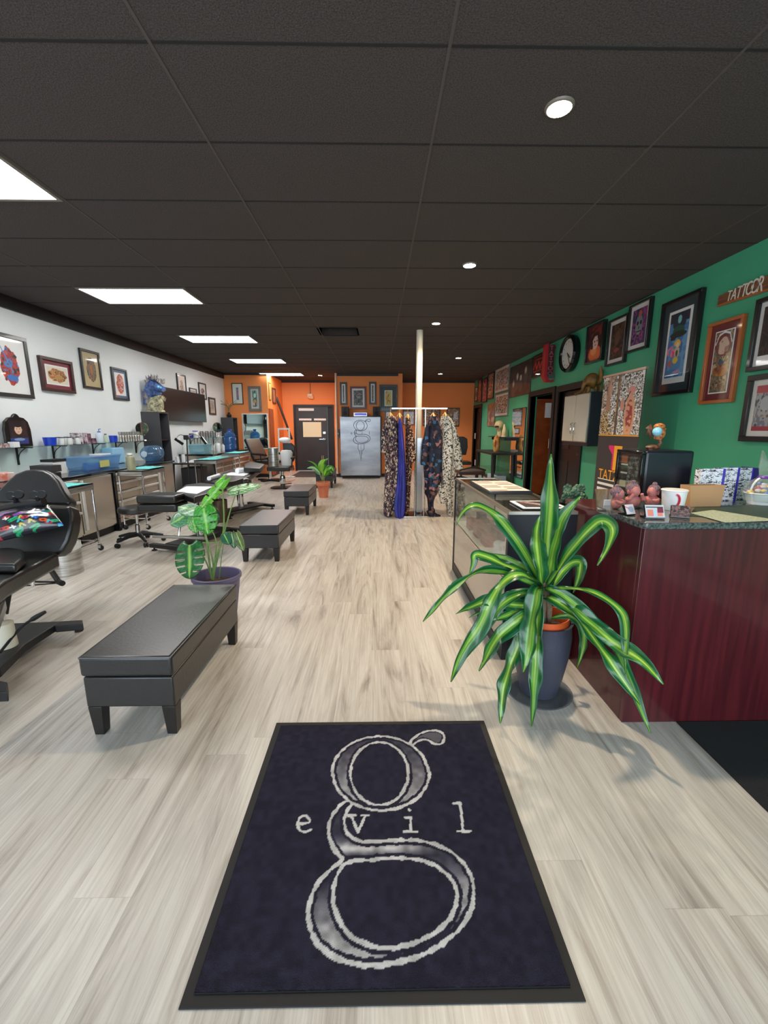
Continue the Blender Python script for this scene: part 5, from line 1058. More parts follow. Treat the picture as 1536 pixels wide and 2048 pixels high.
for k in range(3): an = k*2.09+.4; MB().tube([(b_[0], LY, .38), (b_[0]+.3*math.cos(an), LY+.3*math.sin(an), .01)], .011, 6).build('leg', M['black_matte'], t)
MB().cbox(lp(275, 297), (.08, .06, .08)).build('clamp_head', M['black_matte'], t, bevel=.008)
MB().tube(smooth([lp(270, 290), lp(180, 240), lp(110, 300), lp(150, 350)], 2), .008, 6).build('flexible_arm', M['steel'], t); MB().tube(smooth([lp(290, 290), lp(380, 240), lp(480, 260), lp(540, 320)], 2), .008, 6).build('flexible_arm', M['steel'], t)
def bar(a, c_):
    A, B_ = Vector(lp(*a)), Vector(lp(*c_)); d = (B_-A); L_ = d.length; ang = math.atan2(-(B_.z-A.z), B_.x-A.x)
    MB().cbox((A+B_)/2, (L_, .03, .045), Matrix.Rotation(ang, 3, 'Y')).build('light_bar', M['black_gloss'], t, bevel=.004)
bar((85, 320), (225, 415)); bar((530, 290), (620, 410))
# ------------------------------------------------------------------ steel trolleys with teal cloths
def trolley(x0, x1, y0, y1, h, label, tilt_cloth=True, shelf=.12):
    t = thing('steel_trolley', label, 'trolley', ((x0+x1)/2, (y0+y1)/2, 0))
    MB().box(x0, x1, y0, y1, h-.012, h).box(x0, x1, y0, y0+.004, h-.07, h).box(x0, x1, y1-.004, y1, h-.07, h).box(x0, x0+.004, y0, y1, h-.07, h).box(x1-.004, x1, y0, y1, h-.07, h).build('top_tray', M['steel'], t)
    for x, y in ((x0+.012, y0+.012), (x1-.012, y0+.012), (x1-.012, y1-.012), (x0+.012, y1-.012)):
        MB().tube([(x, y, .07), (x, y, h-.0125)], .011, 8).build('leg', M['chrome'], t)
        w_ = MB().lathe([(.001, -.011), (.03, -.011), (.032, 0), (.03, .011), (.001, .011)], (x+.012, y, .032), 16, Matrix.Rotation(PI/2, 4, 'X')).build('caster', M['rubber'], t)
        MB().box(x-.012, x+.02, y-.016, y-.012, .03, .075).box(x-.012, x+.02, y+.012, y+.016, .03, .075).box(x-.012, x+.02, y-.016, y+.016, .068, .075).build('caster_fork', M['chrome'], w_)
    r = MB()
    for z in (shelf, ): 
        for p, q_ in (((x0+.012, y0+.012), (x1-.012, y0+.012)), ((x1-.012, y0+.012), (x1-.012, y1-.012)), ((x1-.012, y1-.012), (x0+.012, y1-.012)), ((x0+.012, y1-.012), (x0+.012, y0+.012))): r.tube([(*p, z), (*q_, z)], .007, 6)
    r.build('lower_rail', M['chrome'], t); return t
def cloth(x0, x1, y0, y1, z, label):
    m_ = MB(); n = 12; rr = random.Random(int(y0*10)); vs = []
    for j in range(n+1):
        for i in range(n+1): vs.append((x0+(x1-x0)*i/n+rr.uniform(-.003, .003), y0+(y1-y0)*j/n, z+.004+abs(rr.gauss(0, .003))))
    m_.add(vs, [(j*(n+1)+i, j*(n+1)+i+1, (j+1)*(n+1)+i+1, (j+1)*(n+1)+i) for j in range(n) for i in range(n)])
    return tag(m_.build('disposable_cloth', M['teal_paper'], None, solid=.002), label, 'cloth')
trolley(-3.56, -3.24, 4.15, 4.86, .79, 'nearest steel trolley, partly behind the black tattoo chair'); cloth(-3.57, -3.25, 4.14, 4.8, .792, 'teal paper cloth on the nearest steel trolley')
trolley(-3.575, -3.235, 5.88, 6.5, .83, 'steel trolley holding the cream bottle, beside the round stool', shelf=.16); cloth(-3.55, -3.24, 6.08, 6.52, .832, 'teal paper cloth on the trolley with the cream bottle')
bottle('cream soap bottle with a white cap standing on the second trolley', (-3.43, 5.98, .831), .055, .235, mat('cream_bottle', (150, 148, 118), .35), .55)
trolley(-3.55, -3.12, 8.3, 9.3, .80, 'steel trolley with teal cloths in front of the far counter'); cloth(-3.52, -3.16, 8.32, 8.75, .802, 'teal paper cloth on the front half of the far-counter trolley'); cloth(-3.53, -3.2, 8.85, 9.28, .802, 'teal paper cloth on the rear half of the far-counter trolley')
trolley(-3.53, -3.13, 9.75, 10.6, .84, 'farthest steel trolley, just before the big mirror'); cloth(-3.5, -3.15, 9.8, 10.58, .842, 'teal paper cloth on the farthest trolley')
# ------------------------------------------------------------------ round stool
def stool(c, r, h, label):
    t = thing('rolling_stool', label, 'stool', c)
    MB().lathe([(.001, h-.075), (r*.9, h-.075), (r, h-.06), (r, h-.02), (r*.94, h-.004), (.001, h)], c, 36).build('seat', M['black_leather'], t)
    MB().lathe([(.001, .1), (.028, .1), (.028, h*.5), (.018, h*.5+.01), (.018, h-.076), (.001, h-.076)], c, 16).build('gas_lift', M['chrome'], t)
    b_ = MB()
    for k in range(5):
        an = k*2*PI/5+.45; dx, dy = math.cos(an), math.sin(an)
        b_.tube([(c[0], c[1], .115), (c[0]+dx*.12, c[1]+dy*.12, .11), (c[0]+dx*.27, c[1]+dy*.27, .075)], [.03, .024, .016], 8)
        cc = (c[0]+dx*.27, c[1]+dy*.27, .028)
        for o_ in (-.014, .014): MB().lathe([(.001, -.008), (.027, -.008), (.027, .008), (.001, .008)], (cc[0]-dy*o_, cc[1]+dx*o_, .028), 14, Matrix.Rotation(an, 4, 'Z') @ Matrix.Rotation(PI/2, 4, 'X')).build('caster', M['rubber'], t)
    b_.build('star_base', M['black_matte'], t); return t
p = onz(279, 1086); stool((p[0], p[1]+.0, 0), .195, .465, 'round black rolling stool with a five-arm base by the second trolley')
# ------------------------------------------------------------------ tattoo tables
def poly_cushion(px, z0, z1, name, parent, m=None, bev=.02):
    P = [onz(a, b, z1)[:2] for a, b in px]; return MB().prism(P, z0, z1, 'z').build(name, m or M['black_leather'], parent, bevel=bev, seg=3)
def hbase(parent, c, L, W, ang=0, h=.07):
    R_ = Matrix.Rotation(ang, 3, 'Z'); C_ = Vector((c[0], c[1], 0))
    def pt(x, y, z): v = R_ @ Vector((x, y, z)); return (C_+v)
    MB().cbox(C_+Vector((0, 0, h)), (W*.42, L*.9, .03), R_).build('base_plate', M['black_matte'], parent, bevel=.004)
    for s in (-1, 1):
        MB().cbox(pt(0, s*L/2, h-.008), (W, .07, .045), R_).build('base_foot', M['black_matte'], parent, bevel=.006)
        for q_ in (-1, 1): p_ = pt(q_*(W/2-.04), s*L/2, 0); MB().lathe([(.001, 0), (.03, 0), (.03, .01), (.01, .014), (.01, h-.03), (.001, h-.03)], (p_[0], p_[1], 0), 14).build('levelling_foot', M['rubber'], parent)
def column(parent, c, h, r=.045, z0=.08):
    MB().lathe([(.001, z0), (r*1.25, z0), (r*1.25, h*.55), (r, h*.56), (r, h), (.001, h)], (c[0], c[1], 0), 24).build('hydraulic_column', M['chrome'], parent)
t = thing('tattoo_table', 'flat black tattoo table with a thick arm pad, behind the plum pot plant', 'tattoo table', (-2.25, 5.3, 0))
poly_cushion([(352, 983), (388, 994), (418, 986), (448, 972), (434, 968.5), (403, 965), (370, 969)], .60, .68, 'cushion', t)
MB().box(-2.42, -2.1, 4.95, 5.4, .56, .599).build('under_frame', M['black_matte'], t)
a_, b_ = ony(290, 988, 4.75), ony(370, 1017, 4.75)
for k, (za, zb2) in enumerate(((.60, .69), (.505, .595))): MB().box(a_[0], b_[0], 4.55, 4.85, za, zb2).build('leg_pad', M['black_leather'], t, bevel=.025, seg=3)
column(t, (-2.23, 5.2), .56); hbase(t, (-2.23, 5.2), .95, .55, -.35)
MB().tube([onz(306, 1073, .2), onz(410, 1076, .2)], .018, 8).build('foot_bar', M['steel'], t); p = onz(357, 1073, .2)
MB().tube([p, (p[0]+.02, p[1]+.1, .5)], .014, 8).tube([(p[0]+.22, p[1], .2), (p[0]+.2, p[1]+.1, .56)], .012, 8).build('foot_bar_strut', M['chrome'], t)
tag(MB().prism([onz(a, b, .683)[:2] for a, b in ((353, 983.5), (373, 973), (426, 973.5), (394, 988))], .6815, .686, 'z').build('paper_sheet', M['paper'], None), 'white paper sheet lying on the nearer flat tattoo table', 'paper')
tag(MB().lathe([(.001, 0), (.10, 0), (.11, .34), (.105, .34), (.095, .01), (.001, .01)], (-2.40, 6.4, 0), 28).build('waste_bin', mat('bronze_bin', (110, 96, 80), .3, 1), None), 'bronze metal waste bin on the floor between the two flat tattoo tables', 'bin')
t = thing('tattoo_table', 'flat black tattoo table beyond the first one, with papers at its far end', 'tattoo table', (-2.35, 7.2, 0))
poly_cushion([(410, 960), (441, 966), (470, 962), (500, 952), (524, 936), (484, 933), (445, 945)], .60, .68, 'cushion', t)
poly_cushion([(487, 935), (521, 936), (530, 928), (500, 922), (488, 928)], .70, .78, 'head_cushion', t)
MB().box(-2.46, -2.2, 6.5, 7.8, .56, .599).build('under_frame', M['black_matte'], t)
column(t, (-2.33, 7.15), .56); hbase(t, (-2.33, 7.15), .95, .6, -.5)
q_ = MB().ball((-2.0, 6.35, .62), .11, 12, (1, 1, .55)).build('arm_pad', M['black_leather'], t)
tag(MB().prism([onz(a, b, .683)[:2] for a, b in ((446, 950), (462, 945), (500, 946), (488, 952))], .682, .686, 'z').build('paper_sheet', M['paper'], None), 'white paper sheet lying on the farther flat tattoo table', 'paper')
tag(MB().tube([onz(474, 942, .726), onz(490, 940, .726)], .043, 14).build('paper_roll', M['paper'], None), 'roll of white paper lying at the head of the farther tattoo table', 'paper')
tag(MB().tube([onz(418, 957, .714), onz(438, 951, .714)], .03, 12).build('paper_roll', M['paper'], None), 'thin rolled white towel on the near end of the farther tattoo table', 'paper')
# barber style chair with a steel bin on its seat
cx, cy = -2.3, 10.2
t = thing('barber_chair', 'black barber chair on a chrome column with a steel bin on its seat', 'chair', (cx, cy, 0))
MB().box(cx-.28, cx+.26, cy-.28, cy+.25, .42, .53).build('seat', M['black_leather'], t, bevel=.03, seg=3)
MB().prism([(cx+.02, .60), (cx+.24, .60), (cx+.30, .75), (cx+.29, .98), (cx+.20, 1.06), (cx+.0, 1.06)], cy+.25, cy+.33, 'y').build('backrest', M['black_leather'], t, bevel=.02, seg=3)
for s in (-1, 1): MB().tube(smooth([(cx+s*.3, cy-.25, .72), (cx+s*.31, cy, .74), (cx+s*.28, cy+.25, .72)], 2), .022, 8).tube([(cx+s*.29, cy-.1, .73), (cx+s*.27, cy-.1, .5)], .014, 6).build('armrest', M['black_matte'], t)
MB().lathe([(.001, .03), (.05, .03), (.075, .14), (.06, .28), (.035, .3), (.035, .42), (.001, .42)], (cx+.02, cy, 0), 24).build('hydraulic_column', M['chrome'], t)
MB().lathe([(.001, 0), (.30, 0), (.28, .02), (.08, .035), (.001, .035)], (cx+.02, cy, .002), 36).build('base_disc', M['black_matte'], t)
MB().tube([(cx+.1, cy-.3, .12), (cx+.3, cy-.35, .15)], .012, 6).build('foot_pedal', M['black_matte'], t)
def steelbin(c, r, h, label, liner=False):
    t_ = thing('steel_bin', label, 'bin', c)
    MB().lathe([(.001, 0), (r, 0), (r*1.0, h), (r*.96, h), (r*.95, .01), (.001, .01)], c, 36).build('can', M['steel'], t_)
    if liner: MB().lathe([(r*.9, h-.05), (r*1.02, h+.004), (r*1.05, h-.06)], c, 30, fn=lambda q, a: (q.x*(1+.03*math.sin(9*a)), q.y*(1+.03*math.sin(9*a)), q.z+.006*math.sin(5*a))).build('bin_liner', mat('liner', (226, 226, 222), .4), t_)
    else: MB().lathe([(.001, h+.012), (r*.9, h+.008), (r*1.01, h+.001)], c, 30).build('lid', M['steel'], t_)
    return t_
steelbin((cx-.14, cy-.14, .532), .12, .42, 'tall shiny steel bin standing on the seat of the barber chair')
tag(MB().lathe([(.001, 0), (.13, 0), (.15, .3), (.11, .36), (.001, .37)], (cx+.12, cy+.08, .531), 24, sy=.8).build('plastic_bag', mat('bag_white', (216, 220, 220), .3, bump=(14, 1)), None), 'pale crumpled plastic bag beside the steel bin on the barber chair', 'bag')
tag(MB().ball((cx+.08, cy+.15, 1.13), .13, 10, (1.1, .8, .5)).build('folded_towel', M['paper'], None), 'white folded towel heaped on top of the barber chair back', 'towel')
# chair near the mirror, whiteboard easel, wide dark foot mat
def recliner(c, ang, label):
    t_ = thing('recliner_chair', label, 'chair', (0, 0, 0))
    MB().box(-.27, .27, -.3, .3, .46, .56).build('seat', M['black_leather'], t_, bevel=.03, seg=3)
    MB().cbox((0, .46, .83), (.52, .1, .66), Matrix.Rotation(-.5, 3, 'X')).build('backrest', M['black_leather'], t_, bevel=.03, seg=3)
    MB().cbox((0, -.5, .40), (.44, .42, .08), Matrix.Rotation(.35, 3, 'X')).build('leg_rest', M['black_leather'], t_, bevel=.03)
    for s in (-1, 1): MB().tube([(s*.33, -.2, .72), (s*.33, .25, .74)], .03, 8).tube([(s*.32, 0, .72), (s*.29, 0, .52)], .014, 6).build('armrest', M['black_matte'], t_)
    MB().lathe([(.001, .03), (.05, .03), (.045, .46), (.001, .46)], (0, 0, 0), 20).build('hydraulic_column', M['chrome'], t_)
    MB().box(-.3, .3, -.06, .06, 0, .04).box(-.06, .06, -.4, .4, 0, .04).build('cross_base', M['black_matte'], t_, bevel=.005)
    return place(t_, c, ang)
recliner((-2.93, 11.6, 0), 1.05, 'black reclining chair in front of the big wall mirror')
tag(MB().box(ony(593, 943, 13.5)[0], ony(655, 943, 13.5)[0], 12.45, 14.1, 0, .012).build('door_mat', mat('grey_mat', (62, 60, 62), .9), None), 'plain dark grey mat lying in front of the black back door', 'mat')
p = ony(581, 880, 12.4); t = thing('document_stand', 'white-edged upright stand with small papers left of the back door', 'stand', (-2.9, 12.4, 0))
for a, b in ((556, 558.5), (577, 580)): MB().box(ony(a, 870, 12.4)[0], ony(b, 870, 12.4)[0], 12.38, 12.42, 0, ony(a, 856, 12.4)[2]).build('upright', M['white_plastic'], t)
MB().box(ony(558.5, 870, 12.4)[0], ony(577, 870, 12.4)[0], 12.38, 12.42, ony(560, 859.5, 12.4)[2], ony(560, 856, 12.4)[2]).build('top_bar', M['white_plastic'], t)
MB().box(ony(556, 870, 12.4)[0], ony(586, 870, 12.4)[0], 12.3, 12.5, .0, .03).build('foot', M['white_plastic'], t)
# ------------------------------------------------------------------ the big tattoo chair at the left edge
t = thing('tattoo_chair', 'large black adjustable tattoo chair with winged headrest at the left edge', 'tattoo chair', (-2.6, 2.8, 0))
def tiltpoly(px, y0, slope, thick, name, m=None, bev=.02):
    """outline seen in the photograph laid on a plane leaning back: y = y0 + slope*z"""
    F0 = []; F1 = []
    for a, b in px:
        r = ray(a, b); tt_ = (y0+slope*CZ)/(r[1]-slope*r[2]); p_ = Vector((r[0]*tt_, r[1]*tt_, CZ+r[2]*tt_)); F0.append(p_); n_ = Vector((0, 1, -slope)).normalized(); F1.append(p_+n_*thick)
    k = len(px); mb = MB().add(F0+F1, [tuple(range(k)), tuple(range(2*k-1, k-1, -1))]+[(i, i+k, (i+1) % k+k, (i+1) % k) for i in range(k)])
    return mb.build(name, m or M['black_leather'], t, bevel=bev, seg=3)
tiltpoly([(-46, 1004), (-25, 994), (-5, 980), (12, 962), (30, 946), (50, 939), (68, 937), (88, 939), (103, 947), (116, 962), (126, 982), (138, 999), (139, 1008), (132, 1011)][::-1], 2.62, .42, .09, 'headrest')
tiltpoly([(-60, 1010), (130, 1012), (139, 1010), (145, 1032), (142, 1058), (135, 1082), (124, 1102), (112, 1110), (-30, 1126)][::-1], 2.50, .42, .10, 'backrest')
P = [onz(a, b, .60)[:2] for a, b in ((-60, 1150), (-20, 1185), (12, 1160), (60, 1135), (117, 1106), (100, 1098), (-40, 1098))]
MB().prism(P, .50, .60, 'z').build('seat', M['black_leather'], t, bevel=.02, seg=3)
P = [onz(a, b, .50)[:2] for a, b in ((-80, 1210), (-60, 1250), (-5, 1235), (10, 1195), (0, 1180), (-40, 1180))]
MB().prism(P, .42, .50, 'z').build('leg_rest', M['black_leather'], t, bevel=.02, seg=3)
ap = lambda px, py, y=2.75: ony(px, py, y)
MB().tube([ap(-50, 1030), ap(0, 1018), ap(45, 1010), ap(88, 1003)], [.032, .032, .03, .026], 10).build('armrest_bar', M['black_matte'], t)
for px, py in ((22, 991), (38, 989), (68, 990), (84, 989)):
    c_ = ap(px, py, 2.72); MB().lathe([(.001, -.014), (.024, -.014), (.028, 0), (.024, .014), (.001, .014)], c_, 18, Matrix.Rotation(PI/2-.2, 4, 'X') @ Matrix.Rotation(.4, 4, 'Y')).build('adjuster_knob', M['rubber'], t)
for px in (30, 76): c_ = ap(px, 991, 2.72); MB().tube([c_, ap(px+2, 1006)], .016, 8).build('knob_post', M['black_matte'], t)
P = [onz(a, b, .66)[:2] for a, b in ((-40, 1128), (30, 1128), (50, 1112), (46, 1098), (20, 1094), (-40, 1098))]
MB().prism(P, .606, .66, 'z').build('arm_pad', M['black_leather'], t, bevel=.015, seg=3)
cc = onz(6, 1285, .09); hb = Vector((cc[0], cc[1], 0))
MB().prism([onz(a, b, .11)[:2] for a, b in ((28, 1246), (122, 1242), (50, 1288), (0, 1338), (-60, 1360), (-40, 1290))], .06, .11, 'z').build('base_plate', M['black_matte'], t, bevel=.006)
MB().prism([onz(a, b, .11)[:2] for a, b in ((95, 1243), (165, 1239), (166, 1247), (110, 1252))], .062, .108, 'z').build('base_foot', M['black_matte'], t, bevel=.005)
MB().prism([onz(a, b, .11)[:2] for a, b in ((-50, 1350), (14, 1362), (14, 1382), (-60, 1385))], .05, .105, 'z').build('base_foot', M['black_matte'], t, bevel=.005)
for px, py in ((158, 1262), (4, 1398)): c_ = onz(px, py); MB().lathe([(.001, 0), (.026, 0), (.024, .01), (.008, .014), (.008, .07), (.001, .07)], (c_[0], c_[1], 0), 16).build('levelling_foot', M['rubber'], t)
c_ = onz(16, 1296, .11); MB().lathe([(.001, .111), (.06, .111), (.055, .26), (.001, .27)], (c_[0]-.03, c_[1]+.02, 0), 24, sy=1).build('hydraulic_column', mat('column_cream', (206, 202, 184), .3), t)
MB().lathe([(.001, .26), (.042, .26), (.04, .46), (.001, .46)], (c_[0]-.06, c_[1]+.03, 0), 20).build('chrome_sleeve', M['chrome'], t)
MB().tube([ony(21, 1152, 2.62), ony(8, 1228, 2.5)], .022, 10).tube([ony(97, 1133, 3.0), ony(119, 1166, 3.0)], .018, 8).tube([ony(48, 1163, 2.9), ony(112, 1164, 3.0)], .007, 6).tube([ony(45, 1172, 2.9), ony(116, 1166, 3.0)], .005, 6).build('lift_arm', M['black_matte'], t)
MB().tube([ony(116, 1163, 3.0), ony(125, 1167, 2.95)], .02, 10).build('lever_knob', M['rubber'], t)
MB().tube(smooth([onz(0, 1305, .13), onz(40, 1255, .2), ony(62, 1240, 2.45), ony(90, 1224, 2.45)], 2), [.008]*9+[.014, .016, .014, .01], 8).build('foot_pump_lever', M['black_matte'], t)
MB().tube([ony(66, 1150, 2.9), ony(66, 1172, 2.9)], .012, 8).build('chrome_pin', M['chrome'], t)
MB().lathe([(.001, 0), (.016, 0), (.014, .008), (.001, .009)], ony(74, 1134, 2.60), 16, Matrix.Rotation(PI/2, 4, 'X')).build('seat_button', M['chrome'], t)
# colourful cushion lying against the back
cu = Cv(90, 70, (44, 42, 50)); rr = random.Random(8); pal = [(222, 90, 44), (40, 170, 110), (60, 120, 220), (206, 190, 60), (190, 60, 70), (140, 80, 170), (226, 226, 220), (60, 180, 190)]
for k in range(56):
    u_, v_ = rr.random(), rr.random(); c3 = pal[k % 8]
    if k % 4 == 0: cu.el(u_, v_, .045, .05, c3, rr.uniform(0, 3)); cu.el(u_, v_, .018, .02, (44, 42, 50))
    elif k % 4 == 1: cu.line([(u_-.05, v_-.02), (u_+.05, v_+.04)], .02, c3); cu.line([(u_-.05, v_-.07), (u_+.05, v_-.01)], .013, c3)
    elif k % 4 == 2: cu.line([(u_-.03, v_), (u_+.03, v_)], .014, c3); cu.line([(u_, v_-.04), (u_, v_+.04)], .01, c3)
    else: cu.line([(u_-.03, v_-.04), (u_, v_+.04), (u_+.03, v_-.04)], .012, c3)
corn = [Vector(ap(-45, 1092, 2.55)), Vector(ap(128, 1051, 2.68)), Vector(ap(96, 1009, 2.78)), Vector(ap(-45, 1040, 2.72))]
tp = thing('printed_cushion', 'shiny black cushion printed with colourful letters and shapes on the tattoo chair', 'cushion', tuple((corn[0]+corn[2])/2))
U_, V_ = cu.U[..., None], cu.V[..., None]; C0 = [np.array(c) for c in corn]
base_ = (C0[0]*(1-U_)+C0[1]*U_)*(1-V_)+(C0[3]*(1-U_)+C0[2]*U_)*V_
nn = np.array((corn[1]-corn[0]).cross(corn[3]-corn[0]).normalized()); nn = nn if nn[1] < 0 else -nn
bul = (np.clip(np.sin(PI*cu.U), 0, 1)*np.clip(np.sin(PI*cu.V), 0, 1))**.5
bulge = (.075*bul+.012*vnoise(cu.U, cu.V, 7, 2)*bul)[..., None]
M['cushion_print'] = attrmat('cushion_print', .22, coat=.4)
cu.raw('cover_front', (base_+nn*bulge).reshape(-1, 3)-np.array(tp.location), M['cushion_print'], tp); cu.raw('cover_back', (base_-nn*bulge*.6).reshape(-1, 3)-np.array(tp.location), M['cushion_print'], tp)
p = onz(123, 1153); steelbin((p[0]-.01, p[1]+.10, 0), .135, .31, 'steel waste bin with a white liner on the floor behind the big tattoo chair', True)
# ------------------------------------------------------------------ column and clothes rail
tag(MB().lathe([(.001, 0), (.052, 0), (.052, H), (.001, H)], (.672, 7.12, 0), 28).build('support_column', mat('cream_paint', (214, 208, 190), .45), None), 'round cream support column from floor to ceiling behind the clothes rail', 'column')
ry = 6.85
t = thing('clothes_rail', 'chrome two-post clothes rail standing in front of the cream column', 'clothes rail', (.63, ry, 0))
a, b_ = ony(783, 817, ry), ony(895, 817, ry); rz = a[2]
MB().box(a[0], b_[0], ry-.02, ry+.02, rz-.012, rz+.012).build('rail', M['chrome'], t, bevel=.004)
for px in (831, 850): x = ony(px, 900, ry)[0]; MB().tube([(x, ry, .03), (x, ry, rz-.012)], .014, 12).build('post', M['chrome'], t)
MB().box(ony(833, 900, ry)[0]+.012, ony(848, 900, ry)[0]-.012, ry-.004, ry+.004, .05, 1.25).build('post_panel', mat('brushed', (170, 172, 176), .25, 1), t)
MB().box(.42, .80, 6.62, 7.04, .004, .03).build('base_plate', M['black_gloss'], t, bevel=.004); MB().box(.42, .80, 6.612, 6.6195, .004, .03).build('base_edge', M['chrome'], t)
hw = mat('hanger_wood', (214, 170, 110), .5)
def garment(label, mt, prof, y, name='dress', extra=None, depth=.17, folds=7, cat='dress', hook=None, seed=0):
    x0 = sum(ony((l+r)/2, py, y)[0] for py, l, r in prof)/len(prof)
    t_ = thing(name, label, cat, (x0, y, 0.0)); P = smooth([tuple(map(float, p)) for p in prof], 2); mb = MB(); vs = []; n = 40
    for i, (py, l, r) in enumerate(P):
        A, B_ = ony(l, py, y), ony(r, py, y); cx_ = (A[0]+B_[0])/2; hw_ = (B_[0]-A[0])/2; z = A[2]; s = i/(len(P)-1)
        dp = min(depth, max(hw_*1.1, depth*(.5+.5*min(1, (r-l)/12))))
        for k in range(n):
            a_ = 2*PI*k/n; f = 1+(.05+.13*s)*math.sin(folds*a_+seed+1.2*math.sin(3*s+seed))
            vs.append((cx_+hw_*math.cos(a_)*f, y+dp*math.sin(a_)*f, z))
    m_ = len(P); mb.add(vs, [(i*n+k, i*n+(k+1) % n, (i+1)*n+(k+1) % n, (i+1)*n+k) for i in range(m_-1) for k in range(n)]+[tuple(range(n)), tuple((m_-1)*n+k for k in range(n))])
    mb.build('body', mt, t_)
    for e in (extra or []):
        q = [ony(px, py, y-.1) for px, py, r in e]; mb2 = MB().tube(smooth(q, 2), list(np.interp(np.linspace(0, 1, len(smooth(q, 2))), np.linspace(0, 1, len(e)), [r for _, _, r in e])), 14, 1.2); mb2.build('sleeve', mt, t_)
    hx = hook if hook is not None else (prof[0][1]+prof[0][2])/2; A = ony(hx, prof[0][0], y)
    MB().tube([(A[0]-.035, y, A[2]+.005), (A[0], y, A[2]+.06), (A[0]+.035, y, A[2]+.005)], .012, 8).tube([(A[0], y-.15, A[2]-.02), (A[0], y, A[2]+.05), (A[0], y+.15, A[2]-.02)], .012, 8).tube([(A[0], y, A[2]+.06), (A[0], y, rz+.013)], .004, 6).build('hanger', hw, t_)
    return t_
g1 = vmat('print_dark_cream', [(30, 24, 30), (206, 186, 160), (44, 34, 48), (26, 22, 28), (130, 90, 92), (24, 20, 26), (96, 66, 100), (40, 32, 40), (214, 200, 180)], 56, stretch=(1.2, 1, .8), dist=.05)
g2 = mat('print_blue', (34, 44, 132), .45, var=(7, (56, 60, 170), (1, 1, .6)))
g3 = vmat('print_dots', [(222, 184, 150), (206, 160, 120), (230, 200, 170)], 34, dots=((62, 34, 36), .40))
g4 = vmat('print_navy_floral', [(22, 26, 44), (30, 34, 56), (40, 52, 80), (24, 28, 46), (26, 30, 48), (54, 110, 150), (28, 32, 52), (30, 36, 60), (176, 116, 112), (20, 24, 40), (34, 40, 64), (24, 28, 44), (120, 84, 78)], 22, dist=.06)
g5 = vmat('print_black_white', [(226, 220, 206), (40, 38, 40), (220, 212, 196), (206, 200, 190), (26, 24, 26), (228, 224, 214)], 66, dist=.04)
garment('long dark dress with a dense cream and plum print, leftmost on the rail', g1, [(833, 772, 790), (842, 770, 796), (870, 768, 798), (905, 769, 800), (940, 771, 799), (980, 770, 798), (1010, 768, 793), (1029, 768, 784)], ry-.02, extra=[[(772, 842, .03), (769, 870, .04), (768, 905, .04)]], seed=1)
garment('long royal blue dress with a flared hem, left of the column', g2, [(834, 797, 801), (860, 796, 806), (900, 797, 809), (945, 796, 811), (980, 792, 811), (1008, 787, 811), (1025, 789, 809), (1036, 794, 806)], ry-.16, seed=2, depth=.12)
garment('long brown dress with tan dots hanging nearest the column on the left', g3, [(836, 811, 820), (850, 811, 822), (880, 811, 824), (905, 811, 826), (930, 812, 824), (975, 810, 820), (1015, 807, 819), (1032, 804, 813)], ry, extra=[[(818, 850, .03), (823, 880, .045), (824, 925, .05)]], seed=3)
garment('dark navy floral dress with a knotted tail reaching the floor, right of the column', g4, [(833, 858, 874), (845, 855, 880), (880, 850, 888), (915, 847, 889), (945, 848, 886), (962, 851, 880), (975, 849, 876), (988, 851, 873), (996, 855, 867), (1010, 856, 865), (1028, 858, 868)], ry, extra=[[(861, 1020, .06), (864, 1030, .05), (880, 1034, .03)], [(856, 850, .03), (851, 890, .05), (849, 930, .05)]], seed=4)
garment('cream and black patterned jumpsuit with one long leg, rightmost on the rail', g5, [(832, 884, 896), (842, 880, 906), (880, 881, 912), (915, 878, 912), (945, 880, 908), (965, 883, 906), (985, 888, 905), (1010, 893, 904), (1038, 896, 904)], ry, 'jumpsuit', [[(904, 845, .04), (911, 885, .06), (917, 925, .06), (919, 938, .05)], [(886, 970, .07), (886, 990, .06), (887, 1006, .04)]], cat='jumpsuit', seed=5)
# ------------------------------------------------------------------ steel cabinet with the logo
a, b_ = ony(679, 834, 12.08), ony(763.5, 957, 12.08)
t = thing('steel_refrigerator', 'wide stainless refrigerator with a large outlined letter g on its front', 'refrigerator', ((a[0]+b_[0])/2, 12.28, 0))
fz = 1.73
MB().box(a[0], b_[0], 12.13, 12.49, .06, fz).build('body', M['navy_black'], t, bevel=.01)
MB().box(a[0]+.005, b_[0]-.03, 12.08, 12.129, .08, fz-.005).build('door', mat('fridge_steel', (168, 170, 174), .33, 1, var=(1.5, (142, 144, 150), (1, 1, 3))), t, bevel=.012)
MB().box(a[0]+.05, b_[0]-.05, 12.12, 12.48, 0, .059).build('plinth', M['black_matte'], t)
lm = mat('etched_line', (60, 60, 64), .4, .6)
def l2(P): 
    uv = w2uv(P); return uv
allp = l2(G_OUT)+l2(E_OUT)+l2(EAR); u0 = min(p[0] for p in allp); u1 = max(p[0] for p in allp); v0 = min(p[1] for p in allp); v1 = max(p[1] for p in allp)
A, B_ = ony(706, 838, 12.078), ony(741, 888, 12.078)
for P in (g_out, g_in, E_OUT, E_IN, ear):
    q = [(A[0]+(p[0]-u0)/(u1-u0)*(B_[0]-A[0]), 12.078, B_[2]+(p[1]-v0)/(v1-v0)*(A[2]-B_[2])) for p in l2(P)]
    MB().tube(q+[q[0]], .007, 5).build('logo_line', lm, t)
c_ = [ony(px, py, 12.078) for px, py in ((716, 888), (716, 898), (719, 902), (719, 905), (722, 920), (724, 905), (724, 902), (728, 898), (728, 888))]
MB().tube(c_, .007, 5).tube([ony(722, 890, 12.078), ony(722, 922, 12.078)], .004, 5).build('logo_needle', lm, t)
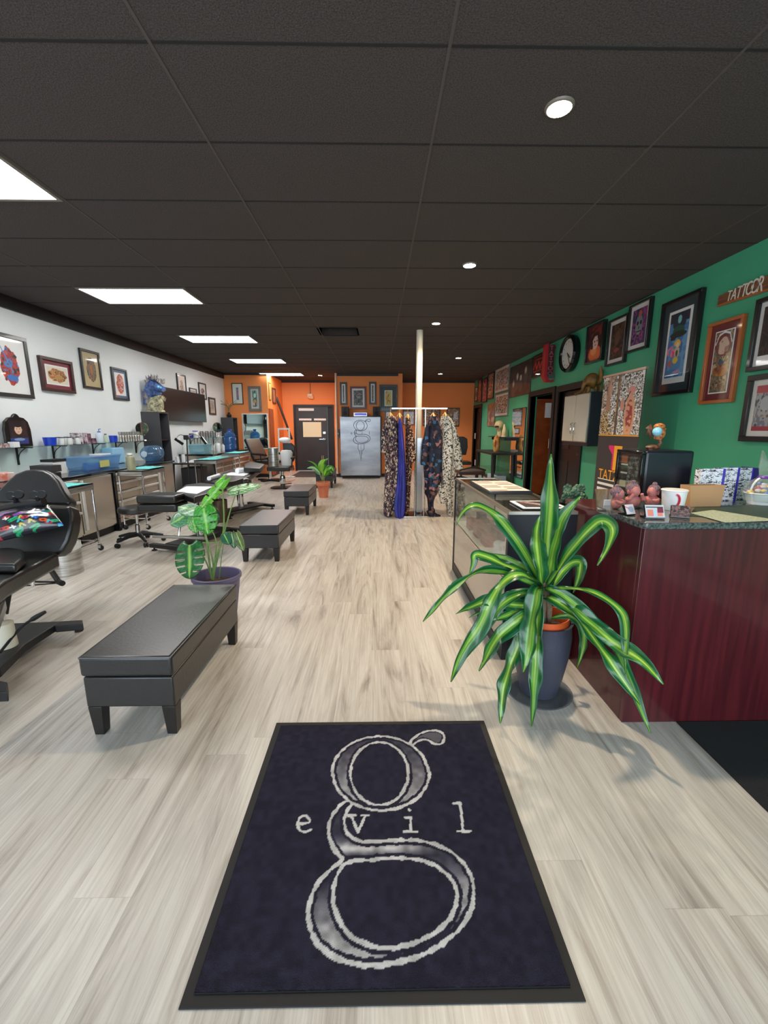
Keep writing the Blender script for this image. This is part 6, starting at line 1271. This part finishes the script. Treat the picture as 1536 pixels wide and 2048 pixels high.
# four small letters beside the g
for ch, px in (('e', 703), ('v', 711), ('i', 724), ('l', 738.5)):
    p = ony(px, 866, 12.078); letters('logo_letter', ch, .12, lm, t, Matrix.Translation(Vector(p)-t.location) @ RX, .003)
a = ony(690.5, 824, 12.3); b_ = ony(753, 824, 12.3)
for c, s in ((a, 'left'), (b_, 'right')):
    tt_ = thing('loudspeaker', 'black box loudspeaker on the %s end of the steel refrigerator top' % s, 'speaker', (c[0], 12.3, fz), 'speakers on the refrigerator')
    MB().box(c[0]-.1, c[0]+.1, 12.2, 12.4, fz+.001, fz+.27).build('cabinet', M['black_matte'], tt_, bevel=.006)
    for z, r in ((.09, .06), (.2, .03)): MB().lathe([(.001, 0), (r*.6, .004), (r, 0), (r, -.004)], (c[0], 12.198, fz+z), 20, Matrix.Rotation(PI/2, 4, 'X')).build('driver', M['rubber'], tt_)
a = ony(721, 828, 12.25); tt_ = thing('stereo_receiver', 'silver and blue lit stereo receiver between the two loudspeakers', 'stereo', (a[0], 12.25, fz))
MB().box(a[0]-.19, a[0]+.19, 12.14, 12.4, fz+.001, fz+.11).build('case', M['steel'], tt_, bevel=.004); MB().box(a[0]-.15, a[0]+.17, 12.135, 12.139, fz+.03, fz+.085).build('display', mat('blue_display', (70, 80, 190), .3, emit=.6), tt_)
a = ony(675, 866, 12.44); tt_ = thing('wall_panel', 'small grey control panel with light dials on the orange pier beside the refrigerator', 'panel', (a[0], 12.49, a[2]))
MB().box(a[0]-.05, a[0]+.05, 12.44, 12.499, a[2]-.13, a[2]+.11).build('box', mat('panel_grey', (80, 80, 84), .5), tt_, bevel=.004)
for dx in (-.02, .02): MB().lathe([(.001, 0), (.015, 0), (.015, .01), (.001, .01)], (a[0]+dx, 12.44, a[2]-.02), 12, Matrix.Rotation(PI/2, 4, 'X')).build('dial', M['white_plastic'], tt_)
a = ony(669, 853, 12.45)
# ------------------------------------------------------------------ far right: office chair, lounge stool, black table, wall shelf
c = (2.25, 11.6, 0); t = thing('office_chair', 'black high-backed office chair behind the hanging jumpsuit', 'chair', c)
MB().box(c[0]-.26, c[0]+.26, c[1]-.26, c[1]+.24, .44, .53).build('seat', M['black_leather'], t, bevel=.03, seg=3)
MB().prism([(c[0]-.2, .68), (c[0]+.2, .68), (c[0]+.24, .9), (c[0]+.22, 1.12), (c[0]+.12, 1.18), (c[0]-.12, 1.18), (c[0]-.22, 1.12), (c[0]-.24, .9)], c[1]+.2, c[1]+.28, 'y').build('backrest', M['black_leather'], t, bevel=.02, seg=3)
MB().tube([(c[0], c[1]+.24, .5), (c[0], c[1]+.3, .72)], .02, 8).build('back_arm', M['black_matte'], t)
MB().tube([(c[0], c[1], .1), (c[0], c[1], .44)], .025, 12).build('gas_lift', M['chrome'], t)
b2 = MB()
for k in range(5): an = k*2*PI/5; b2.tube([(c[0], c[1], .1), (c[0]+.28*math.cos(an), c[1]+.28*math.sin(an), .05)], [.03, .018], 8).ball((c[0]+.28*math.cos(an), c[1]+.28*math.sin(an), .03), .03, 6)
b2.build('star_base', M['black_matte'], t)
t = thing('lounge_stool', 'low brown and black padded stool left of the black side table', 'stool', (2.15, 9.9, 0))
MB().box(1.85, 2.45, 9.6, 10.2, .36, .46).build('seat', mat('brown_pad', (62, 44, 40), .5), t, bevel=.04, seg=3); MB().tube(smooth([(1.85, 9.6, .47), (2.15, 9.55, .56), (2.45, 9.6, .47)], 2), .02, 8).build('hoop_arm', M['black_matte'], t)
for sx in (-1, 1):
    for sy_ in (-1, 1): MB().tube([(2.15+sx*.24, 9.9+sy_*.24, .36), (2.15+sx*.28, 9.9+sy_*.28, 0)], .018, 8).build('leg', M['black_matte'], t)
t = thing('side_table', 'black side table with slanted legs against the green wall', 'table', (2.85, 10.5, 0))
MB().box(2.62, 3.15, 9.75, 11.4, .80, .85).build('tabletop', M['black_matte'], t, bevel=.004)
for sx, y in ((2.66, 9.85), (3.12, 9.85), (2.66, 11.3), (3.12, 11.3)): MB().tube([(sx, y, .8), (sx+(.0), y+(-.1 if y < 10 else .1), 0)], .035, 8).build('leg', M['black_matte'], t)
MB().box(2.66, 3.12, 9.85, 11.3, .42, .44).build('lower_glass', M['greenglass'], t)
tag(MB().box(2.75, 3.05, 10.0, 10.6, 0, .30).build('storage_box', mat('pale_box', (186, 200, 216), .5), None, bevel=.01), 'pale blue-grey storage box on the floor under the black side table', 'box')
t = thing('wall_shelf', 'thin dark wall shelf holding a mannequin head on the green wall', 'shelf', (XR, 10.6, 1.2))
MB().box(XR-.25, XR-.001, 9.9, 11.4, 1.185, 1.205).build('board', M['black_wood'], t); 
for y in (10.1, 11.2): MB().box(XR-.2, XR-.001, y-.01, y+.01, 1.12, 1.184).build('bracket', M['black_matte'], t)
hm = mat('bone', (214, 190, 150), .5); p = (XR-.13, 10.75, 1.206)
t = thing('skull_helmet', 'cream and pink sculpted head standing on the thin wall shelf', 'sculpture', p)
MB().tube(smooth([p, (p[0], p[1], p[2]+.12), (p[0]-.02, p[1], p[2]+.25)], 2), [.07, .06, .055, .06, .07], 14).build('neck', hm, t); MB().ball((p[0]-.02, p[1], p[2]+.27), .12, 12, (1, .9, 1)).build('head', hm, t)
MB().cbox((p[0]-.10, p[1]-.06, p[2]+.24), (.08, .1, .04)).build('visor', M['black_matte'], t, bevel=.01)
t = thing('bone_horn_sculpture', 'cream ridged horn shape beside the sculpted head on the shelf', 'sculpture', (XR-.12, 10.35, 1.206))
MB().tube(smooth([(XR-.12, 10.4, 1.206), (XR-.12, 10.38, 1.35), (XR-.12, 10.42, 1.5)], 2), [.06, .06, .055, .04, .02], 12).build('horn', hm, t); MB().lathe([(.001, 0), (.07, 0), (.07, .015), (.001, .015)], (XR-.12, 10.4, 1.206), 16).build('foot', M['white_plastic'], t)
p = (2.86, 10.3, .851); t = thing('carved_mask', 'tall carved yellow wooden mask leaning upright on the black side table', 'mask', p)
MB().lathe([(.001, 0), (.06, 0), (.08, .08), (.085, .2), (.065, .33), (.02, .4), (.001, .4)], p, 16, sy=.5).build('face', mat('mask_wood', (222, 170, 96), .5, var=(10, (160, 90, 40))), t)
MB().cbox((p[0]-.04, p[1]-.04, p[2]+.2), (.03, .02, .16)).build('nose_groove', M['wood_brown'], t, bevel=.01)
# ------------------------------------------------------------------ things on the reception desk
DZ = 1.001
# small black display fridge
x0, x1, y0, y1, zt = 1.50, 1.80, 2.40, 2.665, DZ+.275
t = thing('counter_cooler', 'small black glass-doored cooler on the reception desk', 'cooler', (1.65, 2.58, DZ))
MB().box(x0+.02, x1, y0, y1, DZ, zt).build('body', mat('cooler_black', (20, 24, 34), .3), t, bevel=.015, seg=3)
d = MB()
for ya, yb, za, zb2 in ((y0, y1, DZ+.005, DZ+.02), (y0, y1, zt-.02, zt-.003), (y0, y0+.02, DZ+.02, zt-.02), (y1-.02, y1, DZ+.02, zt-.02)): d.box(x0, x0+.018, ya, yb, za, zb2)
d = d.build('door_frame', M['black_gloss'], t, bevel=.003)
cc = Cv(50, 50, (16, 16, 18)).tex([(16, 16, 18), (60, 62, 62), (20, 20, 22), (120, 122, 118), (30, 30, 32)], 12, 71, (.66, .5, .24, .6)); cc.rect(.1, .38, .74, .94, (150, 76, 34)).rect(.1, .42, .68, .72, (200, 196, 180)).rect(.1, .42, .56, .67, (40, 66, 46)).rect(.1, .42, .46, .5, (190, 190, 186)).rect(.1, .4, .1, .28, (140, 132, 100))
o = cc.mesh('door_picture', .225, .225, M['print'], t); o.rotation_euler = (0, 0, -PI/2); o.location = (x0+.012-1.65, -.0475, .138)  # flat picture of brown, green and pale blocks behind the door glass
MB().box(x0+.004, x0+.007, y0+.02, y1-.02, DZ+.02, zt-.02).build('door_glass', M['clear'], d)
# dragon figurine on the cooler
q = lambda a, b, y=2.5: ony(1210+a/8.084, 830+b/8.084, y)
dg = thing('dragon_figurine', 'small bronze and orange winged dragon figurine on the black cooler', 'figurine', (q(790, 590)[0], 2.5, zt))
bz_ = mat('bronze', (130, 84, 56), .5, var=(60, (70, 44, 34))); og = mat('dragon_orange', (206, 130, 60), .5, var=(70, (120, 60, 30)))
MB().tube(smooth([q(700, 575), q(760, 530), q(850, 520), q(900, 460), q(880, 400), q(860, 360)], 2), [.016, .02, .018, .014, .012, .012, .01, .01, .01, .009, .01, .01], 8).ball((q(770, 560)[0], 2.5, zt+.016), .03, 8, (1.4, 1, .5)).build('rock_tail', bz_, dg)
MB().tube(smooth([q(850, 400), q(870, 340), q(920, 300), q(920, 230)], 2), [.02, .024, .026, .024, .022, .02, .018], 10).build('body', og, dg)
MB().ball(q(880, 190), .026, 10, (1.2, 1, .8)).tube([q(850, 190), q(825, 215)], [.016, .008], 8).build('head', og, dg)
MB().ball(q(845, 270, 2.48), .026, 12).build('crystal_ball', mat('crystal', (130, 190, 210), .05), dg)
for P_ in ([(900, 250), (960, 220), (990, 225)], [(910, 160), (930, 145)], [(850, 160), (835, 148)]): MB().tube([q(a, b) for a, b in P_], [.008, .004, .002][:len(P_)], 6).build('claw', og, dg)
MB().add([q(770, 230), q(740, 150), q(650, 215), q(690, 230), q(655, 330), q(710, 280), q(720, 390), q(760, 330), q(860, 330)], [(0, 1, 2, 3), (0, 3, 4, 5), (0, 5, 6, 7), (0, 7, 8)]).build('wing', bz_, dg, solid=.006)
# sculpted buddha heads figures
pk_ = mat('clay_pink', (196, 120, 110), .6, var=(30, (150, 90, 90))); pl = mat('clay_mauve', (150, 116, 122), .7, var=(160, (96, 74, 84)), bump=(180, 1))
def buddha(c, s, label, ang=0, hands=0):
    t_ = thing('buddha_figure', label, 'figurine', (0, 0, 0))
    MB().ball((0, 0, .05*s), .05*s, 12, (1.15, .85, 1)).build('body', pk_, t_)
    MB().ball((0, -.005, .125*s), .042*s, 14, (.95, 1, 1.1)).build('face', pk_, t_)
    hair = MB().ball((0, .012*s, .142*s), .048*s, 14, (1, 1, .95)); hair.ball((0, .012*s, .188*s), .02*s, 8)
    hair.build('curled_hair', pl, t_)
    for sx in (-1, 1): MB().tube(smooth([(sx*.05*s, 0, .07*s), (sx*.06*s, -.035*s, .06*s), (sx*.03*s, -.05*s, (.06+.05*hands)*s)], 1), .013*s, 8).ball((sx*.043*s, 0, .12*s), .012*s, 6, (.6, 1, 1.6)).build('arm', pk_, t_)
    return place(t_, c, ang)
p = onz(1238, 1019, DZ); buddha((p[0]+.0, p[1]+.025, DZ), .60, 'small clay buddha figure with curled hair, leftmost on the granite top', .9)
p = onz(1278, 1020, DZ); buddha((p[0]+.005, p[1]+.07, DZ), .68, 'pink clay buddha figure in the middle of three on the granite top', .1, 1)
p = onz(1332, 1018, DZ); buddha((p[0]-.03, p[1]+.07, DZ), .62, 'clay buddha figure bending left, beside the white cup', -1.1, 0)
# business card holders
def cardholder(px, py, w, h, spec, label, ang=0):
    p_ = onz(px, py, DZ); t_ = thing('card_holder', label, 'card holder', (0, 0, 0))
    MB().prism([(-.0, 0), (.05, 0), (.05, .006), (.012, .012), (.034, h), (.028, h+.002), (0, .008)], -w/2, w/2, 'x').build('holder', M['black_gloss'], t_, bevel=.001)
    c_ = art(36, 26, spec); o_ = c_.mesh('cards', w*.95, h*1.05, M['print_matte'], t_); o_.rotation_euler = (-math.radians(26), 0, 0); o_.location = (0, .009, h*.62)
    return place(t_, (p_[0], p_[1], DZ), ang)
cardholder(1262, 1031, .055, .045, [(214, 206, 210), ('e', .6, .5, .3, .3, (150, 170, 190)), ('l', [(0, .8), (.4, .6)], .05, (200, 90, 90))], 'small pale card stand, leftmost of three on the desk corner', .3)
cardholder(1310, 1038, .085, .055, [(190, 196, 200), ('r', .1, .9, .1, .6, (216, 130, 110)), ('r', .4, .6, .1, .6, (170, 200, 220)), ('r', .65, .95, .4, .8, (120, 40, 60)), ('r', .05, .95, .78, .86, (40, 40, 50))], 'card holder with a pink and blue card, middle of three on the desk', -.1)
cardholder(1360, 1036, .075, .05, [(60, 50, 52), ('t', [(40, 34, 36), (120, 90, 88), (70, 60, 60)], 5, 72, None)], 'card holder with dark cards in front of the white cup', -.5)
# white cup with red mark
p = onz(1364, 1024, DZ); cxx = (p[0], p[1]+.07, DZ)
t = thing('white_cup', 'white paper cup with a curved red mark beside the kraft bag', 'cup', cxx)
MB().lathe([(.001, 0), (.046, 0), (.056, .10), (.050, .10), (.042, .005), (.001, .005)], cxx, 30).lathe([(.056, .094), (.0595, .098), (.056, .102)], cxx, 30).build('cup_wall', M['white_plastic'], t)
MB().tube([(cxx[0]+.0585*math.sin(a_)*(.86+.17*(.05+.04*math.sin(b2_))/.1), cxx[1]-.0585*math.cos(a_)*(.86+.17*(.05+.04*math.sin(b2_))/.1), DZ+.052+.030*math.sin(b2_)) for a_, b2_ in [(-.45+.30*math.cos(x_), x_) for x_ in np.linspace(-1.5, 1.5, 14)]], .005, 6).build('red_mark', mat('cup_red', (206, 30, 60), .5), t)
# kraft paper bag, patterned gift bags
def bag(c, w, d, h, m_, label, ang, name='gift_bag', flare=.0, handle=True):
    t_ = thing(name, label, 'bag', (0, 0, 0)); mb = MB(); a_, b2_ = w/2, d/2
    vs = [(-a_, -b2_, 0), (a_, -b2_, 0), (a_, b2_, 0), (-a_, b2_, 0), (-a_-flare, -b2_, h), (a_+flare, -b2_, h), (a_+flare, b2_*.9, h*.98), (-a_-flare, b2_*.9, h*.98), (a_+flare*.4, 0, h*.5), (-a_-flare*.4, 0, h*.5)]
    mb.add(vs, [(0, 3, 2, 1), (0, 1, 5, 4), (3, 7, 6, 2), (1, 2, 8), (2, 6, 8), (6, 5, 8), (5, 1, 8), (0, 9, 3), (3, 9, 7), (7, 9, 4), (4, 9, 0)])
    mb.build('paper_body', m_, t_, solid=.002, smooth=False)
    if name == 'gift_bag': MB().box(a_+flare+.001, a_+flare+.012, -b2_-.004, b2_, 0, h).build('gusset', bpy.data.materials.get('violet') or mat('violet', (58, 46, 170), .4), t_)
    if handle:
        for y in (-b2_, b2_*.9): MB().tube(smooth([(-w*.2, y, h*.98), (-w*.15, y, h+.03), (w*.15, y, h+.03), (w*.2, y, h*.98)], 2), .0025, 6).build('handle', M['paper'], t_)
    return place(t_, c, ang)
gb = vmat('gift_pattern', [(232, 232, 236), (236, 236, 238), (30, 30, 44), (232, 234, 238), (228, 228, 236), (36, 34, 60)], 90, stretch=(1, 1, 2.2), dist=.05)
p = onz(1400, 1006, DZ)
bag((1.815, 2.30, DZ), .11, .05, .185, gb, 'patterned blue and white gift bag nearest the black cooler', -.1, handle=False)
bag((1.955, 2.36, DZ), .10, .05, .185, gb, 'patterned blue and white gift bag in the middle behind the kraft bag', .1, handle=False)
bag((2.075, 2.40, DZ), .09, .05, .18, gb, 'patterned blue and white gift bag at the right with a navy side', 0, handle=False)
tag(MB().box(2.128, 2.15, 2.36, 2.46, DZ, DZ+.18).build('gift_box', mat('violet_box', (34, 30, 96), .4), None), 'thin navy gift box standing at the right end of the patterned bags', 'box')
a, b_ = ony(1371, 1014, 2.14), ony(1446, 1014, 2.14)
bag(((a[0]+b_[0])/2+.005, 2.18, DZ), (b_[0]-a[0])*.86, .07, .112, mat('kraft', (196, 150, 100), .75, var=(3, (186, 140, 104))), 'brown kraft paper bag on the desk in front of the patterned bags', .08, 'kraft_bag', .012, False)
# cellophane basket
p = ony(1488, 1012, 2.3); c = (p[0]+.02, 2.22, DZ); t = thing('gift_basket', 'white gift basket of sweets wrapped in clear cellophane with purple ribbon', 'basket', c)
MB().lathe([(.001, 0), (.055, 0), (.07, .055), (.076, .06), (.07, .065), (.062, .06), (.001, .01)], c, 28, sx=1.15).build('basket', M['white_plastic'], t)
MB().tube([(c[0]+.07*math.cos(x_), c[1], DZ+.06+.09*math.sin(x_)) for x_ in np.linspace(0, PI, 12)], .005, 6).build('handle', M['white_plastic'], t)
cands = [mat('candy%d' % i, cc_, .3) for i, cc_ in enumerate([(190, 60, 80), (226, 190, 90), (150, 60, 150), (220, 200, 200), (70, 110, 190)])]
rr = random.Random(9)
for k in range(42):
    an, rd = rr.uniform(0, 6.28), .058*math.sqrt(rr.random()); h = .065+(.06-rd)*rr.uniform(.3, 1.0); MB().ball((c[0]+rd*1.1*math.cos(an)-.01, c[1]+rd*math.sin(an), DZ+h), .0125, 6, (1.3, 1, .8)).build('wrapped_sweet', cands[k % 5], t)
cel = glassmat('cellophane', (226, 238, 232), .05, .16, .25)
MB().lathe([(.078, .02), (.09, .06), (.07, .11), (.03, .142), (.028, .15), (.05, .19), (.07, .25)], c, 30, fn=lambda q_, a_: (q_.x*(1+.14*math.sin(7*a_))+max(0, q_.z-.145)*.5, q_.y*(1+.12*math.sin(6*a_+1)), q_.z+(max(0, q_.z-.15)*.35*math.sin(3*a_+.7)))).build('cellophane_wrap', cel, t, smooth=False)
MB().lathe([(.031, .138), (.036, .145), (.031, .152)], c, 20).build('ribbon', mat('purple_ribbon', (96, 40, 150), .4), t)
# mat, sheet and small extras on the desk
tag(MB().prism([onz(a_, b2_, DZ+.002)[:2] for a_, b2_ in ((1378, 1031), (1560, 1041), (1560, 1008), (1392, 1012))], DZ, DZ+.0015, 'z').build('counter_mat', mat('green_mat', (44, 62, 50), .5), None), 'dark green mat covering the middle of the granite desk top', 'mat')
tag(MB().prism([onz(a_, b2_, DZ+.002)[:2] for a_, b2_ in ((1381, 1026), (1450, 1045), (1560, 1041), (1426, 1020))], DZ+.0017, DZ+.0028, 'z').build('price_sheet', mat('sheet_cream', (186, 196, 170), .6, var=(90, (150, 160, 140))), None), 'cream printed sheet lying on the dark green desk mat', 'paper')
p = onz(1195, 1022, .985); tag(MB().cbox((1.215, 2.2, 1.0), (.035, .004, .06)).build('photo_card', M['paper'], None), 'small upright photo card at the left corner of the desk by the banner', 'card')
# sage-green plant behind the case
p = (1.30, 2.93, 0); t = thing('succulent_plant', 'grey-green rosette succulent on a dark pedestal behind the display case', 'plant', p)
MB().lathe([(.001, 0), (.09, 0), (.06, .04), (.05, .86), (.08, .9), (.001, .9)], p, 20).build('pedestal', M['black_matte'], t)
sg = mat('sage', (92, 128, 104), .55, var=(20, (60, 92, 74)), bump=(50, .6)); rr = random.Random(3)
zz2 = lambda px, py, y=2.93: ony(px, py, y)
for k in range(34):
    px, py = rr.uniform(1128, 1165), rr.uniform(975, 1006)
    if (px-1147)**2/440+(py-990)**2/330 > 1.05: continue
    c2 = Vector(zz2(px, py, 2.93+rr.uniform(-.06, .06)))
    rb = MB().ball(c2, .022, 7, (1, .8, .9))
    for j in range(6): an = j*1.05+k; rb.ball(c2+Vector((.02*math.cos(an), -.012, .02*math.sin(an))), .014, 6, (1, .5, 1))
    rb.build('leaf_rosette', sg, t)
c2 = Vector(zz2(1136, 1012, 2.93)); MB().tube([(p[0], p[1], .9), tuple(c2+Vector((.03, 0, .05)))], .02, 8).build('stem', M['bark'], t)
